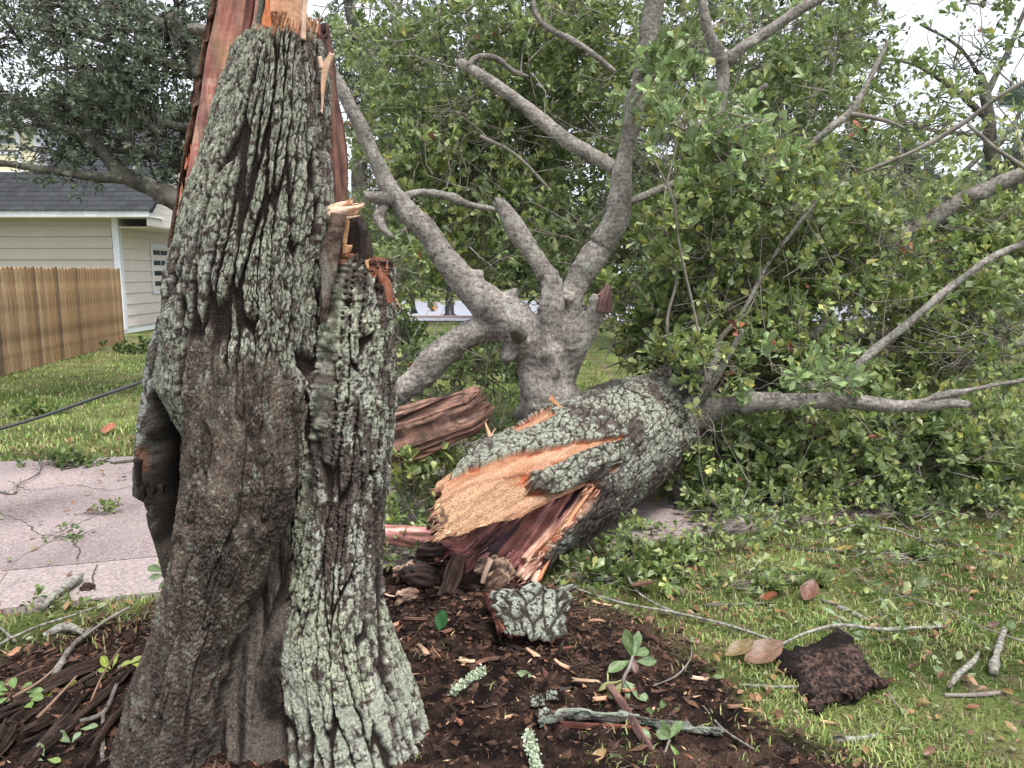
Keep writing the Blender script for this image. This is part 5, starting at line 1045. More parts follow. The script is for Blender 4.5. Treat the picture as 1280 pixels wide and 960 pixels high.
# side overhang: pale boards under the roof edge
b = MB(); gy = HY - .5
for k in range(14):
    z0 = EZ - .22 + .17 * k; y0 = gy + .25 + .0 * k; y1 = 30
    ys_ = gy + max(0, (z0 - EZ - .1) / .80); b.box((-9.42, ys_, z0), (-9.38 + .006 * 0, 30 - k * .3, z0 + .165), (.66, .61, .56))
b.box((-10.4, gy + .3, EZ - .25), (-9.40, 30, EZ - .225), (.6, .56, .5)); b.build('gable_wall', M['siding'], house)
# roof built course by course
sl = .82; b = MB(); nc = 19
for k in range(nc):
    y0 = HY - .66 + .16 * k; z0 = EZ + .17 + .16 * sl * k; rr_ = random.Random(k); x0 = -22.0 - rr_.random() * .3
    while x0 < -9.25:
        w_ = .30 * rr_.uniform(.6, 1.3); x1 = min(x0 + w_, -9.2); g_ = rr_.uniform(.8, 1.2); c = (.034 * g_, .037 * g_, .042 * g_); e = rr_.uniform(0, .012)
        V = [(x0, y0 - e, z0), (x1 - .008, y0 - e, z0), (x1 - .008, y0 + .22, z0 + .22 * sl - .012), (x0, y0 + .22, z0 + .22 * sl - .012), (x0, y0 - e, z0 - .022), (x1 - .008, y0 - e, z0 - .022)]
        b.add(V, [(0, 1, 2, 3), (4, 5, 1, 0)], None, c); x0 = x1
roof = tag(b.build('roof', M['shingle'], house), kind='stuff')
b = MB(); yr = HY - .66 + .16 * nc; zr = EZ + .17 + .16 * sl * nc
b.add([(-22, HY - .6, EZ + .1), (-9.2, HY - .6, EZ + .1), (-9.2, yr, zr - .04), (-22, yr, zr - .04), (-22, yr + 7, EZ + .1), (-9.2, yr + 7, EZ + .1)], [(0, 1, 2, 3), (3, 2, 5, 4)], None, (.04, .045, .055)); b.build('roof_deck', M['shingle'], house)
# dormer on the left with yellow siding and a window
dm = MB(); dx0, dx1 = -19, -12.72; dy = HY + .75; dz0 = EZ + .75
dm.box((dx0, dy + .02, dz0 - .6), (dx1, dy + 3, dz0 + 1.75), (.62, .56, .38)); dmo = dm.build('dormer', M['siding'], house)
bm3 = board_mesh(dx1 - dx0, .295, (.66, .60, .42), 3)
for k in range(6): put('siding_board', bm3, dmo, (dx0, dy, dz0 - .05 + .29 * k))
b = MB(); b.box((dx1 - .16, dy - .04, dz0 - .25), (dx1 + .03, dy + .02, dz0 + 1.75)); b.box((dx1, dy + .0, dz0 - .1), (dx1 + .028, dy + 2.5, dz0 + 1.75)); b.box((dx0, dy - .3, dz0 + 1.75), (dx1 + .3, dy + 3, dz0 + 1.88)); b.build('dormer_trim', M['white_trim'], house)
window(dy - .012, -15.2, -13.35, dz0 + .55, dz0 + 1.5, 'x', house)

FA, FB = G(0, 472)[:2], G(156, 430)[:2]; FD = unit(FB - FA); FL = np.linalg.norm(FB - FA)
fence = tag(empty('wooden_fence', (*FB, 0)), 'weathered brown dog ear picket privacy fence beside the beige house', 'fence')
pk = MB(); pw = .132
def picket_mesh(c, seed):
    r_ = random.Random(seed); h = 1.73 + r_.uniform(-.012, .014); e = .028; mb = MB(); hw_ = pw / 2 * r_.uniform(.93, 1.03)
    pr = [(-hw_, .02), (hw_, .02), (hw_, h - e), (hw_ - e, h), (-hw_ + e, h), (-hw_, h - e)]
    V = [(x, -.009, z) for x, z in pr] + [(x, .009, z) for x, z in pr]
    me = bpy.data.meshes.new('picket'); me.from_pydata(V, [], [(0, 1, 2, 3, 4, 5), (11, 10, 9, 8, 7, 6)] + [(k, k + 6, (k + 1) % 6 + 6, (k + 1) % 6) for k in range(6)])
    a = me.color_attributes.new('col', 'FLOAT_COLOR', 'POINT'); a.data.foreach_set('color', [*c, 1] * 12); me.materials.append(M['cedar']); return me
pms = [picket_mesh(c, i) for i, c in enumerate([(.30, .19, .105), (.38, .25, .14), (.21, .135, .08), (.32, .20, .105), (.42, .29, .17), (.18, .12, .075), (.34, .22, .13)])]
n_p = int((FL + 4.5) / .152); angf = math.atan2(FD[1], FD[0])
for k in range(n_p):
    p = FB - FD * (.152 * k + .07); o = put('picket', random.choice(pms), fence, (p[0], p[1] + random.uniform(-.004, .004), random.uniform(-.012, .008)), angf + random.uniform(-.03, .03))
    o.matrix_basis = o.matrix_basis @ MX.Rotation(random.uniform(-.006, .006), 4, 'Y')
for zz_ in (.3, 1.0, 1.5):
    b = MB(); b.box((-FL - 4.5, .012, zz_), (0, .05, zz_ + .085), (.3, .2, .12), angf, (FB[0], FB[1], 0)); b.build('rail', M['cedar'], fence)
b = MB(); b.box((-.10, .02, 0), (.0, .12, 1.72), (.28, .19, .11), angf, (FB[0], FB[1], 0)); b.build('post', M['cedar'], fence)

# ================================================ STREET FURNITURE FAR AWAY
M['black_metal'] = material('black painted iron', col=(.015, .016, .018), var=.2, bump=0, rough=.4)
lp = G(562, 398); lamp = tag(empty('street_lamp', (lp[0], lp[1], 0)), 'thin black lamp post at the edge of the far street', 'street lamp')
def lathe(x, y, prof, m, name, parent, k=14):
    mb = MB(); a = np.linspace(0, 2 * PI, k, endpoint=False); V = np.array([(x + r_ * math.cos(t), y + r_ * math.sin(t), z_) for r_, z_ in prof for t in a]); i = np.arange(len(prof) - 1)[:, None] * k; j = np.arange(k)[None]
    mb.add(V, np.stack([i + j, i + (j + 1) % k, i + k + (j + 1) % k, i + k + j], -1).reshape(-1, 4)); return mb.build(name, m, parent, True)
lathe(lp[0], lp[1], [(.26, 0), (.26, .12), (.17, .18), (.14, .75), (.09, .9), (.075, 3.9), (.05, 4.0)], M['black_metal'], 'post', lamp)
lathe(lp[0], lp[1], [(.05, 4.0), (.12, 4.05), (.12, 4.12), (.20, 4.6), (.24, 4.62), (.05, 4.85), (.0, 4.95)], M['glass'], 'lantern', lamp)
V, Q, T, R = tube_data(np.array([[lp[0], lp[1], 1.35, .045], [lp[0] + .35, lp[1], 1.55, .04], [lp[0] + .6, lp[1], 1.95, .04]]), .1, 8, 0); obj('bracket', V, [Q, T], M['black_metal'], lamp)
M['orange'] = material('orange petals', col=(.75, .26, .03), var=.2, bump=0); M['blue'] = material('blue plastic', col=(.02, .10, .62), var=.1, bump=0, rough=.4)
c0 = G(541, 390); r = np.random.default_rng(8); P0 = ellipsoid(r, 60, (c0[0], c0[1], .2), (.26, .2, .16)); V, T = leaf_geo(P0, r.normal(size=P0.shape), r.normal(size=P0.shape), np.full(60, .10), BROAD)
of = tag(empty('flowering_plant', c0), 'small clump of orange flowers by the far street edge', 'flowers'); obj('flowers', V, T, M['orange'], of)
V, Q = tubes(np.repeat([c0], 12, 0), P0[:12], .03, .015, .1); obj('stems', V, Q, M['twig'], of)
bp_ = W(870, 380, 13.0); blue = tag(empty('bin', (bp_[0], bp_[1], 0)), 'small bright blue bin glimpsed through the fallen crown', 'bin')
b = MB(); zc = bp_[2]; b.box((-.10, -.12, zc - .4), (.10, .12, zc + .10), o=(bp_[0], bp_[1], 0)); b.build('body', M['blue'], blue)
b = MB(); b.box((-.12, -.14, zc + .102), (.12, .14, zc + .13), o=(bp_[0], bp_[1], 0)); b.build('lid', M['blue'], blue)
b = MB(); b.box((-.04, -.04, -.02), (.04, .04, zc - .4), o=(bp_[0], bp_[1], 0)); b.build('post', M['black_metal'], blue)

# ================================================ TREES BEHIND
FG = [[(.13, .17, .11), (.17, .21, .145), (.10, .135, .09), (.21, .25, .17)], [(.11, .17, .055), (.16, .22, .07), (.10, .14, .05), (.20, .26, .10)], [(.06, .085, .05), (.08, .105, .06), (.05, .07, .042)]]
def tree(label, limbs, clumps, tone, seed, leafs=.10, name='oak_tree', thr=.42, group=None, cat='tree'):
    """limbs: traced [(px,py,Y,r)]; first one is the trunk. clumps: (px,py,Y,rx,ry,rY,n leaves sprays)."""
    root = empty(name, (*W(limbs[0][0][0], limbs[0][0][1], limbs[0][0][2])[:2], 0)); tag(root, label, cat, group); r = np.random.default_rng(seed); lp_ = []
    for k, p in enumerate(limbs):
        path = limb_path(p)
        V, Q, T, R = tube_data(path, .15 if p[0][2] > 12 else .07, 12, .09, seed + k); lp_.append(R); obj('trunk' if k == 0 else 'limb', V, [Q, T], M['far_bark'], root)
    lp_ = np.vstack(lp_)[:, :3]; A = []; B = []; P_ = []; D_ = []
    for (px, py, Y, rx, ry, rY, n) in clumps:
        c = W(px, py, Y); k = mpp(py, Y); rad = np.array([rx * k, rY, ry * k]); n = int(n * (.60 if Y > 12 else (1.45 if Y < 10.5 and leafs > .052 else 1))); p = ellipsoid(r, n, c, rad, .42); f = 1.2 if Y > 12 else 2.2
        p = p[(fbm(p[:, 0] * f, p[:, 1] * f, p[:, 2] * f, seed, 3) > thr + .025) & (p[:, 2] > .2)]
        if len(p) < 4: continue
        ns_ = max(3, len(p) // 14); sub = ellipsoid(r, ns_, c, rad * .8); o_ = lp_[((sub[:, None] - lp_[None]) ** 2).sum(-1).argmin(1)]; A += [o_]; B += [sub]
        q = sub[((p[:, None] - sub[None]) ** 2).sum(-1).argmin(1)]; A += [q]; B += [p]; P_ += [p]; D_ += [unit(p - q + r.normal(size=p.shape) * .1)]
    A = np.vstack(A); B = np.vstack(B); Ym = clumps[0][2]; V, Q = tubes(A, B, .0010 * Ym, .0005 * Ym, .12, 3, 3, seed); tag(obj('twigs', V, Q, M['far_bark'], root), kind='stuff')
    P_ = np.vstack(P_); D_ = np.vstack(D_); pos, ld, nn, sz, si = spray_leaves(P_, D_, r, 9, leafs * 2.6, leafs)
    c = np.array(FG[tone])[r.integers(0, len(FG[tone]), len(pos))] * r.uniform(.75, 1.35, (len(pos), 1))
    # four-point leaves
    D = unit(ld); Xv = unit(np.cross(D, nn)); s = sz[:, None]; Vl = np.stack([pos, pos - Xv * s * .28 + D * s * .55, pos + D * s, pos + Xv * s * .28 + D * s * .55], 1).reshape(-1, 3)
    tag(obj('crown', Vl, (np.arange(len(pos)) * 4)[:, None] + np.array([[0, 1, 2, 3]]), M['far_leaf'], root, np.repeat(c, 4, 0), False), kind='stuff'); return root
tree('grey green live oak with lichened limbs reaching over the dark roof', [
    [(285, 470, 9.5, 18), (280, 380, 9.5, 16), (262, 300, 9.5, 14), (215, 248, 9.5, 13), (185, 232, 9.45, 12), (160, 222, 9.4, 11), (140, 205, 9.4, 9), (122, 180, 9.4, 8), (95, 165, 9.4, 6), (60, 158, 9.4, 4)],
    [(160, 222, 9.4, 8), (120, 222, 9.3, 6), (75, 215, 9.2, 5), (30, 208, 9.1, 4), (-20, 200, 9.0, 4)],
    [(262, 300, 9.5, 12), (260, 180, 9.6, 12), (250, 90, 9.7, 10), (215, 20, 9.8, 8)],
    [(255, 160, 9.6, 6), (210, 155, 9.6, 5), (180, 138, 9.6, 4.5), (150, 105, 9.6, 4), (125, 85, 9.6, 3)],
    [(205, 200, 9.5, 5), (170, 186, 9.5, 5), (145, 188, 9.5, 4), (120, 172, 9.5, 3)],
    [(250, 90, 9.7, 7), (180, 70, 9.8, 5), (100, 40, 9.9, 4), (40, 20, 10, 3)], [(240, 60, 9.7, 6), (170, 10, 9.9, 5), (110, -30, 10, 4)]],
    [(60, 60, 9.8, 100, 60, 1.2, 560), (190, 60, 9.8, 75, 65, 1.2, 520), (40, 140, 9.5, 80, 38, .9, 260), (130, 120, 9.7, 80, 50, 1, 320), (200, 170, 9.7, 55, 60, .8, 260), (110, 180, 9.5, 60, 24, .5, 60), (225, 215, 9.8, 22, 30, .4, 110), (70, 200, 9.4, 60, 18, .4, 40), (100, 225, 9.3, 14, 12, .2, 12), (40, 5, 10, 70, 40, 1, 300), (140, 0, 10, 80, 40, 1, 300), (260, 40, 10.2, 60, 80, 1, 400), (290, 150, 10.3, 60, 90, .8, 300)], 0, 700, .062, 'live_oak_tree', .45)
T_ = 'trees standing behind the fallen oak'
tree('dark live oak whose trunk rises just right of the stump', [[(455, 400, 15, 11), (450, 200, 15, 10), (462, 90, 15, 9), (445, 40, 15, 8), (430, -20, 15, 6)], [(462, 95, 15, 6), (430, 60, 15, 5), (410, 20, 15, 4)], [(455, 130, 15, 5), (500, 60, 15, 4), (540, 10, 15, 3)]],
     [(470, 40, 15, 90, 60, 2, 420), (430, 120, 15.5, 60, 80, 1.5, 300), (510, 180, 15.5, 80, 110, 1.5, 650), (540, 40, 15.5, 70, 60, 1.5, 220), (490, 270, 16, 70, 60, 1.5, 420)], 0, 710, .11, 'live_oak_tree', .46)
tree('tall dark oak rising in the middle behind the fork', [[(690, 420, 17, 15), (690, 250, 17, 14), (700, 120, 17, 12), (720, 0, 17, 9)], [(690, 200, 17, 8), (640, 120, 17, 6), (590, 60, 17, 5)], [(700, 150, 17, 8), (770, 80, 17, 6), (820, 20, 17, 5)]],
     [(620, 100, 17, 110, 90, 2, 620), (720, 60, 17, 100, 80, 2, 560), (680, 220, 17, 130, 90, 2, 900), (590, 270, 17.5, 80, 70, 2, 420), (800, 180, 17.5, 80, 130, 2, 700)], 2, 720, .14, 'oak_tree', .42)
tree('broad dark oak behind the upright pale branch on the right', [[(960, 420, 16, 15), (955, 250, 16, 14), (970, 120, 16, 11), (960, 0, 16, 8)], [(958, 200, 16, 8), (1020, 120, 16, 6), (1060, 40, 16, 4)], [(958, 220, 16, 8), (880, 120, 16, 6), (860, 40, 16, 4)]],
     [(900, 60, 16, 100, 80, 2, 640), (1010, 70, 16, 80, 70, 2, 380), (960, 190, 16, 130, 90, 2, 950), (880, 270, 16.5, 100, 80, 2, 650), (1020, 280, 16.5, 100, 70, 2, 520), (1085, 25, 16, 40, 40, 1, 80)], 2, 730, .13, 'oak_tree', .42)
tree('loose crowned pale green tree under the open sky on the right', [[(1160, 430, 19, 10), (1155, 300, 19, 9), (1140, 200, 19, 7), (1120, 130, 19, 4)], [(1150, 280, 19, 6), (1200, 220, 19, 4), (1230, 190, 19, 3)], [(1150, 300, 19, 6), (1090, 240, 19, 4), (1060, 200, 19, 3)]],
     [(1110, 200, 19, 90, 50, 2, 200), (1190, 250, 19, 100, 50, 2, 220), (1100, 290, 19.5, 110, 50, 2, 560), (1230, 320, 19.5, 90, 50, 2, 460), (1150, 160, 19, 70, 26, 1.5, 70)], 1, 740, .14, 'loose_crowned_tree', .47)
tree('nearly bare grey lichened tree at the far right edge', [[(1252, 430, 12, 9), (1250, 330, 12, 8), (1245, 260, 12, 8), (1238, 180, 12, 7.5), (1232, 120, 12, 6), (1226, 95, 12, 5)], [(1236, 150, 12, 4), (1190, 110, 12, 3), (1140, 80, 12, 2), (1090, 70, 12, 1.5)], [(1232, 120, 12, 4), (1262, 60, 12, 3), (1282, 10, 12, 2)], [(1240, 190, 12, 4), (1270, 150, 12, 3), (1290, 100, 12, 2.5)], [(1228, 100, 12, 2.5), (1200, 60, 12, 2), (1150, 30, 12, 1.5)], [(1238, 170, 12, 3), (1180, 165, 12, 2.5), (1110, 150, 12, 2)]],
     [(1190, 90, 12, 70, 40, 1, 26), (1150, 150, 12, 60, 26, 1, 36), (1240, 60, 12, 50, 50, 1, 20), (1265, 200, 12, 30, 60, 1, 50)], 1, 750, .07, 'bare_tree', .3)
tree('bushy green shrub behind the crook of the lowest left limb', [[(505, 445, 9, 4), (505, 420, 9, 3), (500, 400, 9, 2)]], [(496, 425, 9, 34, 30, .6, 320), (512, 425, 9.5, 18, 18, .4, 60)], 1, 760, .05, 'shrub', .35, cat='shrub')
tree('dark tree on the far lawn left of the lamp post', [[(517, 392, 24, 3.5), (515, 370, 24, 3), (512, 330, 24, 3)], [(515, 372, 24, 2), (530, 345, 24, 1.5), (540, 330, 24, 1)]], [(495, 325, 24, 40, 22, 1.5, 240), (545, 322, 24.5, 40, 18, 1.5, 240), (600, 320, 25, 50, 24, 1.5, 300)], 1, 770, .16, 'oak_tree', .36)
# hedge masses along the far side of the street and lawn
def hedge(label, x0, x1, y, h, n, tone, seed):
    r = np.random.default_rng(seed); root = tag(empty('hedge', ((x0 + x1) / 2, y, 0)), label, 'hedge'); x_ = r.uniform(x0, x1, n); top_ = h * (.55 + .6 * fbm(x_ * .35, 0 * x_, 0, seed, 3))
    p = np.stack([x_, y + r.uniform(-1, 1, n), top_ * r.uniform(.02, 1, n) ** .7], 1); s = r.uniform(.2, .5, n) * (.5 + h / 8); pos = np.repeat(p, 3, 0) + r.normal(size=(3 * n, 3)) * .2; D = unit(r.normal(size=pos.shape) + [0, 0, .4]); X_ = unit(np.cross(D, r.normal(size=pos.shape))); ss = np.repeat(s, 3)[:, None]
    Vl = np.stack([pos, pos - X_ * ss * .4 + D * ss * .5, pos + D * ss, pos + X_ * ss * .4 + D * ss * .5], 1).reshape(-1, 3); c = np.array(FG[tone])[r.integers(0, 3, 3 * n)] * r.uniform(.7, 1.3, (3 * n, 1))
    tag(obj('foliage', Vl, (np.arange(3 * n) * 4)[:, None] + np.array([[0, 1, 2, 3]]), M['far_leaf'], root, np.repeat(c, 4, 0), False), kind='stuff')
    xs_ = np.linspace(x0, x1, 14); A = np.stack([xs_, 0 * xs_ + y, 0 * xs_], 1); V, Q = tubes(A, A + [0, 0, h * .7], .12, .04, .05, 4, 6, seed); tag(obj('stems', V, Q, M['far_bark'], root), kind='stuff')
hedge('dark green hedge and bushes across the far street', -16, 6, 50, 5.5, 5200, 1, 781)
hedge('deep green thicket far behind the fallen crown', 6, 60, 36, 7.5, 9000, 0, 782)
hedge('tall woodland thicket behind the house roof', -46, -14, 46, 13, 5200, 0, 783)
# palm at the upper right
pm = tag(empty('palm_tree', (*W(1285, 200, 22)[:2], 0)), 'fan palm with blue green fronds at the upper right edge', 'palm tree')
pc = W(1282, 175, 22); V, Q, T, R = tube_data(np.array([[pc[0] + .1, 22, 0, .24], [pc[0], 22, 2, .2], [pc[0], 22, pc[2], .18]]), .12, 12, .1, 3); obj('trunk', V, [Q, T], M['far_bark'], pm)
M['frond'] = material('palm frond', cols=[(.06, .10, .07), (.13, .18, .14)], scale=3, bump=0, rough=.5, trans=.2)
for k in range(26):
    r = np.random.default_rng(900 + k); a = k * 2.4; el = r.uniform(-.5, 1.2); d0 = np.array([math.cos(a) * math.cos(el), math.sin(a) * math.cos(el), math.sin(el)]); tip = pc + d0 * 1.0; mb = MB(); up = unit(np.cross(np.cross(d0, [0, 0, 1.]), d0))
    sd_ = unit(np.cross(d0, up)); V, Q = tubes(np.array([pc]), np.array([tip]), .02, .012, .05, 4, 4, k); mb.add(V, Q)
    for j_ in range(18):
        t = (j_ / 17 - .5) * 2.5; e = unit(d0 * math.cos(t) + sd_ * math.sin(t)) * (.95 - .2 * abs(t)); q = np.cross(e, up) * .035; mid = tip + e * .55; en = tip + e + np.array([0, 0, -.16]); mb.add([tip, mid - q, en, mid + q], [(0, 1, 2, 3)])
    mb.build('frond', M['frond'], pm)
# ================================================ THINGS LYING ROUND THE STUMP
def onG(px, py, dz=0):
    p = G(px, py); p[2] = max(float(hgt(np.array(p[0]), np.array(p[1]))), .0 if not on_pave(p[0], p[1]) else .026) + dz; return p
BARKP = [(.035, .026, .022), (.14, .12, .105), (.24, .24, .21)]
LICH = [(.10, .09, .08), (.30, .34, .27), (.44, .50, .42), (.36, .40, .35)]
# brown split slab leaning behind the stump
def splitcol(V, ax, wd):
    c = woodcol(V, ax, wd, [(.03, .018, .016), (.15, .085, .065), (.28, .155, .115), (.07, .042, .035), (.36, .22, .165)], 7, f=34, g=.8); return c
o = plank('split_log', [(430, 555, 430, 618), (460, 533, 462, 596), (488, 515, 486, 582), (520, 504, 522, 572), (556, 494, 556, 556), (590, 485, 592, 536), (602, 484, 598, 520)], [4.5, 4.5, 4.5, 4.52, 4.55, 4.6, 4.62], .11, BRN, None, amp=.026, f=34, jag1=.09, n=220, nphi=160, seed=71, colf=splitcol, g=.9, power=.5)
tag(o, 'reddish brown furrowed split log leaning behind the stump', 'split log')

def bark_slab(name, quad, thick, label, top, under, seed, lift=.02, tilt=None, n=90, m_=70, relief=.008, fiss=(.075, .15), rag=1.0, tf=45):
    """quad: four world points (a,b,c,d) counter clockwise; a thick slab with ragged edge and bark relief."""
    a, b, c, d = [np.asarray(q, float) for q in quad]; u, v = np.meshgrid(np.linspace(0, 1, n), np.linspace(0, 1, m_), indexing='ij')
    ed = np.minimum(np.minimum(u, 1 - u), np.minimum(v, 1 - v)); uu = u + rag * .12 * (fbm(u * 7 + seed, v * 12, 0, seed, 4) - .5) * 2 * sstep(.3, 0, ed); vv = v + rag * .13 * (fbm(u * 9, v * 5 + seed, 0, seed + 1, 3) - .5) * 2 * sstep(.3, 0, ed)
    P = (a * ((1 - uu) * (1 - vv))[..., None] + b * (uu * (1 - vv))[..., None] + c * (uu * vv)[..., None] + d * ((1 - uu) * vv)[..., None])
    nrm = unit(np.cross(b - a, d - a)); nrm = nrm if nrm[2] > 0 or abs(nrm[2]) < .3 else -nrm
    Lu, Lv = np.linalg.norm(b - a), np.linalg.norm(d - a); e1, e2, i1, i2, e3, i3 = fissured(u * Lu, v * Lv, seed + 20, *fiss); pl = sstep(.03, .24, e1); p2 = sstep(.02, .2, e2)
    warp = .02 * (fbm(u * 2, v * 2, 0, seed + 5, 3) - .5); ter = fbm(u * Lu * tf, v * Lv * tf * .6, 0, seed + 30, 4) * 7; ter = (np.floor(ter) + sstep(0, .3, ter - np.floor(ter))) / 7; flk = sstep(.36, .44, fbm(u * Lu * 90, v * Lv * 90, 0, seed + 31, 3)); h = relief * (pl - 1) + relief * 1.8 * (ter - .5) + relief * .2 * (p2 - .6) + .003 * fbm(u * Lu * 90, v * Lv * 90, 0, seed, 3)
    Pt = P + nrm * (thick * .5 * sstep(0, .03, ed) ** .5 + h + warp)[..., None]; Pb = P + nrm * (-thick * .5 * sstep(0, .03, ed) ** .5 + warp)[..., None]
    lum = fbm(u * Lu * 60, v * Lv * 60, 0, seed + 7, 4); l2 = fbm(u * Lu * 14, v * Lv * 14, 0, seed + 8, 3)
    ct = mixc(top[0], mixc(top[1], top[2], sstep(.3, .7, lum)), pl * (.6 + .4 * p2) * flk * sstep(.75, .55, l2)); cb = mixc(under[0], under[1], sstep(.3, .7, lum))
    N_ = n * m_; i, j = np.meshgrid(np.arange(n - 1), np.arange(m_ - 1), indexing='ij'); Q = np.stack([i * m_ + j, (i + 1) * m_ + j, (i + 1) * m_ + j + 1, i * m_ + j + 1], -1).reshape(-1, 4)
    bd = np.r_[np.arange(m_), np.arange(1, n) * m_ + m_ - 1, (n - 1) * m_ + np.arange(m_ - 2, -1, -1), np.arange(n - 2, 0, -1) * m_]; bn = np.roll(bd, -1); R_q = np.stack([bd, bn, bn + N_, bd + N_], 1)
    V = np.vstack([Pt.reshape(-1, 3), Pb.reshape(-1, 3)]); o = obj(name, V, np.vstack([Q, Q[:, ::-1] + N_, R_q]), M['bark'], None, np.vstack([ct.reshape(-1, 3), cb.reshape(-1, 3)])); return tag(o, label, 'bark')
LT_ = [(.045, .035, .03), (.29, .32, .255), (.45, .48, .40)]
bark_slab('bark_slab', [W(610, 740, 3.34), W(717, 729, 3.38), W(706, 800, 3.16), W(632, 794, 3.14)], .02, 'curved slab of pale lichened bark propped under the torn trunk end', LT_, [(.22, .06, .04), (.42, .14, .09)], 801)
bark_slab('red_bark_fragment', [W(604, 744, 3.38), W(624, 738, 3.40), W(640, 790, 3.18), W(622, 790, 3.17)], .03, 'torn red brown fragment left under the pale bark slab', [(.08, .03, .025), (.20, .08, .06), (.38, .15, .10)], [(.2, .06, .04), (.4, .14, .09)], 802, n=30, m_=40)
bark_slab('dark_bark_slab', [onG(970, 826, .025), onG(1052, 800, .05), onG(1106, 872, .05), onG(1020, 898, .02)], .04, 'thick dark brown slab of bark lying inner face up on grass', [(.012, .008, .007), (.040, .027, .023), (.15, .092, .072)], [(.02, .015, .013), (.05, .03, .025)], 803, relief=.008, fiss=(.7, .9), rag=.9, tf=34)
plank('lichened_bark_strip', [(672, 898, 676, 910), (700, 889, 704, 900), (760, 889, 762, 903), (820, 897, 820, 909), (870, 907, 868, 916), (904, 911, 900, 919)], [2.59, 2.61, 2.61, 2.59, 2.56, 2.54], .02, LICH, None, m='bark', amp=.013, f=70, jag0=.02, jag1=.02, n=160, g=22, nphi=50, seed=72); tag(C.objects[-1], 'long thin strip of lichened bark lying under the crossing dark stick', 'bark')
plank('bark_strip_underside', [(700, 900, 701, 908), (740, 903, 740, 911), (790, 907, 790, 912), (812, 910, 812, 914)], [2.575, 2.575, 2.56, 2.55], .012, [(.06, .025, .02), (.24, .08, .05)], None, jag0=.03, jag1=.03, amp=.006, n=60, nphi=20, seed=73); tag(C.objects[-1], 'red inner edge peeling below the long lichened bark strip', 'bark')
plank('dark_stick', [(757, 858, 767, 858), (772, 880, 782, 878), (790, 912, 801, 908), (806, 940, 818, 935), (820, 975, 834, 970)], [2.80, 2.68, 2.55, 2.45, 2.36], .022, [(.05, .025, .022), (.13, .07, .06), (.20, .11, .09)], None, amp=.002, f=60, n=60, nphi=24, seed=74); tag(C.objects[-1], 'flat dark brown stick standing across the lichened bark strip', 'stick')
# rotten chunks at the foot of the torn end
def lump(name, c, rad, pal, label, cat, seed, rot=0, stretch=(14, 60), m='wood'):
    n_, k_ = 40, 44; a = np.linspace(0, PI, n_)[:, None]; b_ = np.linspace(0, 2 * PI, k_, endpoint=False)[None]; d = np.stack([np.sin(a) * np.cos(b_), np.sin(a) * np.sin(b_), np.cos(a) + 0 * b_], -1)
    d = np.sign(d) * np.abs(d) ** .75; rg = 1 + .55 * (fbm(d[..., 0] * 1.6 + seed, d[..., 1] * 1.6, d[..., 2] * 1.6, seed, 3) - .5) * 2; P = d * rg[..., None] * np.asarray(rad)
    gr = fbm(P[..., 1] * stretch[1], P[..., 2] * stretch[1], P[..., 0] * stretch[0], seed + 3, 4); P = P * (1 + .35 * (gr - .5))[..., None]; cr, sr = math.cos(rot), math.sin(rot)
    P = np.stack([P[..., 0] * cr - P[..., 2] * sr, P[..., 1], P[..., 0] * sr + P[..., 2] * cr], -1) + np.asarray(c); Q = grid_quads(n_, k_)[:, ::-1]; x_ = np.clip((gr - .32) / .36, 0, .999) * (len(pal) - 1); i_ = x_.astype(int); f_ = (x_ - i_)[..., None]; pa = np.array(pal); col = pa[i_] * (1 - f_) + pa[np.minimum(i_ + 1, len(pal) - 1)] * f_
    o = obj(name, P.reshape(-1, 3), Q, M[m], None, col.reshape(-1, 3)); return tag(o, label, cat)
RB = [(.03, .02, .017), (.12, .07, .05), (.28, .18, .13), (.44, .32, .24)]
o = plank('rotten_wood_shard', [(562, 693, 582, 698), (556, 715, 578, 722), (548, 738, 566, 744), (542, 752, 560, 758)], [3.78, 3.72, 3.66, 3.62], .05, RB, None, amp=.010, f=60, jag0=.03, jag1=.02, n=70, nphi=50, seed=81); tag(o, 'upright grooved brown shard of rotten wood under the torn end', 'wood shard')
lump('rotten_wood_chunk', W(618, 715, 3.74), (.075, .06, .085), RB, 'rounded layered chunk of grey brown rotten wood inside the torn opening', 'rotten wood', 82, .5)
plank('pale_rotten_rib', [(610, 698, 618, 700), (604, 714, 610, 718), (600, 728, 606, 730)], [3.68, 3.65, 3.64], .03, [(.3, .2, .14), (.55, .42, .32)], None, amp=.004, n=30, nphi=20, seed=83); tag(C.objects[-1], 'pale curved rib on the rotten chunk in the torn opening', 'wood shard')
DK = [(.012, .009, .008), (.035, .02, .017), (.075, .042, .034)]
for i, (px, py, Y, rx, ry, lab, pal) in enumerate([
    (590, 735, 3.85, .17, .09, 'black hollow mass of rotten wood deep under the torn end', DK), (530, 722, 3.80, .11, .06, 'dark mound of crumbling wood left of the upright shard', DK), (600, 770, 3.48, .07, .035, 'flat brown chunk in front of the bark slab', RB[:3]),
    (540, 690, 3.9, .08, .05, 'dark crumbled lump below the pink splinter', DK), (640, 745, 3.72, .08, .05, 'dark broken lump just above the bark slab', DK), (508, 745, 3.6, .055, .03, 'brown blocky piece beside the stump at the mulch edge', RB),
    (580, 752, 3.62, .06, .03, 'small dark lump beside the upright shard foot', DK), (505, 715, 3.82, .06, .035, 'reddish brown block near the pink splinter', RB)]):
    lump('rotten_wood_lump', W(px, py, Y), (rx, rx * .7, ry), pal, lab, 'rotten wood', 820 + i, .1 * i - .3)
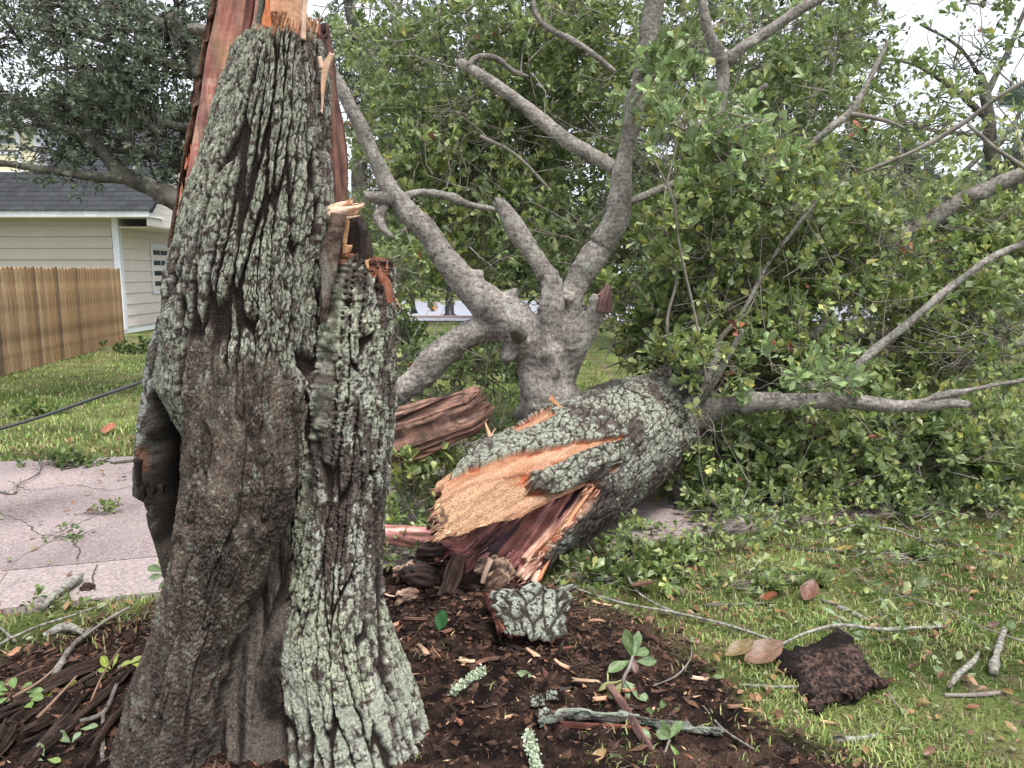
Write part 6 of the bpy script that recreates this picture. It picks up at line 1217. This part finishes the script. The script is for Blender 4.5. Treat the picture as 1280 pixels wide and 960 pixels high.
# chips
CH = [(490, 795, 28, 9, 1.0, TAN, 'broad brown chip beside the stump foot'), (528, 822, 36, 14, 2.1, [(.3, .18, .12), (.5, .33, .24)], 'long grey brown chip next to the stump'), (584, 834, 28, 18, .1, [(.62, .42, .26), (.82, .62, .42)], 'pale yellow ragged chip above the lichen tuft'),
      (664, 831, 30, 11, 2.1, TAN, 'salmon coloured splinter standing in the soil'), (702, 845, 30, 9, 2.2, TAN, 'slim pale chip pointing at the larger tan chip'), (732, 860, 44, 17, .05, [(.5, .32, .2), (.74, .52, .34)], 'largest tan chip behind the crossing stick'),
      (750, 880, 17, 12, .0, TAN, 'small square tan chip on the lichened strip'), (874, 853, 22, 8, -.2, PALE, 'pale pink chip right of the leafy sprig'), (786, 870, 22, 12, .3, TAN, 'tan chip behind the green leaves'), (745, 790, 30, 8, -.2, [(.3, .17, .1), (.5, .3, .2)], 'brown chip right of the bark slab'),
      (752, 763, 30, 10, -.4, TAN, 'orange chip against the lawn edge near the bark slab'), (738, 748, 34, 6, -.35, BRN, 'slender brown chip beyond the bark slab'), (918, 893, 24, 9, -.2, [(.6, .32, .16), (.7, .42, .24)], 'orange chip right of the strip end'), (935, 897, 12, 8, .1, [(.6, .3, .14), (.7, .4, .2)], 'tiny orange block beside the orange chip'),
      (1036, 908, 22, 8, -.5, [(.6, .34, .18), (.74, .46, .28)], 'tan chip below the dark bark slab'), (636, 908, 14, 7, .9, TAN, 'small tan chip at the bottom in front'), (574, 912, 20, 7, 2.0, [(.3, .1, .07), (.45, .18, .12)], 'narrow red chip near the stump root'), (985, 843, 14, 6, .4, TAN, 'splintered tan chip touching the dark slab'),
      (490, 755, 40, 8, -.4, PALE, 'thin pale sliver by the stump edge'), (520, 790, 40, 8, .02, BRN, 'brown stick like chip on dark mulch'), (610, 835, 40, 10, .3, BRN, 'dark brown chip behind the pale yellow chip'), (560, 800, 30, 14, 1.0, BRN, 'reddish chip half buried in mulch'), (700, 820, 46, 9, .35, [(.14, .05, .04), (.3, .12, .09)], 'dark red sliver behind the slim chip')]
for i, (px, py, L_, w_, an, pal, lab) in enumerate(CH):
    p = onG(px, py, .014); k = mpp(py, p[1]) * .9; d = np.array([math.cos(an), -math.sin(an) * -1.4 * .6, .12 * math.sin(i * 2.3)]); d = unit(d)
    L_ *= .8; pal = [tuple(c_ * .78 for c_ in q_) for q_ in pal] + [(.14, .08, .055)]; o = shard('wood_chip', p - d * L_ * k / 2, p + d * L_ * k / 2, w_ * k * .9, w_ * k * .45, .011, pal, None, 850 + i, n=30, wdir=np.cross(d, [0, .2, 1.]), jag=.022, amp=.0045, nphi=30, f=130)
    tag(o, lab, 'wood chip')
# lichen tufts
M['lichen'] = material('pale lichen', cols=[(.36, .44, .30), (.55, .62, .47)], scale=60, bump=.5, rough=.95, trans=.1)
for i, (x0, y0, x1, y1, lab) in enumerate([(566, 870, 604, 848, 'pale green lichen tuft in the mulch below the yellow chip'), (660, 925, 672, 975, 'pale green lichen covered twig at the bottom edge')]):
    a, b_ = onG(x0, y0, .015), onG(x1, y1, .02); r = np.random.default_rng(i); n_ = 1500; t = r.uniform(0, 1, (n_, 1)); P0 = a + (b_ - a) * t + r.normal(size=(n_, 3)) * .008; V, T = leaf_geo(P0, r.normal(size=P0.shape) + [0, 0, .3], r.normal(size=P0.shape), r.uniform(.006, .014, n_), BROAD, 1.6)
    root = tag(empty('lichen_tuft', a), lab, 'lichen'); obj('fronds', V, T, M['lichen'], root); V, Q = tubes(np.array([a]), np.array([b_]), .008, .005, .06, 8, 8, i); obj('twig', V, Q, M['twig'], root)
cr = onG(690, 895, .03)
for i, (px, py, s_) in enumerate([(672, 885, .05), (690, 878, .04), (682, 905, .045)]):
    c_ = onG(px, py, .02); h_ = s_ * .6; bark_slab('lichened_crust', [c_ + [-h_, -h_ * .6, -.008], c_ + [h_, -h_ * .7, 0], c_ + [h_ * .8, h_ * .7, .02], c_ + [-h_ * .9, h_ * .6, .022]], .014, ['crumbly pale lichen crust left of the long strip', 'upper crumbly lichen crust beside the dark dead leaf', 'lowest crumbly crust touching the strip end'][i], LT_, [(.05, .03, .025), (.12, .07, .05)], 880 + i, n=34, m_=28, relief=.006, fiss=(.02, .02))

# sprigs and small plants
def sprig(name, base, leaves, label, cat, stem=None, col=None, parent=None, shape=LEAF, wid=1.2):
    """leaves: (px,py of leaf base, px,py of leaf tip, Y base, Y tip)"""
    root = tag(empty(name, base), label, cat)
    for k, (x0, y0, x1, y1, Ya, Yb, c) in enumerate(leaves):
        a = W(x0, y0, Ya); b_ = W(x1, y1, Yb); d = b_ - a; s = np.linalg.norm(d); rr_ = np.random.default_rng(k + int(x0)); nrm = unit(np.array([0, -.7, .7]) + rr_.normal(size=3) * .25)
        me = nice_leaf(tuple(v_ * .85 for v_ in c), .20 * wid / 1.2 * (1.15 if shape is BROAD else 1), .55 if shape is LEAF else .1, rr_.uniform(-.25, .3), k + int(x0)); place_leaf('leaf', me, a, d, nrm, s, root)
    if stem is not None:
        V, Q, T, R = tube_data(limb_path(stem), .01, 8, .1, 3); obj('stem', V, [Q, T], M['twig'], root)
    return root
g1, g2, g3 = (.20, .30, .12), (.27, .37, .19), (.13, .20, .07)
sprig('leafy_sprig', onG(790, 880), [(790, 822, 782, 787, 2.95, 2.98, g3), (791, 822, 800, 790, 2.95, 3.0, g2), (788, 826, 760, 838, 2.95, 2.9, g1), (794, 826, 822, 828, 2.95, 2.92, g2), (791, 820, 812, 812, 2.95, 3.0, g1), (778, 850, 798, 890, 2.84, 2.76, g2), (781, 850, 808, 880, 2.84, 2.78, g2), (778, 850, 748, 862, 2.84, 2.8, (.36, .38, .16)), (778, 852, 758, 880, 2.84, 2.78, (.3, .33, .12)), (792, 822, 795, 842, 2.94, 2.88, (.22, .13, .11))],
      'broad leaved green sprig standing in the soil behind the lichened strip', 'sprig', [(779, 870, 2.82, 2), (780, 848, 2.84, 2), (786, 835, 2.9, 2), (791, 820, 2.95, 1.6)])
sprig('seedling', onG(838, 935), [(836, 924, 852, 902, 2.52, 2.55, g1), (836, 924, 816, 914, 2.52, 2.5, g2), (832, 926, 820, 916, 2.52, 2.54, g1), (838, 930, 848, 950, 2.5, 2.46, (.24, .4, .1)), (838, 928, 828, 902, 2.52, 2.56, g3), (815, 925, 805, 910, 2.5, 2.52, g2)], 'small seedling growing right where the dark stick crosses the strip', 'seedling', [(830, 945, 2.46, 1.5), (837, 925, 2.52, 1.5)])
sprig('seedling', onG(840, 898), [(832, 897, 828, 875, 2.76, 2.8, g1), (838, 895, 850, 885, 2.76, 2.76, g2), (826, 896, 806, 888, 2.76, 2.76, g3), (830, 896, 812, 902, 2.76, 2.72, g1)], 'seedling just behind the right part of the strip', 'seedling', [(832, 902, 2.74, 1.5), (832, 890, 2.77, 1.2)])
sprig('green_leaf', onG(555, 790), [(548, 788, 556, 762, 3.33, 3.36, (.05, .16, .05))], 'single glossy dark green leaf standing in dark mulch', 'leaf', None, None, None, BROAD, 1.6)
sprig('green_leaf', onG(655, 848), [(646, 840, 664, 845, 2.98, 2.96, g2)], 'pale green leaf lying beside the salmon splinter', 'leaf', None, None, None, BROAD)
sprig('green_leaf', onG(780, 950), [(762, 942, 782, 952, 2.47, 2.45, g2), ], 'pointed green leaf at the bottom edge by the stick', 'leaf', None, None, None, BROAD)
sprig('yellow_leaf', onG(748, 945), [(738, 950, 758, 940, 2.45, 2.47, (.5, .33, .15))], 'curled tan leaf at the bottom edge left of the stick', 'leaf', None, None, None, BROAD, 1.5)
sprig('fallen_sprig', onG(1060, 800), [(1050, 772, 1028, 762, 3.45, 3.5, g2), (1058, 790, 1040, 775, 3.4, 3.44, g1), (1060, 790, 1078, 812, 3.38, 3.3, (.28, .42, .18)), (1058, 792, 1050, 812, 3.38, 3.32, g3), (1062, 790, 1085, 795, 3.38, 3.36, g3), (1056, 785, 1040, 800, 3.4, 3.34, g3), (1068, 795, 1100, 812, 3.36, 3.3, g3), (1062, 788, 1075, 775, 3.4, 3.46, g1)], 'oak sprig lying just above the dark bark slab', 'sprig', [(1048, 775, 3.45, 1.5), (1062, 795, 3.38, 2), (1110, 800, 3.36, 2.5)])
sprig('fallen_sprig', onG(1155, 810), [(1150, 808, 1142, 795, 3.32, 3.36, g3), (1150, 808, 1168, 812, 3.32, 3.3, (.06, .13, .04)), (1152, 812, 1162, 825, 3.3, 3.26, (.06, .13, .04))], 'dark green oak sprig on the grass right of the bark slab', 'sprig')
sprig('fallen_sprig', onG(1265, 790), [(1255, 790, 1270, 776, 3.4, 3.44, g3), (1262, 796, 1282, 800, 3.4, 3.38, g1), (1250, 800, 1262, 812, 3.36, 3.33, g3)], 'green sprig at the right edge of the lawn', 'sprig')
sprig('fallen_sprig', onG(1060, 900), [(1052, 905, 1040, 890, 2.9, 2.94, g1), (1055, 905, 1062, 888, 2.9, 2.95, g3), (1058, 908, 1078, 898, 2.88, 2.9, g3), (1072, 905, 1085, 880, 2.9, 2.94, g2), (1050, 910, 1036, 918, 2.86, 2.84, g2), (1062, 905, 1072, 918, 2.86, 2.84, g1)], 'loose green leaves below the dark bark slab', 'sprig')
sprig('weed', onG(105, 945), [(100, 868, 82, 852, 2.9, 2.95, (.33, .40, .07)), (102, 868, 112, 850, 2.9, 2.96, (.33, .40, .07)), (105, 870, 128, 862, 2.9, 2.92, (.28, .36, .08)), (98, 872, 84, 880, 2.9, 2.86, g2), (104, 872, 120, 880, 2.9, 2.86, g1), (100, 873, 104, 890, 2.9, 2.84, (.3, .42, .1)), (92, 870, 70, 874, 2.9, 2.88, (.36, .42, .06)), (72, 876, 56, 868, 2.85, 2.88, (.40, .42, .05)), (70, 880, 66, 896, 2.85, 2.8, (.38, .42, .06)), (74, 878, 82, 892, 2.85, 2.8, (.38, .42, .06))], 'yellow green weed leaves on the rotten wood left of the stump', 'weed', [(100, 905, 2.8, 1.5), (101, 870, 2.9, 1.5)])
sprig('weed', onG(165, 850), [(140, 836, 128, 820, 3.0, 3.04, (.36, .44, .07)), (142, 834, 150, 818, 3.0, 3.04, (.33, .42, .08)), (148, 834, 164, 826, 3.0, 3.02, (.36, .44, .08)), (160, 830, 178, 820, 3.0, 3.03, (.36, .44, .08)), (165, 830, 186, 832, 3.0, 2.99, (.38, .44, .07)), (150, 836, 158, 846, 3.0, 2.96, (.3, .4, .08)), (138, 838, 124, 836, 3.0, 3.0, (.3, .38, .07)), (136, 840, 126, 852, 3.0, 2.95, (.3, .4, .1))], 'yellow green seedling row touching the left flank of the stump', 'weed', [(150, 850, 2.95, 1.5), (150, 832, 3.0, 1.5)])
sprig('weed', onG(20, 880), [(20 + 12 * math.cos(a) + ox, 868 + oy + 6 * math.sin(a), 20 + 34 * math.cos(a) + ox, 868 + oy + 18 * math.sin(a), 2.85, 2.85 - .06 * math.sin(a), c) for ox, oy, c in ((0, 0, (.22, .34, .10)), (-10, 25, (.18, .3, .1))) for a in np.linspace(.3, 6.0, 9)], 'leafy green weed clump at the left edge beside the rotten wood', 'weed')
sprig('seedling', onG(200, 738), [(206, 715, 184, 709, 3.3, 3.32, g1), (206, 718, 186, 724, 3.3, 3.28, g2), (208, 722, 200, 738, 3.3, 3.26, g1), (206, 713, 198, 696, 3.3, 3.34, (.3, .4, .12)), (210, 715, 215, 704, 3.3, 3.3, g1)], 'young sapling leaves against the left edge of the stump', 'seedling', [(212, 745, 3.25, 1.5), (208, 712, 3.3, 1.2)])
sprig('fallen_sprig', onG(90, 940), [(88, 928, 76, 915, 2.45, 2.5, g2), (90, 928, 100, 914, 2.45, 2.5, (.35, .44, .3)), (55, 950, 38, 945, 2.4, 2.4, g2), (60, 948, 76, 952, 2.4, 2.38, (.3, .42, .12)), (56, 945, 52, 930, 2.4, 2.44, g2), (100, 912, 122, 908, 2.5, 2.5, g2)], 'pale green leaves at the lower left corner', 'sprig')

for o_w in [o for o in C.objects if o.name.split('.')[0] in ('fallen_sprig', 'seedling', 'green_leaf', 'yellow_leaf')]: o_w.location = o_w.location + (Vector((0, 0, CAMZ)) - o_w.location) * .022
for o_w in [o for o in C.objects if o.name.startswith('weed')]: o_w.location = o_w.location + (Vector((0, 0, CAMZ)) - o_w.location) * .065
# branches and twigs on the ground
def stick(label, pts, m='twig', name='fallen_twig', cat='twig', jag=.02, rough=.3, lift=.012):
    path = np.array([[*onG(a, b, lift * .7 + h_), r_ * .68 * mpp(b, onG(a, b)[1])] for a, b, r_, h_ in pts]); V, Q, T, R = tube_data(path, .012, 12, rough, int(pts[0][0]), jag); return tag(obj(name, V, [Q, T], M[m]), label, cat)
M['lichen_bark'] = material('lichened dead branch', cols=[(.06, .05, .045), (.22, .21, .18), (.40, .42, .35)], scale=45, bump=.8, bscale=90, rough=.95)
stick('long pale twig from the bark slab towards the dark bark slab', [(722, 745, 2, .02), (770, 765, 2.4, .03), (850, 778, 2.6, .03), (915, 795, 2.8, .03), (980, 816, 2.8, .03)], 'lichen_bark')
stick('lichened branch crossing the top of the dark bark slab', [(975, 822, 2.5, .05), (1010, 808, 3, .06), (1050, 800, 3.2, .06), (1100, 802, 3, .05), (1140, 792, 3.4, .02), (1182, 788, 2.6, .01)], 'lichen_bark', 'fallen_branch', 'branch')
stick('thin forked twig rising over the green debris', [(758, 692, 1.6, .06), (778, 720, 1.8, .05), (800, 752, 2, .03), (850, 778, 2, .02)], 'lichen_bark')
stick('curved thin twig beside the leafy sprig', [(816, 860, 1.6, .0), (845, 850, 1.6, .01), (862, 835, 1.4, .01), (864, 815, 1.2, .02)])
stick('straight thin twig in front of the orange chip', [(880, 888, 1.5, .0), (905, 915, 1.8, .0), (940, 940, 1.8, .0)], 'lichen_bark')
stick('short pale twig left of the dark bark slab', [(925, 858, 1.5, .0), (965, 864, 2, .01), (1000, 864, 2.6, .01)], 'lichen_bark')
stick('lichen covered stick on grass below the dark bark slab', [(1042, 930, 5, .0), (1070, 928, 5.5, .0), (1100, 922, 4, .0)], 'lichen_bark', 'fallen_branch', 'branch')
stick('grey lichened bark piece on lawn above the dark slab', [(1026, 752, 4, .0), (1050, 762, 5.5, .0), (1086, 778, 4, .0)], 'lichen_bark', 'fallen_branch', 'branch')
stick('short pale cut branch standing on the lawn at right', [(1240, 846, 6, .01), (1246, 825, 5.5, .03), (1254, 800, 4, .04)], 'lichen_bark', 'fallen_branch', 'branch')
stick('brown stick with lichened elbow on the right lawn', [(1180, 872, 4, .0), (1210, 873, 4, .0), (1248, 870, 4, .0)], 'twig', 'fallen_branch', 'branch')
stick('pale elbow twig above the brown stick', [(1186, 866, 3.5, .01), (1200, 852, 4.5, .03), (1216, 840, 5, .04), (1222, 832, 3, .05)], 'lichen_bark')
stick('thin twig curving across the right lawn', [(1120, 750, 1.2, .02), (1180, 770, 1.4, .03), (1230, 795, 1.6, .03), (1282, 812, 1.6, .02)])
stick('small crooked twig right of the dark bark slab', [(1108, 868, 1.6, .01), (1118, 885, 1.6, .01), (1136, 900, 1.6, .0)])
stick('dark stick lying in the grass near the crown', [(985, 688, 3, .0), (1040, 690, 4, .0), (1130, 692, 4, .0)], 'far_bark', 'fallen_branch', 'branch')
stick('long dark branch at the right edge under the crown', [(1165, 678, 4, .0), (1220, 690, 4, .0), (1290, 706, 4, .0)], 'far_bark', 'fallen_branch', 'branch')
stick('pale twig arching over the lawn edge', [(1035, 675, 1.5, .04), (1075, 668, 1.8, .05), (1110, 670, 2, .04), (1170, 688, 1.6, .01)], 'lichen_bark')
stick('dark stick near the middle of the lawn edge', [(880, 760, 3, .0), (920, 758, 3, .0), (960, 756, 2, .0)], 'far_bark')
# left group
stick('thick lichened branch at the driveway edge', [(52, 768, 6, .015), (75, 752, 7, .02), (98, 736, 6, .02), (103, 731, 3, .02)], 'lichen_bark', 'fallen_branch', 'branch')
stick('curved pale bark covered branch on the left soil', [(55, 800, 5, .01), (78, 794, 6.5, .03), (105, 802, 5, .01)], 'lichen_bark', 'fallen_branch', 'branch')
stick('straight grey branch pointing down to the weeds', [(70, 858, 5, .02), (90, 832, 5, .03), (116, 803, 4.5, .04)], 'limb', 'fallen_branch', 'branch')
stick('thin dark twig crossing behind the straight grey branch', [(106, 818, 2.6, .03), (135, 795, 2.6, .05), (165, 775, 1.6, .06)])
stick('long thin pale twig across the left strip of grass', [(-10, 815, 2, .01), (40, 796, 2, .03), (90, 782, 1.8, .04), (128, 770, 1.2, .04)], 'lichen_bark')
stick('small pale twig at the left edge', [(-8, 785, 2.4, .01), (6, 796, 2.4, .02), (18, 806, 2, .01)], 'lichen_bark')
stick('pale root like twig below the stump', [(103, 938, 3, .02), (130, 930, 4, .02), (150, 910, 4, .05)], 'limb')
stick('pale vertical root tip at the bottom left', [(132, 930, 4, .02), (130, 950, 4, .0), (130, 975, 4, .0)], 'limb')
stick('thin arching bare twig over the driveway edge', [(-10, 758, 1.2, .02), (30, 730, 1.2, .12), (70, 712, 1.2, .14), (93, 690, 1.0, .16)])
stick('grey angular stick lying on the driveway', [(0, 620, 3, .0), (16, 622, 3.4, .0), (22, 612, 2, .01), (40, 604, 2, .01), (52, 585, 2, .02)], 'limb', 'fallen_branch', 'branch')
stick('dark small twig on the driveway right of the green branch', [(138, 583, 1.8, .0), (155, 582, 3, .0), (168, 580, 2, .0)], 'far_bark')
# leafy broken branches on pavement and lawn
def leafy(label, c, rad, n, seed, tone=0, size=.06, name='leafy_branch'):
    r = np.random.default_rng(seed); c = np.asarray(c); root = tag(empty(name, c), label, 'branch'); p = ellipsoid(r, n, c, rad, .6); p[:, 2] = np.maximum(p[:, 2], c[2] + .02); q = np.repeat([c - np.array([rad[0] * .8, 0, 0])], n, 0); q = q * .5 + p * .5; q[:, 2] = c[2] + .01
    V, Q = tubes(np.vstack([q, np.repeat([c - np.array([rad[0] * .9, 0, 0])], 1, 0)]), np.vstack([p, [c + np.array([rad[0] * .8, 0, .02])]]), .003, .0015, .1, 4, 4, seed); obj('stems', V, Q, M['twig'], root)
    pos, ld, nn, sz, si = spray_leaves(p, unit(p - q + r.normal(size=p.shape) * .05), r, 10, .08, size); cc = np.array(GREEN[tone])[r.integers(0, len(GREEN[tone]), len(pos))] * r.uniform(.8, 1.4, (len(pos), 1)); pos[:, 2] = np.maximum(pos[:, 2], c[2] + .01)
    V, T = leaf_geo(pos, ld, nn, sz, LEAF, 1.15); tag(obj('leaves', V, T, M['leaf'], root, np.repeat(cc, 7, 0), False), kind='stuff')
leafy('broken leafy branch lying across the driveway edge', onG(80, 585), (.30, .12, .06), 30, 951, 0, .07)
leafy('heap of green leaves at the foot of the corner board', onG(172, 440), (.9, .5, .25), 60, 952, 0, .13)
leafy('small tuft of green leaves on the driveway', onG(75, 678), (.10, .04, .02), 7, 953, 1, .04)
leafy('thin line of green leaf litter on the driveway joint', onG(120, 648), (.16, .05, .02), 9, 954, 1, .04)
leafy('leafy clump on the lawn right of the torn trunk', onG(810, 705), (.32, .16, .10), 60, 955, 1, .06)
leafy('low leafy clump in front of the torn trunk end on the lawn', onG(745, 725), (.22, .12, .07), 34, 956, 0, .055)
leafy('scattered leafy spray between the crown and the lawn', onG(955, 735), (.35, .14, .06), 24, 957, 1, .055)
leafy('leafy spray at the near edge of the crown on the right', onG(1130, 700), (.35, .12, .07), 22, 958, 1, .055)
leafy('green branch tip on the left lawn near the fence', onG(30, 520), (.5, .25, .12), 26, 959, 1, .10)
leafy('light green tips along the left strip of grass', onG(70, 760), (.20, .06, .05), 16, 960, 1, .035)
# big notable leaves
for i, (x0, y0, x1, y1, c, lab, wd) in enumerate([(930, 835, 975, 826, (.30, .18, .12), 'large curled pinkish brown leaf left of the dark slab', 1.6), (905, 828, 940, 822, (.30, .22, .10), 'olive brown leaf beside the pinkish leaf', 1.3), (1043, 692, 1068, 698, (.55, .40, .13), 'yellow leaf lying on the lawn near the crown', 1.2), (795, 735, 815, 752, (.30, .17, .13), 'brown leaf standing under the twig by the crown', 1.8),
    (948, 755, 972, 758, (.34, .12, .05), 'rust brown leaf at the lawn edge', 1.4), (10, 832, 30, 828, (.62, .30, .18), 'salmon leaf on the left soil', 1.7), (700, 872, 716, 888, (.12, .10, .09), 'dark narrow leaf by the lichen crust', 1.0), (1005, 758, 1015, 745, (.26, .13, .09), 'reddish leaf on the lawn left of the lichened piece', 1.4), (130, 545, 142, 540, (.52, .2, .1), 'orange brown leaf on the left lawn', 1.6)]):
    a, b_ = onG(x0, y0, .03), onG(x1, y1, .045); d = b_ - a; me = nice_leaf(tuple(v_ * .8 for v_ in c), .2 * wd, .1, .35, i, .05); me.name = 'dead_leaf'; rt = bpy.data.objects.new('dead_leaf', me); C.objects.link(rt); xx = unit(np.cross(d, [0, -.3, 1.])); zz2 = np.cross(xx, unit(d)); L9 = np.linalg.norm(d) * 1.0; rt.matrix_basis = Matrix([[*(v_ * L9 for v_ in row), t_] for row, t_ in zip(np.stack([xx, unit(d), zz2], 1).tolist(), a)] + [[0, 0, 0, 1]]); tag(rt, lab, 'leaf')
lump('dark_bark_lump', onG(110, 742, .01), (.03, .025, .02), DK, 'small dark lump on the driveway edge beside the lichened branch', 'bark', 970)
# black cable sagging across the left lawn to the stump
M['cable'] = material('black cable', col=(.035, .036, .04), var=.2, bump=0, rough=.5)
path = np.array([[*W(a, b, Y), .011] for a, b, Y in [(-120, 562, 4.6), (0, 536, 4.9), (60, 518, 5.1), (120, 497, 5.3), (175, 478, 5.5), (240, 455, 5.7)]]); V, Q, T, R = tube_data(path, .08, 10, 0); tag(obj('cable', V, [Q, T], M['cable']), 'black cable hanging low across the left lawn', 'cable')
# rotten grooved wood spreading from the foot of the stump to the lower left
rotw = tag(empty('rotten_root_wood', onG(90, 920)), 'dark striated rotten root wood spreading left from the stump foot', 'rotten wood')
for i, (x0, y0, x1, y1, w_, Ya, Yb) in enumerate([(200, 812, -40, 925, 28, 2.95, 2.72), (205, 835, 20, 935, 30, 2.85, 2.58), (190, 862, 60, 960, 30, 2.72, 2.42), (180, 842, 100, 900, 22, 2.80, 2.66), (60, 890, -60, 960, 20, 2.75, 2.5), (120, 905, 20, 985, 18, 2.6, 2.35), (185, 895, 118, 960, 16, 2.62, 2.42), (150, 850, 40, 905, 18, 2.85, 2.72), (30, 925, -50, 985, 22, 2.55, 2.38)]):
    a, b_ = onG(x0, y0, .05), onG(x1, y1, .035); k = mpp(y0, a[1]); 
    for q_ in range(2):
        rr_ = np.random.default_rng(i * 7 + q_); off = rr_.normal(size=3) * [.02, .03, .008] - np.array([0, 0, .03]); off2 = rr_.normal(size=3) * [.03, .05, .008] - np.array([0, 0, .02]); fr0, fr1 = rr_.uniform(0, .35), rr_.uniform(.6, 1.05); shard('root_strand', a + (b_ - a) * fr0 + off, a + (b_ - a) * fr1 + off2, w_ * k * rr_.uniform(.3, .8), w_ * k * rr_.uniform(.15, .5), .030, [(.012, .008, .007), (.042, .027, .021), (.10, .065, .05), (.028, .018, .015), (.06, .035, .028)], rotw, 980 + i * 5 + q_, n=70, wdir=(.5, .6, .5), jag=.09, amp=.011, nphi=40, f=110, m='bark')
for i, (x0, y0, x1, y1) in enumerate([(0, 890, 60, 868), (20, 905, 75, 880), (118, 925, 158, 872), (50, 930, 100, 905)]):
    shard('torn_fibre', onG(x0, y0, .07), onG(x1, y1, .10), .012, .006, .01, [(.08, .05, .04), (.22, .14, .10), (.36, .25, .18)], rotw, 1000 + i, n=24, jag=.01, amp=.002, nphi=12)

# ------------------------------------------------ repeats share a group
GR = {'wood_chip': 'wood chips scattered on the mulch', 'fallen_twig': 'thin twigs fallen round the stump', 'fallen_branch': 'short dead branches lying on the ground', 'fallen_sprig': 'torn green sprigs lying on the ground',
      'seedling': 'small seedlings near the stump', 'weed': 'weeds on the left of the stump', 'rotten_wood_lump': 'lumps of rotten wood under the torn trunk end', 'dead_leaf': 'single dead leaves lying on the ground',
      'leafy_branch': 'leafy branch tips scattered on lawn and driveway', 'hedge': 'hedges and thickets in the far background', 'green_leaf': 'single green leaves on the mulch', 'lichened_crust': 'crumbly lichened crusts on the mulch',
      'lichen_tuft': 'lichen tufts on the mulch', 'live_oak_tree': 'trees standing in the background', 'oak_tree': 'trees standing in the background', 'loose_crowned_tree': 'trees standing in the background', 'bare_tree': 'trees standing in the background'}
for o in C.objects:
    if o.parent is None and o.name.split('.')[0] in GR: o['group'] = GR[o.name.split('.')[0]]
